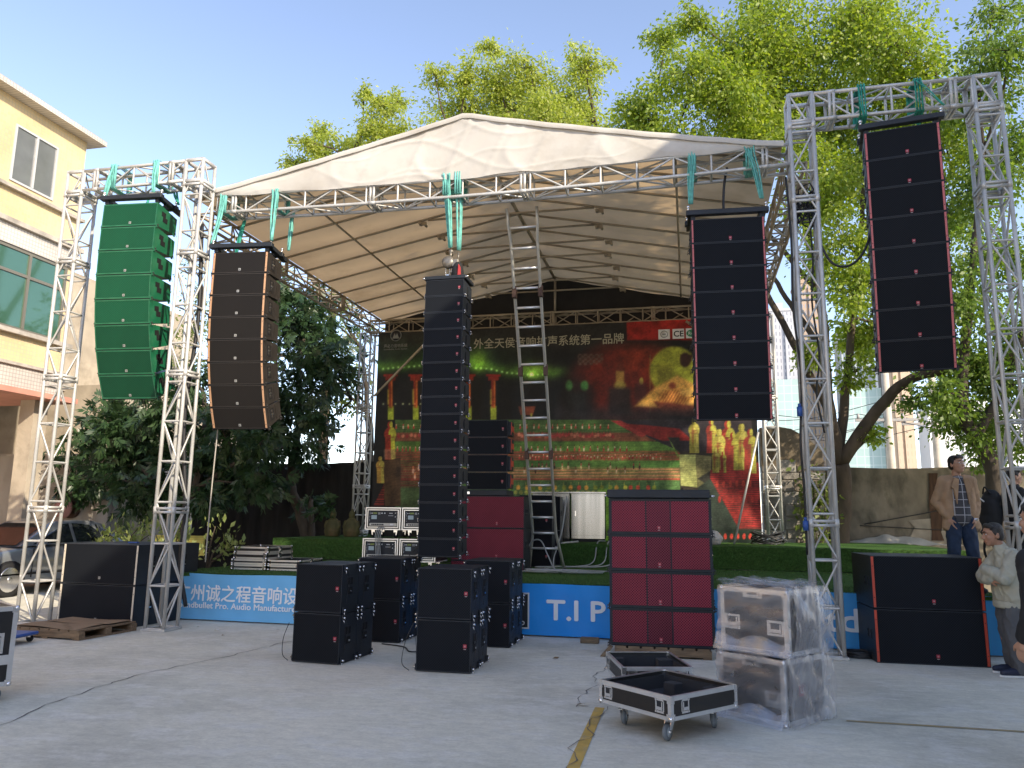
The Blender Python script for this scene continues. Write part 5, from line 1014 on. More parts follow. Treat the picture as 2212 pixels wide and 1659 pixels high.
M['oldwall'] = mat('stained render', (.42,.36,.28), .9, var=.22, scale=1.2, dirt=(.20,.17,.13), dscale=.9, damt=.8, bump=.4, bscale=9)
M['greywall'] = mat('grey cement render', (.36,.33,.29), .9, var=.16, scale=1.6, dirt=(.25,.22,.18), dscale=1.1, damt=.7, bump=.35, bscale=14, stretch=(1,1,.45))
M['mouldwall'] = mat('mouldy concrete wall', (.185,.16,.12), .92, var=.4, scale=2.2, dirt=(.065,.062,.042), dscale=1.9, damt=1.0, bump=.4, bscale=12, stretch=(1,1,.55))
M['pale'] = mat('patched pale plaster', (.40,.38,.34), .9, var=.2, scale=3)
yb = thing('yellow_building', 'yellow tiled building with green glass windows at the left edge', 'building', (-14.8, 6, 0))
mb = MB(); mb.box(-16,0,-22,9.56,4.86,7.55,0); mb.box(-16,0,-22,9.56,8.1,10.93,0); build('wall', mb, 'ytile', yb)
mb = MB(); mb.box(-16,.05,-22,9.60,4.32,4.862,0); mb.box(-16,.06,-22,9.61,7.549,8.0,0); build('tile_band', mb, 'wtile', yb)
mb = MB(); mb.box(-16,.16,-22,9.70,8.0,8.11,0); mb.box(-16,.12,-22,9.66,8.80,8.88,0); mb.box(-16,.14,-22,9.68,5.56,5.66,0); mb.box(-16,.12,-22,9.65,4.86,4.93,0); build('ledge', mb, 'ledge', yb)
mb = MB(); mb.box(-16.2,.34,-22.2,9.86,10.93,11.06,0); build('roof_slab', mb, 'wtile', yb)
mb = MB(); mb.box(-16,.35,-22,9.80,4.20,4.322,0); build('soffit', mb, 'pink', yb)
mb = MB(); mb.box(-16,-5.0,-22,9.4,0,4.2,0); mb.box(-.5,-.1,9.0,9.4,0,4.2,0); build('ground_floor', mb, 'oldwall', yb)
def win(y0, y1, z0, z1, nv, hz, fm, gm, par, e=.05):
    f = MB(); f.box(-.03,.03,y0,y1,z0,z0+e,0); f.box(-.03,.03,y0,y1,z1-e,z1,0); f.box(-.03,.03,y0,y0+e,z0+e,z1-e,0); f.box(-.03,.03,y1-e,y1,z0+e,z1-e,0)
    for k in range(1, nv): yy = y0+(y1-y0)*k/nv; f.box(-.028,.036,yy-e*.5,yy+e*.5,z0+e,z1-e,0)
    if hz: f.box(-.026,.032,y0+e,y1-e,hz-e*.5,hz+e*.5,0)
    w_ = build('window', f, fm, par); g = MB(); g.box(-.06,.004,y0+.01,y1-.01,z0+.01,z1-.01,0); build('pane', g, gm, w_)
win(7.47, 8.70, 9.0, 10.36, 2, None, 'frame_w', 'wglass', yb); win(3.6, 4.85, 9.0, 10.36, 2, None, 'frame_w', 'wglass', yb)
win(5.0, 9.38, 5.66, 7.54, 4, 6.95, 'frame_b', 'gglass', yb, .07)
ru = thing('concrete_ruin', 'weathered unfinished concrete building behind the yellow building', 'building', (-17.6, 18, 0)); q = random.Random(3)
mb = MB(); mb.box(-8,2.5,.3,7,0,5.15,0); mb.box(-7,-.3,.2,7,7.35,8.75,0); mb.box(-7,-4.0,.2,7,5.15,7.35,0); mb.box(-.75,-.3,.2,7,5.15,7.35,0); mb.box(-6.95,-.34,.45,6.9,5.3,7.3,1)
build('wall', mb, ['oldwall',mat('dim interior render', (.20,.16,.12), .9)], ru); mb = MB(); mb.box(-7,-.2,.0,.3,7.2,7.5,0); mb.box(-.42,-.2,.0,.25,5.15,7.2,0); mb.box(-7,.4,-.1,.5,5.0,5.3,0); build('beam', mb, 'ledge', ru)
bw = thing('boundary_wall', 'grey rendered boundary wall behind the parked car', 'wall', (-14.2, 17, 0)); mb = MB(); mb.grid(lambda u, v_: (-9+9*u, .02*math.sin(u*9), 3.05*v_), 20, 6); mb.box(-9,0,.03,.25,0,3.05,0); mb.box(-.35,0,-.12,.0,0,2.9,0); build('render', mb, 'greywall', bw); mb = MB(); mb.box(-9.02,.02,-.03,.28,3.05,3.10,0); build('coping', mb, 'ledge', bw)
t = thing('hose_reel', 'faded pink cable reel on the wall behind the parked car', 'reel', (-15.35,16.85,1.72)); mb = MB(); T = Matrix.Rotation(R(90),4,'X'); mb.cone([(.26,-.02),(.26,.02)],24,0,T @ Matrix.Translation((0,0,.16))); mb.cone([(.16,-.14),(.16,.15)],18,1,T); mb.cone([(.26,-.02),(.26,.02)],24,1,T @ Matrix.Translation((0,0,-.1))); mb.cone([(.05,.18),(.05,.2)],12,1,T); build('reel', mb, [mat('faded pink plastic', (.5,.26,.24), .7, var=.15),'rust'], t)
nw = thing('net_wall', 'wall draped in dark shade netting behind the left of the stage', 'wall', (-14.0, 20, 0)); M['netwall'] = mat('dark shade netting', (.030,.026,.024), .95, var=.35, scale=1.5, bump=.6, bscale=8, stretch=(3,3,.6))
mb = MB(); mb.grid(lambda u, v_: (6.6*u, .04*math.sin(u*40+2*v_)+.03*math.sin(u*97)+.05*math.sin(u*13)*(1-v_)-.25*(1-v_)**3*max(0, math.sin(u*23)), 3.06*v_+.03*math.sin(u*9)*(v_ > .95)), 160, 20); build('netting', mb, 'netwall', nw); mb = MB(); mb.box(0,6.6,.3,.5,0,2.98,0); build('masonry', mb, 'mouldwall', nw)
t = thing('rubble_wall', 'low dark broken wall top left of the backdrop beyond the netting', 'wall', (-9.7,23.5,0)); mb = MB(); mb.prism([(-.9,0),(2.4,0),(2.4,3.72),(.3,3.7),(.1,3.6),(-.3,3.55),(-.5,3.42),(-.9,3.38)], 0, .5, 0); build('masonry', mb, mat('dark rubble', (.07,.065,.055), .95, var=.4, scale=4, bump=1, bscale=8), t)
t = thing('printed_panel', 'low yellow printed board with red marks at the foot of the netting', 'board', (-10.9,15.2,.72)); mb = MB(); mb.box(-.62,.62,0,.02,0,.42,0)
for k in range(9): mb.box(-.62,.62,-.004,-.001,.03+k*.043,.038+k*.043,2)
for x, z, s_ in ((-.1,.30,.08),(.12,.12,.07),(-.35,.05,.05),(.3,.02,.05)): mb.prism([(x-s_*.6,z-s_),(x+s_*.6,z-s_*.8),(x+s_*.3,z+s_),(x-s_*.3,z+s_*.7)], -.010, -.006, 1)
build('board', mb, [mat('yellow print', (.30,.27,.06), .7), mat('red print', (.30,.06,.03), .7), mat('ochre print', (.2,.18,.05), .7)], t)
# two little statues behind the turf step
def statue(x, lab, hands):
    mb = MB(); mb.cone([(.17,0),(.20,.12),(.17,.26),(.12,.36)], 14, 0); mb.ball((0,0,.30),(.15,.10,.14),0,12); mb.ball((0,0,.50),(.075,.08,.10),0,12); mb.ball((0,.02,.60),(.035,.035,.05),0,8); mb.tube((0,0,.38),(0,0,.45),.045)
    for s_ in (-1,1): mb.tube((s_*.14,0,.36),(s_*.17,-.03,.2),.045,10); mb.tube((s_*.17,-.03,.2),(s_*.03,-.12,.22 if hands else .14),.035,10)
    o = shell('statue', mb, ['statue'], .012, 3, None, (x,17.0,1.13)); return tag(o, lab, 'statue')
M['statue'] = mat('yellow green painted plaster', (.07,.066,.022), .8, var=.4, scale=5, dirt=(.16,.06,.03), dscale=3, damt=.5)
statue(-8.15, 'left of two small yellow green statues behind the turf step, hands clasped high', True); statue(-7.68, 'right of two small yellow green statues behind the turf step, next to the backdrop', False)
cw = thing('concrete_wall', 'mould stained concrete wall behind the man in the tan blazer', 'wall', (2.4,20,0)); mb = MB(); mb.grid(lambda u, v_: (.2+14*u, -.03*math.sin(u*11)*v_, .0+2.88*v_+.02*math.sin(u*29)*(v_ > .9)), 50, 10); mb.box(.2,14.2,.04,.3,0,2.86,0); build('render', mb, 'mouldwall', cw)
mb = MB(); q = random.Random(6); pl = [(3.02+q.uniform(-.02,.02)+.02*z, z) for z in np.linspace(2.75,1.2,9)]+[(3.28+q.uniform(-.05,.05), z) for z in np.linspace(1.2,2.75,9)]; mb.prism([(a,b) for a,b in pl], -.050, -.046, 0); build('rust_stain', mb, mat('rust streak', (.065,.035,.02), .95, var=.5, scale=5, stretch=(3,1,.5)), cw)
mb = MB(); pl = [(3.15+math.cos(a)*q.uniform(.4,.75), 1.35+math.sin(a)*q.uniform(.3,.6)) for a in np.linspace(0,6.0,18)]; mb.prism(pl, -.042, -.038, 0); build('plaster_patch', mb, mat('washed out plaster', (.27,.24,.19), .95, var=.3, scale=3), cw)
mb = MB(); mb.path(bez([(1.6,-.1,1.55),(3.5,-.1,1.95),(5.3,-.1,2.45)]), .012).path(bez([(1.5,-.1,1.52),(4,-.1,1.42),(6,-.1,1.45)]), .010); build('wire', mb, 'cable', cw)
t = thing('tarp_sheet', 'crumpled pale plastic sheet lying at the foot of the concrete wall', 'sheet', (4.6,19.6,1.0)); mb = MB(); mb.grid(lambda u, v_: ((u-.5)*2.9*(1-.3*v_), .3*v_, .10+.20*v_*(1-(2*u-1)**2)*(1+.12*math.sin(u*19))+.012*math.sin(u*33)), 50, 10); build('sheet', mb, 'pale', t)
bp_ = thing('block_pier', 'rough pier of grey stone blocks with a crumbling render cap beside the right truss', 'wall', (1.75,18.9,0)); q = random.Random(12)
mb = MB(); z = .9
while z < 2.85:
    h = q.choice([.17,.2,.27,.30]); x = -.1
    while x < 1.15:
        w_ = q.uniform(.3,.5); mb.box(x+.008, min(x+w_,1.3)-.008, q.uniform(-.02,.02), .5, z+.007, z+h-.007, q.choice([0,0,1,2]), None, .012); x += w_
    z += h
build('blocks', mb, [mat('grey stone block', (.22,.20,.175), .9, var=.3, scale=6, bump=.6, bscale=20), mat('pale stone block', (.30,.28,.25), .9, var=.3, scale=6, bump=.6, bscale=20), mat('brown stone block', (.19,.155,.12), .9, var=.3, scale=6, bump=.6, bscale=20)], bp_)
mb = MB(); mb.box(-.09,1.29,.05,.48,0,2.85,0); build('mortar', mb, 'pale', bp_); mb = MB(); mb.prism([(-.1,2.86),(1.25,2.86),(1.25,3.2),(.95,3.5),(.6,3.72),(.3,3.78),(-.1,3.76)], .0, .5, 0); build('render_cap', mb, mat('brown render', (.17,.135,.09), .95, var=.3, scale=2, bump=.5, bscale=15), bp_)

# far towers, pale colours in place of haze
def tower(lab, x0, x1, y, z1, c1, c2, bw_, bh_, net=None):
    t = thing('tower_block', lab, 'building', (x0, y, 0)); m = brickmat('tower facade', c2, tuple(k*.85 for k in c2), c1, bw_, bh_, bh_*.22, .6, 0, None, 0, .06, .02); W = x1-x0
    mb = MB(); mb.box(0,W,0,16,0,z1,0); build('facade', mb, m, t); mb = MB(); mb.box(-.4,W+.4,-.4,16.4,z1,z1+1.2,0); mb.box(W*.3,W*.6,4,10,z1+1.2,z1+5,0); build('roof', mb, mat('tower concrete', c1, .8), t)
    for x in (W*.33, W*.66):
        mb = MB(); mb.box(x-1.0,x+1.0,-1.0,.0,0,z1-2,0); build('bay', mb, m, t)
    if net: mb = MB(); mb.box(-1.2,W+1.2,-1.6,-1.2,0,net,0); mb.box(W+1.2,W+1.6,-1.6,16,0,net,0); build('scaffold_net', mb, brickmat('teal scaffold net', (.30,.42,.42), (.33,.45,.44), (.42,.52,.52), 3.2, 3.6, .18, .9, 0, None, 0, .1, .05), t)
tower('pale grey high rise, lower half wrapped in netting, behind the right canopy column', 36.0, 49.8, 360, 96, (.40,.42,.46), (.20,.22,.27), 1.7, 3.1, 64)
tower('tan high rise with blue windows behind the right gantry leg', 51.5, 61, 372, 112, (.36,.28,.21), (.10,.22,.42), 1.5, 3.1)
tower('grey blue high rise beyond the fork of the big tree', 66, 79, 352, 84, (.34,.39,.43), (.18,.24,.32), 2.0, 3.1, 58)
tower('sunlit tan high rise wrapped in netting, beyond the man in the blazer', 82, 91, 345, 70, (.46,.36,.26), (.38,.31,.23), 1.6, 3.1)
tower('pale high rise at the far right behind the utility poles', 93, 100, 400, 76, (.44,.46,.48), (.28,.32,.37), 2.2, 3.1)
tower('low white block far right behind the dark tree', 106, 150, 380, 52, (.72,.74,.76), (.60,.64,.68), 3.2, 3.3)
def pole(x, y, h, lab, arms):
    t = thing('utility_pole', lab, 'utility pole', (x,y,0)); mb = MB(); mb.tube((0,0,0),(0,0,h),.17,12,0,.11); build('shaft', mb, mat('weathered pole concrete', (.50,.45,.38), .85, var=.15), t); mb = MB()
    for z in arms: mb.box(-1.1,1.1,-.06,.06,z,z+.09,0); [mb.tube((k,0,z+.09),(k,0,z+.28),.05,8,0) for k in (-1,-.5,.5,1)]
    build('cross_arm', mb, mat('galvanised arm', (.34,.33,.32), .6, .4), t); mb = MB()
    for z in arms:
        for k in (-1,1): mb.path(bez([(k,0,z+.28),(k-4,.5,z-.5),(k-9,1,z+.2)]), .012); mb.path(bez([(k,0,z+.28),(k+5,.5,z-.6),(k+10,1,z+.1)]), .012)
    build('wires', mb, 'cable', t)
pole(7.06, 30, 9.5, 'pale utility pole close to the fork of the big tree', (5.2,)); pole(8.74, 30.5, 8.5, 'utility pole with cross arms just left of the blazer man\'s head', (5.1,5.9))
# unseen hall added on the right to keep the low sun off the yard
hb = thing('shading_hall', 'unseen long grey hall added on the right to shade the yard and stage', 'building', (8.2,-24,0)); mb = MB(); mb.box(0,3.5,8,33.2,0,12.1,0); build('wall', mb, 'greywall', hb); mb = MB(); mb.box(-.3,3.8,7.7,33.5,12.1,12.4,0); build('roof_slab', mb, 'ledge', hb)
mb = MB()
for k in range(2,9):
    for z in (1.2, 5.0, 8.6): mb.box(-.03,.02,1.5+k*3.5,3.4+k*3.5,z,z+1.8,0)
build('window', mb, 'wglass', hb)

# ---------------------------------------------------------------- parked car
def car(x, y, yaw):
    t = thing('parked_car', 'silver grey sedan parked by the left wall, half hidden behind the truss', 'car', (x,y,0), (0,0,yaw)); P = mat('silver grey car paint', (.30,.32,.34), .28, .6, coat=.6)
    st_ = [(-2.34,.52,.50,.62),(-2.28,.36,.60,.74),(-2.0,.28,.92,.84),(-1.5,.24,.97,.88),(-.5,.22,.95,.90),(.5,.22,.94,.90),(.95,.22,.93,.90),(1.4,.24,.88,.88),(1.9,.28,.79,.84),(2.2,.34,.68,.76),(2.33,.46,.56,.64)]
    mb = MB(); ring = []
    for X, zb, zt, hw in st_:
        pf = [(0,zb),(hw*.8,zb),(hw*.95,zb+.06),(hw,zb+(zt-zb)*.45),(hw*.985,zb+(zt-zb)*.62),(hw*.95,zt-.07),(hw*.86,zt-.012),(hw*.5,zt+.015),(0,zt+.02)]; pf = pf+[(-a,b) for a,b in pf[-2:0:-1]]; ring.append([(X,a,b) for a,b in pf])
    n = len(ring[0]); vs = [p for r in ring for p in r]; fs = [(k*n+i, (k+1)*n+i, (k+1)*n+(i+1)%n, k*n+(i+1)%n) for k in range(len(ring)-1) for i in range(n)]+[tuple(range(n)), tuple((len(ring)-1)*n+i for i in range(n))[::-1]]
    mb.add(vs, fs, 0, True); build('body', mb, P, t)
    lo = [(1.12,.93,.78),(.55,.955,.82),(-.3,.965,.84),(-1.1,.97,.82),(-1.85,.96,.74)]; hi = [(.22,1.38,.56),(.05,1.42,.60),(-.4,1.445,.62),(-.95,1.43,.60),(-1.3,1.36,.55)]
    mb = MB(); vs = [(a,s_*c,b) for s_ in (-1,1) for a,b,c in lo]+[(a,s_*c,b) for s_ in (-1,1) for a,b,c in hi]
    fs = []
    for s_ in (0,1):
        for i in range(4): f = (s_*5+i, s_*5+i+1, 10+s_*5+i+1, 10+s_*5+i); fs.append(f if s_ else f[::-1])
    for i in range(4): fs.append((10+i,10+i+1,15+i+1,15+i))
    fs += [(0,5,15,10),(4,14,19,9)]; mb.add(vs, fs, 0, False); build('cabin', mb, P, t)
    g = MB()
    def side(s_, pts):
        vv = []
        for X, f in pts:
            b = np.interp(-X, [-a for a,_,_ in lo], range(5)); lx = lambda A, k: np.interp(b, range(5), [q_[k] for q_ in A])
            zl, hl = lx(lo,1), lx(lo,2); bh = np.interp(-X, [-a for a,_,_ in hi], range(5)); zh, hh = np.interp(bh, range(5), [q_[1] for q_ in hi]), np.interp(bh, range(5), [q_[2] for q_ in hi]); vv.append((X, s_*(hl+(hh-hl)*f+.012), zl+(zh-zl)*f))
        g.add(vv, [tuple(range(len(vv))) if s_ < 0 else tuple(range(len(vv)))[::-1]])
    for s_ in (-1,1):
        side(s_, [(.80,.06),(-.22,.06),(-.22,.88),(.12,.88),(.35,.55)]); side(s_, [(-.30,.06),(-1.10,.06),(-1.06,.86),(-.30,.88)]); side(s_, [(-1.17,.06),(-1.55,.08),(-1.24,.72),(-1.12,.84)])
    g.add([(1.10,-.70,.955),(1.10,.70,.955),(.24,.50,1.37),(.24,-.50,1.37)], [(0,1,2,3)]); g.add([(-1.86,-.66,.985),(-1.86,.66,.985),(-1.32,.48,1.345),(-1.32,-.48,1.345)], [(3,2,1,0)])
    for k in range(len(g.v)-8, len(g.v)): a = g.v[k]; g.v[k] = (a[0]+(.012 if a[0] > 0 else -.012), a[1], a[2]+.006)
    build('window', g, mat('dark car glass', (.015,.018,.02), .05, 0, spec=1, coat=1), t)
    for sx in (1.36,-1.36):
        for s_ in (-1,1):
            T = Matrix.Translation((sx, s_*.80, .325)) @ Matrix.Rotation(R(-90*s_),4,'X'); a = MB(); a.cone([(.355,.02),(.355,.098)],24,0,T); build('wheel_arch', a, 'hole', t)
            mb = MB(); mb.cone([(.23,-.1),(.31,-.1),(.325,-.07),(.325,.07),(.31,.10),(.23,.105)],28,0,T); wh = build('wheel', mb, 'blackm', t)
            mb = MB(); mb.cone([(.225,.06),(.235,.108),(.22,.112)],24,0,T); mb.cone([(.05,.06),(.055,.115),(.03,.12)],12,0,T)
            for k in range(7):
                a_ = 2*math.pi*k/7
                for o_ in (-.09,.09): mb.add([T @ V((.045*math.cos(a_+o_*2),.045*math.sin(a_+o_*2),.112)), T @ V((.225*math.cos(a_+o_-.05),.225*math.sin(a_+o_-.05),.106)), T @ V((.225*math.cos(a_+o_+.05),.225*math.sin(a_+o_+.05),.106))], [(0,1,2)], 0)
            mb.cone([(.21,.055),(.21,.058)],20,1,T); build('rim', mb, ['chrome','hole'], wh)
    for s_ in (-1,1):
        mb = MB(); mb.ball((.78, s_*.98, .98),(.07,.10,.065),0,10); mb.tube((.78,s_*.86,.95),(.78,s_*.92,.96),.02); build('mirror', mb, P, t)
        mb = MB(); mb.prism([(2.0,.60),(2.24,.58),(2.16,.68),(1.85,.74)], min(s_*.60,s_*.80), max(s_*.60,s_*.80)); build('headlight', mb, 'silver', t)
        mb = MB()
        for X in (-.27,-1.13,.86): mb.box(X-.006,X+.006,min(s_*.885,s_*.905),max(s_*.885,s_*.905),.34,.93,0)
        mb.box(-1.9,1.9,min(s_*.895,s_*.912),max(s_*.895,s_*.912),.40,.43,0); build('door_seam', mb, 'blackm', t)
        for X in (-.12,-.98): mb = MB(); mb.box(X-.1,X+.1,min(s_*.89,s_*.93),max(s_*.89,s_*.93),.79,.82,0,None,.006); build('door_handle', mb, P, t)
car(-13.58, 14.02, R(-90))

# ---------------------------------------------------------------- trees
def leaf_mesh(name, P, D, S, L_, W_, m, fold=.15, var=.5):
    n = len(P); k = rng.uniform(1-var, 1+var, (n,1)); D = D/np.linalg.norm(D,axis=1,keepdims=True); S = S-D*(S*D).sum(1,keepdims=True); S /= np.linalg.norm(S,axis=1,keepdims=True)+1e-9; Nn = np.cross(D,S)
    l = L_*k; w_ = W_*k
    Vv = np.stack([P, P+D*l*.45+S*w_*.5+Nn*fold*w_, P+D*l, P+D*l*.45-S*w_*.5+Nn*fold*w_], 1).reshape(-1,3).astype(np.float32)
    me = bpy.data.meshes.new(name); me.vertices.add(4*n); me.vertices.foreach_set('co', Vv.ravel()); me.loops.add(4*n); me.loops.foreach_set('vertex_index', np.arange(4*n, dtype=np.int32)); me.polygons.add(n); me.polygons.foreach_set('loop_start', np.arange(0,4*n,4,dtype=np.int32)); me.polygons.foreach_set('loop_total', np.full(n,4,dtype=np.int32)); me.materials.append(m); me.update(); me.validate(); return me
M['bark'] = mat('grey brown bark', (.085,.063,.043), .95, var=.35, scale=5, bump=.8, bscale=14, stretch=(1,1,.35)); M['barkd'] = mat('dark bark', (.06,.048,.036), .95, var=.35, scale=5, bump=.8, bscale=14, stretch=(1,1,.35))
def tree(name, lab, base, limbs, clumps, dens, L_, W_, lm, bark, whorl=0, sub=9, spread=.33, droop=.8, group=None, jit=1.0):
    t = thing(name, lab, 'tree', base, (0,0,0), group); B = V(base); mb = MB(); tips = []
    for pts, r0, r1 in limbs:
        pp = bez([V(p)-B for p in pts], 6); n = len(pp); mb.path([p+V((random.uniform(-.02,.02)*1,random.uniform(-.02,.02),0)) for p in pp], [r0+(r1-r0)*i/(n-1) for i in range(n)], 10); tips += pp[n//3:]
    Pp = []; Dd = []; 
    BR_ = []
    for cx, cy_, cz, r in clumps:
        br = MB(); BR_.append(br)
        c = V((cx,cy_,cz))-B; a = min(tips, key=lambda p: (p-c).length+max(0,p.z-c.z)*2); mid = (a+c)/2+V((random.uniform(-.3,.3),random.uniform(-.3,.3),random.uniform(-.1,.4)))*min(1,(a-c).length*.3)
        pp = bez([a, mid, c], 4); br.path(pp, [.05-.035*i/(len(pp)-1) for i in range(len(pp))], 5)
        ns = max(4, int(sub*r*1.6+3)); C = np.array(c); sc = rng.normal(0,1,(ns,3)); sc /= np.linalg.norm(sc,axis=1,keepdims=True); sc = C+sc*np.array([r,r,r*.85])*rng.uniform(.25,1.02,(ns,1))*jit
        N = int(dens*r*r); per = max(3, N//ns)
        for s_ in sc:
            br.tube(c, V(s_), .014, 4, 0, .004, False)
            g = rng.normal(0,1,(per,3))*np.array([1,1,.75])*r*spread*rng.uniform(.5,1.15); p = s_+g; p[:,2] -= np.linalg.norm(g[:,:2],axis=1)*.25
            Pp.append(p); d = g*.8/(r*spread)+rng.normal(0,.6,(per,3)); d[:,2] -= droop; Dd.append(d)
    Pp = np.concatenate(Pp); Dd = np.concatenate(Dd)
    if whorl:      # compound leaves: a rosette of leaflets hanging from each point
        n = len(Pp); ax = Dd/np.linalg.norm(Dd,axis=1,keepdims=True); e1 = np.cross(ax, rng.normal(0,1,(n,3))); e1 /= np.linalg.norm(e1,axis=1,keepdims=True); e2 = np.cross(ax,e1); PP = []; DD = []
        for k in range(whorl):
            side = 1 if k % 2 else -1; tt = (k//2)/(whorl/2)
            PP.append(Pp+ax*tt*L_*1.3); DD.append(ax*(.55+.5*tt)+e1*side*(1-.35*tt)+np.array([0,0,-.25])+rng.normal(0,.12,(n,3)))
        SS = np.concatenate([np.cross(d, e2+rng.normal(0,.2,(n,3)))*0+ax*.3+e1*.0+np.cross(d,e2) for d in DD]); Pp = np.concatenate(PP); Dd = np.concatenate(DD); S = SS
    else: S = rng.normal(0,1,Pp.shape)
    build('trunk', mb, bark, t); [build('branch', k_, bark, t) for k_ in BR_]; obj('crown', leaf_mesh('crown', Pp, Dd, S, L_, W_, lm), t); return t
CL_T3 = [(-0.77,18.61,12.04,0.9),(0.4,18.27,12.72,1.02),(1.59,19.03,13.42,1.21),(1.05,18.4,11.71,1.26),(-0.21,18.17,10.74,0.97),(2.74,19.04,13.8,1.23),(2.61,20.39,12.64,1.54),(4.27,20.08,14.0,1.58),(3.91,19.99,12.01,1.51),(5.09,18.58,12.92,1.2),(5.53,19.4,11.88,1.22),(3.36,18.72,9.58,1.11),(3.64,18.45,8.06,0.95),(3.84,18.28,6.87,0.81),(2.01,18.56,10.71,0.99),(5.02,20.41,10.43,1.23),(5.73,20.16,9.02,1.2),(5.4,20.1,7.57,1.04),(4.04,20.08,6.21,0.63),(1.34,18.5,10.51,0.74),(-1.26,18.81,11.42,0.64),(6.36,19.63,10.93,1.08),(4.65,19.9,6.38,0.88),(4.17,19,3.61,0.3),(3.87,19,5.08,0.47),(0.44,18.23,14.09,0.53),(2.16,19.58,15.05,0.64),(-0.28,19.75,14.54,0.64),(4.81,19.32,14.34,0.71),(2.89,18.46,5.44,0.46)]
CL_T4 = [(6.28,17.43,10.91,0.99),(6.68,16.43,11.22,0.85),(7.44,18.63,9.96,1.17),(6.35,18.45,8.97,1.0),(6.39,17.62,7.15,1.05),(5.49,16.98,6.1,0.88),(6.68,18.56,5.74,0.97),(5.69,17.69,4.87,0.9),(5.32,18.49,5.36,0.59),(6.2,18.4,3.98,0.82),(5.38,17.52,3.78,0.55),(6.46,17.28,4.39,0.78),(6.57,17.76,3.21,0.46),(5.87,17.32,3.18,0.55),(4.97,16.62,4.13,0.52),(6.73,16.99,12.56,0.51),(4.92,18.31,4.3,0.4)]
CL_T2 = [(-5.18,21.81,13.23,1.21),(-4.01,21.82,13.73,1.14),(-3.36,23.33,15.12,1.14),(-2.86,22.43,15.67,0.72),(-5.82,23.09,15.95,1.0),(-7.05,22.93,15.15,1.15),(-7.56,22.59,13.87,0.96),(-6.49,24.29,18.08,0.5),(-7.81,22.21,15.92,0.49),(-4.66,22.77,16.03,0.74),(-3.79,22.23,12.83,1.06),(-2.76,23.34,13.92,0.79),(-6.39,22.42,13.5,1.1),(-8.19,22.63,13.3,0.8),(-3.4,23.64,17.08,0.37),(-6.8,22.53,16.07,0.66),(-2.45,23.15,12.83,0.77),(-5.4,24.05,15.59,1.02)]
CL_T1 = [(-9.03,20.96,14.37,0.6),(-9.7,20.86,14.78,0.35),(-8.81,21.3,13.5,0.78),(-10.54,22.69,13.89,0.67),(-11.7,22.3,13.65,0.75),(-11.86,21.32,13.59,0.46),(-10.95,21.56,12.57,0.72),(-8.27,21.16,12.6,0.76),(-12.48,21.89,13.2,0.42),(-9.39,20.81,13.54,0.59),(-12.03,22.51,14.55,0.45),(-13.07,23.03,12.93,0.6),(-14.05,23.18,13.09,0.39),(-10.8,22.61,13.04,0.74),(-9.48,23.2,15.76,0.43),(-8.85,20.75,12.31,0.75)]
CL_LA = [(-13.56,16.12,3.58,1.01),(-13.43,17.35,3.12,1.19),(-14.89,17.0,2.75,0.81),(-13.26,16.34,3.95,0.76),(-12.54,17.31,4.06,0.9),(-11.62,16.72,2.83,0.98),(-10.96,17.08,2.74,0.85),(-9.78,16.12,2.25,0.51),(-10.54,15.94,3.52,0.69),(-11.95,16.4,2.04,0.55),(-12.54,15.84,2.13,0.67),(-13.96,16.28,4.12,0.45),(-12.39,17.34,5.02,0.71),(-14.53,16.19,2.35,0.46),(-9.37,15.61,3.16,0.55),(-10.58,15.67,1.92,0.45),(-12.04,15.9,4.09,0.6)]
CL_LB = [(-9.8,18.74,6.48,1.04),(-8.67,17.64,5.33,0.72),(-9.42,17.45,4.73,0.84),(-9.38,16.95,6.27,0.72),(-10.9,19.25,4.28,0.67),(-9.52,17.8,3.36,0.55),(-10.09,17.24,3.32,0.54),(-10.18,16.85,4.19,0.71),(-8.69,16.84,3.93,0.46),(-10.68,17.14,5.18,0.74),(-9.49,18.46,2.0,0.37),(-8.44,17.09,1.81,0.18),(-9.85,16.81,6.96,0.73),(-9.72,17.98,7.17,0.63)]
CL_LC = [(-9.72,20.35,4.81,0.57),(-10.23,22.29,6.14,0.67),(-10.21,20.02,7.35,0.69),(-9.73,21.08,7.03,0.71),(-15.85,21.71,7.75,0.83),(-15.29,20.76,6.3,0.71),(-15.99,22.27,8.86,0.59),(-9.48,20.94,4.75,0.31),(-11.96,20.33,8.67,0.74),(-10.17,20.77,8.12,0.72),(-14.46,19.8,8.94,0.38),(-10.54,20.8,6.43,0.57)]
M['lf_bright'] = leafmat('bright yellow green leaves', (.24,.31,.04), (.42,.45,.10), .52); M['lf_mid'] = leafmat('mid green leaves', (.15,.235,.028), (.33,.39,.06), .5); M['lf_dark'] = leafmat('dark glossy leaves', (.020,.048,.018), (.05,.095,.034), .22, .38); M['lf_small'] = leafmat('small olive green leaves', (.10,.15,.03), (.20,.24,.06), .42); M['lf_shrub'] = leafmat('pale shrub leaves', (.16,.22,.06), (.30,.34,.12), .35)
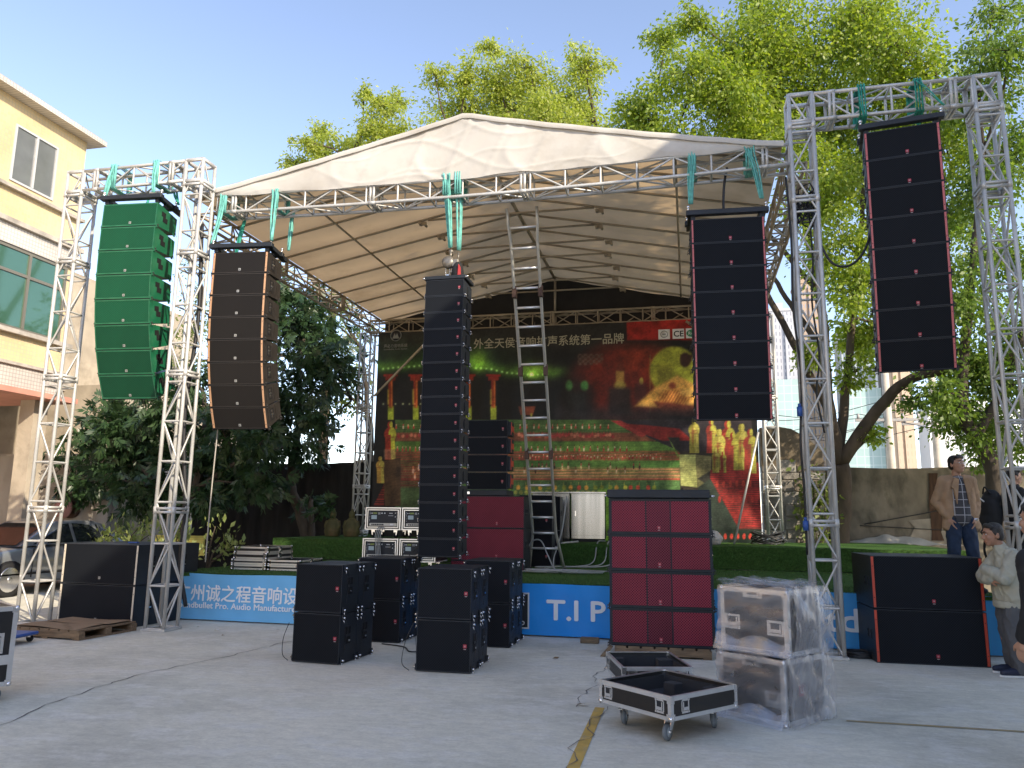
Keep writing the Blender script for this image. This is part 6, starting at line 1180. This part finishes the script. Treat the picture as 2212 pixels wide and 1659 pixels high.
tree('broad_tree', 'big broad leaved tree with forked trunk rising behind the right end of the stage', (3.25,19.2,.9),
     [([(3.25,19.2,.85),(3.4,19.1,2.0),(3.4,19,2.9)],.24,.20), ([(3.4,19,2.9),(3.2,19,4.4),(3.25,19.4,6.5),(3.0,20,9.5),(2.6,20,12)],.17,.05), ([(3.4,19,2.9),(4.2,18.7,4.1),(4.9,18.3,4.75),(6.3,17.8,4.95),(8.2,17.2,5.6)],.16,.06), ([(3.2,19,4.2),(2.5,18.8,5.7),(1.75,18.6,7.3),(.8,19,9.5)],.10,.05), ([(3.25,19,5.4),(2.6,18.9,6.5),(2.0,18.9,7.6)],.08,.05), ([(3.4,19.1,3.2),(3.7,19.2,5),(4.2,19.5,8),(4.6,19.8,11)],.13,.04), ([(3.3,19.4,7),(1.5,19.6,9.5),(-.5,19.8,11)],.07,.03), ([(4.2,19.5,8),(5.4,19.4,10),(6.5,19.5,12)],.07,.03)], CL_T3, 3600, .105, .055, M['lf_mid'], 'bark', jit=1.05, sub=15, spread=.27)
tree('side_tree', 'darker green tree at the far right edge behind the gantry', (6.0,17.4,.3), [([(6.05,17.4,.3),(5.95,17.3,2.6),(5.7,17.3,3.3),(5.5,17.3,4.1),(5.9,17.4,6.5),(6.4,17.5,9.5)],.2,.05), ([(5.7,17.3,3.3),(6.6,17.4,5),(7.4,17.5,7.5)],.1,.04)], CL_T4, 2800, .10, .055, leafmat('shaded green leaves', (.085,.155,.025), (.20,.28,.05), .45), 'barkd')
tree('yellow_green_tree', 'tall airy yellow green tree behind the middle of the canopy roof', (-4.5,23,0), [([(-4.5,23,0),(-4.5,23,6),(-4.3,23,10),(-5,23,14)],.25,.06), ([(-4.4,23,8),(-3,23,11),(-2.6,23,14)],.12,.04), ([(-4.5,23,8),(-6.3,23,11),(-7.2,23,13.5)],.12,.04)], CL_T2, 3600, .115, .05, M['lf_bright'], 'bark', jit=1.14, spread=.25, sub=16)
tree('light_green_tree', 'lower light green tree rising behind the left slope of the canopy roof', (-11,22,0), [([(-11,22,0),(-11,22,6),(-10.8,22,10),(-10.5,22,13)],.2,.05), ([(-11,22,8),(-12.2,22,10),(-12.8,22,11.5)],.1,.04)], CL_T1, 3600, .11, .05, M['lf_bright'], 'bark', jit=1.14, spread=.25, sub=16)
tree('large_leaf_tree', 'dark tree with big compound leaves hanging low behind the left truss legs', (-11.5,16.3,0), [([(-11.5,16.3,0),(-11.6,16.3,1.5),(-11.3,16.4,3),(-11.5,16.5,4.5)],.14,.05), ([(-11.6,16.3,1.6),(-12.8,16.3,2.6),(-13.6,16.4,3.2)],.07,.03), ([(-11.4,16.4,2.2),(-10.2,16.4,2.9),(-9.2,16.5,3.2)],.07,.03)], CL_LA, 260, .17, .055, M['lf_dark'], 'barkd', whorl=10, sub=7, droop=.7, spread=.36)
tree('large_leaf_tree', 'dark large leaved tree with a leaning trunk between the brown speakers and the backdrop', (-9.18,18,.6), [([(-9.18,18,.6),(-9.5,18,1.6),(-9.85,18,2.5),(-9.7,18,4.1),(-9.8,18,5.4),(-9.6,18,7)],.16,.05), ([(-9.65,18,3.7),(-9.15,18,4.0),(-8.9,18,4.0),(-8.3,18,4.5)],.05,.02), ([(-9.18,18,.6),(-9.2,18,1.2),(-9.25,18,2.0)],.12,.06)], CL_LB, 260, .17, .055, M['lf_dark'], 'barkd', whorl=10, sub=7, droop=.7, spread=.36)
tree('small_leaf_tree', 'olive green small leaved tree showing between the brown speakers and the backdrop', (-9.0,21.5,0), [([(-9,21.5,0),(-9.2,21.3,4),(-9.4,21,6.5)],.14,.05), ([(-9.1,21.4,3.5),(-9.6,21,5),(-15,21,8)],.06,.03)], CL_LC, 900, .10, .06, M['lf_small'], 'barkd', spread=.34)
tree('broad_tree', 'unseen tall leafy tree added beyond the hall to shade the canopy roof', (12.6,11.4,0), [([(12.6,11.4,0),(12.4,11.2,4),(11.9,10.6,9),(10.8,8.5,13.5),(10.5,7,16)],.3,.08)], [(10.5,6,16.5,1.8),(10.2,8,15.5,1.9),(10.8,10,14,1.8),(11,4.8,17.5,1.2),(10.5,7.5,17.5,1.4),(10,9.5,12.8,1.2),(9.6,6,14.8,1.2),(11,8.8,16.5,1.5)], 600, .22, .12, M['lf_mid'], 'bark')  # unseen tree, crown shaped to throw leafy shade on the roof
tree('broad_tree', 'unseen low leafy tree added at the far right to shade the concrete wall', (10.2,16.4,0), [([(10.2,16.4,0),(10.1,16.3,2),(10,16.2,5),(10,16.2,7)],.18,.05)], [(9.8,16,5.5,1.3),(10.2,15.2,6.5,1.2),(9.6,17,4.5,1.2),(10,16.5,7.5,1.2),(10,15.6,4.2,1.0),(10.2,17.6,6,1.1)], 800, .18, .1, M['lf_mid'], 'bark')  # unseen tree added to keep the sun off the concrete wall
def shrub(lab, base, stems, dens, L_, W_, lm):
    t = thing('potted_shrub', lab, 'shrub', base); B = V(base); mb = MB(); P = []; D = []
    for s_ in stems:
        pp = bez([V(p) for p in s_], 4); mb.path(pp, [.022-.014*i/(len(pp)-1) for i in range(len(pp))], 5, 0)
        tip = np.array(pp[-1]); g = rng.normal(0,.09,(dens,3)); P.append(tip+g); d = g/.09*.5+rng.normal(0,.5,(dens,3))+np.array([0,0,.9]); D.append(d)
        m2 = np.array(pp[len(pp)*2//3]); g = rng.normal(0,.07,(dens//2,3)); P.append(m2+g); D.append(g/.07*.5+rng.normal(0,.5,(dens//2,3))+np.array([0,0,.9]))
    P = np.concatenate(P); build('stems', mb, 'bark', t); obj('foliage', leaf_mesh('foliage', P, np.concatenate(D), rng.normal(0,1,P.shape), L_, W_, lm), t)
    mb = MB(); mb.cone([(.22,0),(.30,.35),(.33,.37),(.33,.42),(.29,.42)],16,0); build('pot', mb, mat('dark glazed pot', (.06,.03,.02), .4), t); return t
st_ = []
q = random.Random(9)
for k in range(22):
    a = q.uniform(-1.0,.9); h = q.uniform(.65,1.2)*(1-.30*abs(a)); st_.append([(0,0,.4),(a*.4,q.uniform(-.1,.1),.4+h*.35),(a*.85+q.uniform(-.1,.1),q.uniform(-.25,.25),.4+h*.75),(a*1.15+q.uniform(-.12,.12),q.uniform(-.3,.3),.4+h)])
shrub('pale leaved potted shrub behind the left cream edged subs', (-9.55,12.4,0), st_, 20, .11, .05, M['lf_shrub'])
shrub('small leafy shrub branch reaching out right of the second left truss leg', (-8.0,11.9,.0), [[(0,0,.4),(.12,0,.8),(.3,0,.95),(.52,0,1.05)],[(0,0,.4),(.1,0,.85),(.2,0,1.05),(.36,.05,1.22)],[(0,0,.4),(.05,0,.9),(.08,0,1.15),(.14,0,1.4)],[(.12,0,.8),(.28,0,.92),(.42,-.05,1.02),(.62,-.05,1.08)]], 18, .11, .05, M['lf_shrub'])
t = thing('climber_plant', 'leafy climber growing on the stone pier beside the big tree trunk', 'plant', (2.75,18.5,1.0)); P = rng.normal(0,1,(420,3))*np.array([.22,.12,.42])+np.array([0,0,.95]); mb = MB()
for k in range(6): mb.path(bez([(0,0,0),(.1*k-.25,.0,.5),(.12*k-.3,0,1.0),(.1*k-.2,0,1.5)]), .012)
build('stems', mb, 'barkd', t); obj('foliage', leaf_mesh('foliage', P, rng.normal(0,.6,P.shape)+np.array([0,-.2,-.5]), rng.normal(0,1,P.shape), .13, .08, M['lf_small']), t)
# ---------------------------------------------------------------- people
def cap(mb, p, q, r1, r2, n=12, fl=1.0):                 # tapered limb segment with round ends
    p = V(p); q = V(q); d = (q-p).normalized(); k = 4; pts = []; rs = []
    for i in range(k): a = math.pi/2*(1-i/k); pts.append(p-d*r1*math.sin(a)*.98); rs.append(max(.004, r1*math.cos(a)))
    pts += [p, q]; rs += [r1, r2]
    for i in range(1, k+1): a = math.pi/2*i/k; pts.append(q+d*r2*math.sin(a)*.98); rs.append(max(.004, r2*math.cos(a)))
    mb.path(pts, rs, n)
def chain(mb, pts): 
    for (p, r), (q, s_) in zip(pts[:-1], pts[1:]): cap(mb, p, q, r, s_)
def hand(mb, w_, d, side, palm, curl=.5, s_=1.0):        # palm, four bent fingers of unequal length, thumb from the side of the palm
    w_ = V(w_); d = V(d).normalized(); palm = V(palm).normalized(); sd = d.cross(palm).normalized()*side
    c = w_+d*.05*s_; cap(mb, w_+d*.0, w_+d*.045*s_, .024*s_, .030*s_)
    for k, L_ in enumerate((.068,.078,.072,.056)):
        b = w_+d*.085*s_+sd*(.030-.020*k)*s_; cap(mb, w_+d*.03*s_+sd*(.020-.013*k)*s_, b, .017*s_, .0105*s_)
        m_ = b+(d*math.cos(curl)+palm*math.sin(curl))*L_*.45*s_; e = m_+(d*math.cos(curl*2.1)+palm*math.sin(curl*2.1))*L_*.38*s_; f = e+(d*math.cos(curl*2.8)+palm*math.sin(curl*2.8))*L_*.28*s_
        chain(mb, [(b,.0102*s_),(m_,.0092*s_),(e,.0085*s_),(f,.0072*s_)])
    b = w_+d*.028*s_+sd*.026*s_; m_ = b+(sd*.75+d*.75+palm*.3).normalized()*.042*s_; e = m_+(sd*.25+d*.9+palm*.45).normalized()*.032*s_; chain(mb, [(b,.015*s_),(m_,.0115*s_),(e,.0085*s_)])
def head(mb, c, Rm, s_=1.0):                             # skull, jaw, nose, ears, brow, lips on the continuous body
    P = lambda x,y,z: V(c)+Rm @ (V((x,y,z))*s_)
    mb.ball(P(0,.012,.035), (.076*s_,.094*s_,.088*s_), 0, 16, None, Rm); mb.ball(P(0,-.022,-.03), (.062*s_,.068*s_,.085*s_), 0, 14, None, Rm); mb.ball(P(0,-.055,-.085),(.032*s_,.028*s_,.026*s_),0,10,None,Rm)
    chain(mb, [(P(0,-.082,.012),.010*s_),(P(0,-.100,-.022),.014*s_)]); mb.ball(P(0,-.094,-.026),(.019*s_,.012*s_,.010*s_),0,8,None,Rm)
    for k in (-1,1): mb.ball(P(k*.076,.018,-.008),(.010*s_,.022*s_,.034*s_),0,10,None,Rm); mb.ball(P(k*.038,-.062,-.022),(.024*s_,.020*s_,.026*s_),0,8,None,Rm); cap(mb, P(k*.012,-.080,.036), P(k*.045,-.072,.038), .009*s_, .008*s_)
    cap(mb, P(-.02,-.082,-.056), P(.02,-.082,-.056), .008*s_, .008*s_); cap(mb, P(-.016,-.080,-.066), P(.016,-.080,-.066), .008*s_, .008*s_)
def face(par, c, Rm, s_=1.0, hairm='hair', glasses=False, style=0):
    P = lambda x,y,z: V(c)+Rm @ (V((x,y,z))*s_)
    for k in (-1,1):
        e = MB(); e.ball(P(k*.032,-.074,.016),(.013*s_,.008*s_,.007*s_),0,10,None,Rm); e.ball(P(k*.032,-.081,.016),(.0055*s_,.003*s_,.0058*s_),1,8,None,Rm); build('eye', e, ['eyew','black'], par)
        e = MB(); chain(e, [(P(k*.014,-.089,.038),.004*s_),(P(k*.034,-.087,.044),.0046*s_),(P(k*.052,-.076,.039),.003*s_)]); build('eyebrow', e, hairm, par)
    e = MB(); chain(e, [(P(-.022,-.087,-.061),.003*s_),(P(0,-.092,-.060),.0045*s_),(P(.022,-.087,-.061),.003*s_)]); build('mouth', e, 'lips', par)
    h = MB(); h.ball(P(0,.026,.050),(.083*s_,.094*s_,.085*s_),0,16,None,Rm); h.ball(P(0,.055,.0),(.078*s_,.062*s_,.075*s_),0,14,None,Rm)
    if style == 0: chain(h, [(P(-.055,-.050,.092),.028*s_),(P(-.01,-.062,.108),.026*s_),(P(.05,-.045,.095),.028*s_)])
    if style == 1: chain(h, [(P(-.06,-.03,.09),.028*s_),(P(.0,-.045,.105),.028*s_),(P(.06,-.03,.09),.028*s_)])
    for k in (-1,1): cap(h, P(k*.072,.0,.04), P(k*.074,.006,-.0), .016*s_, .010*s_)
    h = shell('hair', h, [hairm], .009, 2, par)
    # keep the brow free of hair
    inv = Rm.transposed()
    for v_ in h.data.vertices:
        l = inv @ (v_.co-V(c))/s_
        if l.y < -.045 and l.z < .075: v_.co = V(c)+Rm @ (V((l.x*.9, -.03, l.z))*s_)
    if glasses:
        g = MB()
        for k in (-1,1): g.path([P(k*.034+.022*math.cos(a), -.098-.0+.006*abs(k), .012+.015*math.sin(a)) for a in [i*math.pi/8 for i in range(17)]], .0016*s_, 5); g.path([P(k*.056,-.096,.016), P(k*.076,-.04,.018), P(k*.08,.02,.012)], .0016*s_, 5)
        g.path([P(-.012,-.099,.014), P(0,-.102,.018), P(.012,-.099,.014)], .0016*s_, 5); build('glasses', g, 'chrome', par)

def rotz(a): return Matrix.Rotation(a, 3, 'Z')
# man in the tan blazer, hands in his pockets, looking to his left
pm = thing('person', 'man in a tan blazer and dark jeans on the stage, hands in his pockets', 'person', (3.50, 11.5, .708), (0,0,R(6)))
hc = V((.0,-.045,1.665)); HR = rotz(R(28)) @ Matrix.Rotation(R(-4),3,'X')
arm = {k: [(k*.175,.0,1.45),(k*.255,.075,1.17),(k*.165,-.052,.955)] for k in (-1,1)}
b = MB(); head(b, hc, HR); chain(b, [((0,.01,1.46),.062),((0,-.015,1.58),.055)]); chain(b, [((0,.0,1.40),.12),((0,0,1.15),.125),((0,0,.98),.13)])
for k in (-1,1):
    a = arm[k]; chain(b, [(a[0],.055),(a[1],.040),(a[2],.028)]); hand(b, V(a[2]), (-k*.25,-.25,-1), -k, (-k*.9,.3,0), .25); chain(b, [((k*.09,0,.93),.08),((k*.115,-.02,.5),.055),((k*.135,.02,.09),.04)]); chain(b, [((k*.135,.03,.045),.04),((k*.15,-.16,.03),.032)])
chain(b, [((-.13,0,1.44),.06),((.13,0,1.44),.06)])
shell('body', b, ['skin'], .008, 2, pm); face(pm, hc, HR, 1, 'hair', True, 0)
s_ = MB(); chain(s_, [((0,-.012,1.455),.085),((0,-.03,1.38),.118),((0,-.035,1.2),.122),((0,-.035,1.04),.125),((0,-.03,.97),.128)]); M['check'] = brickmat('checked grey jumper', (.055,.055,.065), (.06,.06,.07), (.40,.40,.42), .10, .10, .005, .9, 0, None, 0, .1, 5); shell('jumper', s_, ['check'], .010, 3, pm)
j = MB()
for k in (-1,1):
    chain(j, [((k*.09,.01,1.465),.07),((k*.175,.0,1.445),.075)]); a = arm[k]; chain(j, [((k*.172,.0,1.425),.078),(a[1],.060),((a[2][0]+k*.01,a[2][1]+.01,a[2][2]+.03),.050)])
    chain(j, [((k*.120,.0,1.40),.088),((k*.118,-.01,1.2),.086),((k*.125,-.01,1.02),.084),((k*.150,-.0,.86),.080)])
chain(j, [((0,.05,1.44),.085),((0,.06,1.2),.09),((0,.06,.9),.10)]); chain(j, [((.16,.02,.92),.085),((.235,.03,.83),.045)])
shell('blazer', j, ['blazer'], .011, 3, pm, folds=.010, fs=8)
for k in (-1,1):
    l = MB(); l.prism([(k*.030,1.47),(k*.085,1.49),(k*.135,1.36),(k*.105,1.34),(k*.075,1.14)], -.150, -.118, 0); o = build('lapel', l, 'blazer', pm)
bt = MB(); bt.cone([(.142,.945),(.145,.955),(.145,.985),(.142,.992)], 24, 0, Matrix.Diagonal((1.05,.92,1,1)) @ Matrix.Translation((0,-.01,0))); bt.box(-.025,.025,-.150,-.138,.95,.987,1); build('belt', bt, ['black', mat('brass buckle', (.6,.48,.25), .3, .8)], pm)
tr = MB(); chain(tr, [((-.06,0,.95),.115),((.06,0,.95),.115)]); 
for k in (-1,1): chain(tr, [((k*.085,0,.90),.105),((k*.115,-.025,.52),.080),((k*.135,.02,.09),.066)])
shell('jeans', tr, ['jeans'], .012, 3, pm, folds=.008, fs=9)
for k in (-1,1): sh = MB(); chain(sh, [((k*.135,.04,.045),.045),((k*.15,-.10,.042),.046),((k*.155,-.19,.036),.036)]); shell('shoe', sh, ['black'], .012, 2, pm)
wt = MB(); a = V(arm[1][2]); T = Matrix.Translation(a+V((0,-.005,-.012))) @ Matrix.Rotation(R(25),4,'Y'); wt.cone([(.033,-.012),(.036,-.008),(.036,.008),(.033,.012)],14,0,T); wt.box(-.012,.022,-.046,-.034,-.018,.018,0,T,.004); build('wristwatch', wt, 'chrome', pm)

# older man in profile with folded arms
pg = thing('person', 'older man in a pale grey jacket and grey trousers standing in profile with folded arms', 'person', (3.38, 9.70, 0.0), (0,0,R(-80)))
hc2 = V((.0,-.125,1.475)); HR2 = Matrix.Rotation(R(6),3,'X') @ rotz(R(-6))
b = MB(); head(b, hc2, HR2, 1.04); chain(b, [((0,.0,1.27),.065),((0,-.085,1.40),.056)]); chain(b, [((0,.02,1.20),.10),((0,.01,1.0),.11),((0,0,.85),.12)])
for k in (-1,1):
    chain(b, [((k*.17,-.01,1.24),.050),((k*.20,-.16,1.02),.040),((-k*.03,-.215,1.05+.04*k),.028)]); hand(b, (-k*.03,-.215,1.05+.04*k), (-k,.25,-.1), k, (0,.9,-.2), .45)
    chain(b, [((k*.085,0,.82),.08),((k*.105,-.03,.44),.055),((k*.12,.02,.08),.04)]); chain(b, [((k*.12,.03,.045),.04),((k*.13,-.15,.03),.03)])
shell('body', b, ['skin2'], .008, 2, pg); face(pg, hc2, HR2, 1.04, 'hairg', False, 1)
j = MB(); chain(j, [((-.1,.0,1.265),.075),((.1,.0,1.265),.075)]); chain(j, [((0,.02,1.20),.135),((0,.01,1.02),.150),((0,.0,.84),.145)]); chain(j, [((0,.07,1.24),.085),((0,.08,1.1),.09)]); chain(j, [((0,-.055,1.335),.076),((0,-.03,1.28),.092),((0,0,1.26),.09)])
for k in (-1,1): chain(j, [((k*.165,.0,1.235),.084),((k*.205,-.15,1.02),.072),((k*.05,-.20,1.04+.04*k),.062),((-k*.06,-.205,1.055+.04*k),.052)]); chain(j, [((k*.08,.01,1.0),.135),((k*.085,.01,.80),.13)])
shell('jacket', j, ['greyj'], .011, 2, pg, folds=.014, fs=8)
w_ = MB(); w_.cone([(.165,.70),(.175,.715),(.175,.765),(.165,.775)], 28, 0, Matrix.Diagonal((1.15,.88,1,1))); w_.box(.19,.206,-.02,.05,.715,.765,0,None,.004); build('jacket_hem', w_, 'greyj', pg)
tr = MB(); chain(tr, [((-.06,.01,.80),.125),((.06,.01,.80),.125)])
for k in (-1,1): y_ = -.03*k; chain(tr, [((k*.085,.0,.78),.115),((k*.105,-.02+y_,.44),.094),((k*.12,.02+y_,.09),.080)])
shell('trousers', tr, ['trou'], .012, 2, pg, folds=.012, fs=8)
for k in (-1,1):
    y_ = -.03*k; sh = MB(); chain(sh, [((k*.12,.05+y_,.055),.046),((k*.125,-.10+y_,.048),.045),((k*.13,-.18+y_,.042),.036)]); o = shell('shoe', sh, ['shoe'], .011, 2, pg); sl_ = MB(); sl_.prism([(k*.12+x_, y2+y_) for x_, y2 in ((-.045,.09),(.045,.09),(.05,-.05),(.045,-.18),(.01,-.225),(-.03,-.20),(-.045,-.05))], .003, .022, 0, 'z'); build('sole', sl_, 'sole', o)

# man at the right edge of the picture, close to the camera
def plain_person(lab, loc, yaw, hgt, top, bottom, skin, hairm, hand_z=.78, arm_fwd=.03, hstyle=1, hyaw=0):
    p = thing('person', lab, 'person', loc, (0,0,yaw)); k_ = hgt/1.72; Z = lambda z: z*k_; hc = V((0,-.03,Z(1.60))); HR = rotz(hyaw)
    b = MB(); head(b, hc, HR); chain(b, [((0,.01,Z(1.40)),.062),((0,-.01,Z(1.52)),.055)]); chain(b, [((0,.0,Z(1.33)),.12),((0,0,Z(1.1)),.125),((0,0,Z(.93)),.13)])
    for k in (-1,1):
        a = [(k*.18,.0,Z(1.37)),(k*.235,.03,Z(1.09)),(k*.225,-arm_fwd*2,Z(.87))]; chain(b, [(a[0],.055),(a[1],.042),(a[2],.028)]); hand(b, a[2], (0,-.18,-1), k*-1, (-k,0,0), .38); chain(b, [((k*.09,0,Z(.88)),.08),((k*.10,-.01,Z(.48)),.055),((k*.11,.02,Z(.08)),.04)]); chain(b, [((k*.11,.03,.045),.04),((k*.12,-.15,.03),.03)])
    shell('body', b, [skin], .008, 2, p); face(p, hc, HR, 1, hairm, False, hstyle)
    j = MB(); chain(j, [((-.12,0,Z(1.375)),.075),((.12,0,Z(1.375)),.075)]); chain(j, [((0,.0,Z(1.37)),.10),((0,-.005,Z(1.435)),.078)]); chain(j, [((0,.01,Z(1.30)),.140),((0,.0,Z(1.1)),.145),((0,.0,Z(.92)),.145)])
    for k in (-1,1): chain(j, [((k*.18,.0,Z(1.36)),.075),((k*.237,.03,Z(1.09)),.062),((k*.226,-arm_fwd*1.8,Z(.89)),.048)]); chain(j, [((k*.08,.0,Z(1.2)),.115),((k*.085,0,Z(.88)),.115)])
    shell('jacket', j, [top], .012, 2, p, folds=.010, fs=8); tr = MB(); chain(tr, [((-.06,.0,Z(.88)),.12),((.06,.0,Z(.88)),.12)])
    for k in (-1,1): chain(tr, [((k*.085,0,Z(.85)),.108),((k*.10,-.01,Z(.47)),.082),((k*.11,.02,Z(.09)),.068)])
    shell('trousers', tr, [bottom], .012, 2, p, folds=.010, fs=8)
    for k in (-1,1): sh = MB(); chain(sh, [((k*.11,.04,.048),.045),((k*.12,-.10,.045),.046),((k*.125,-.18,.038),.036)]); shell('shoe', sh, ['black'], .012, 2, p)
    return p
plain_person('dark haired man in black cut off by the right edge of the picture', (2.23, 5.75, 0), R(-138), 1.74, 'cloth_black', 'cloth_black', 'skin', 'hair')
plain_person('person in black standing on the stage behind the right gantry leg, facing away', (4.72, 13.0, .708), R(100), 1.70, 'cloth_black', 'cloth_black', 'skin', 'hair')
bk = thing('backpack', 'bulky black backpack with pale piping on the person behind the right gantry leg', 'backpack', (4.40, 13.02, 1.42), (0,0,R(100))); mb = MB(); mb.ball((0,.02,.30),(.19,.15,.34),0,16); mb.ball((0,.06,.18),(.18,.14,.22),0,14); mb.ball((0,-.02,.55),(.15,.12,.14),0,12); shell('bag', mb, ['cloth_black'], .014, 4, bk)
mb = MB(); mb.path(bez([(-.12,.16,.50),(-.04,.19,.56),(.06,.19,.55),(.13,.16,.50)]), .010); build('piping', mb, 'white', bk); mb = MB(); mb.path(bez([(.0,.1,.05),(.03,.12,-.1),(.1,.1,-.22),(.12,.06,-.36)]), .018, 6, 0, .4); build('strap', mb, 'cloth_black', bk); mb = MB(); mb.path(bez([(-.1,.05,.62),(0,.07,.72),(.1,.05,.62)]), .012); build('grab_handle', mb, 'cloth_black', bk)
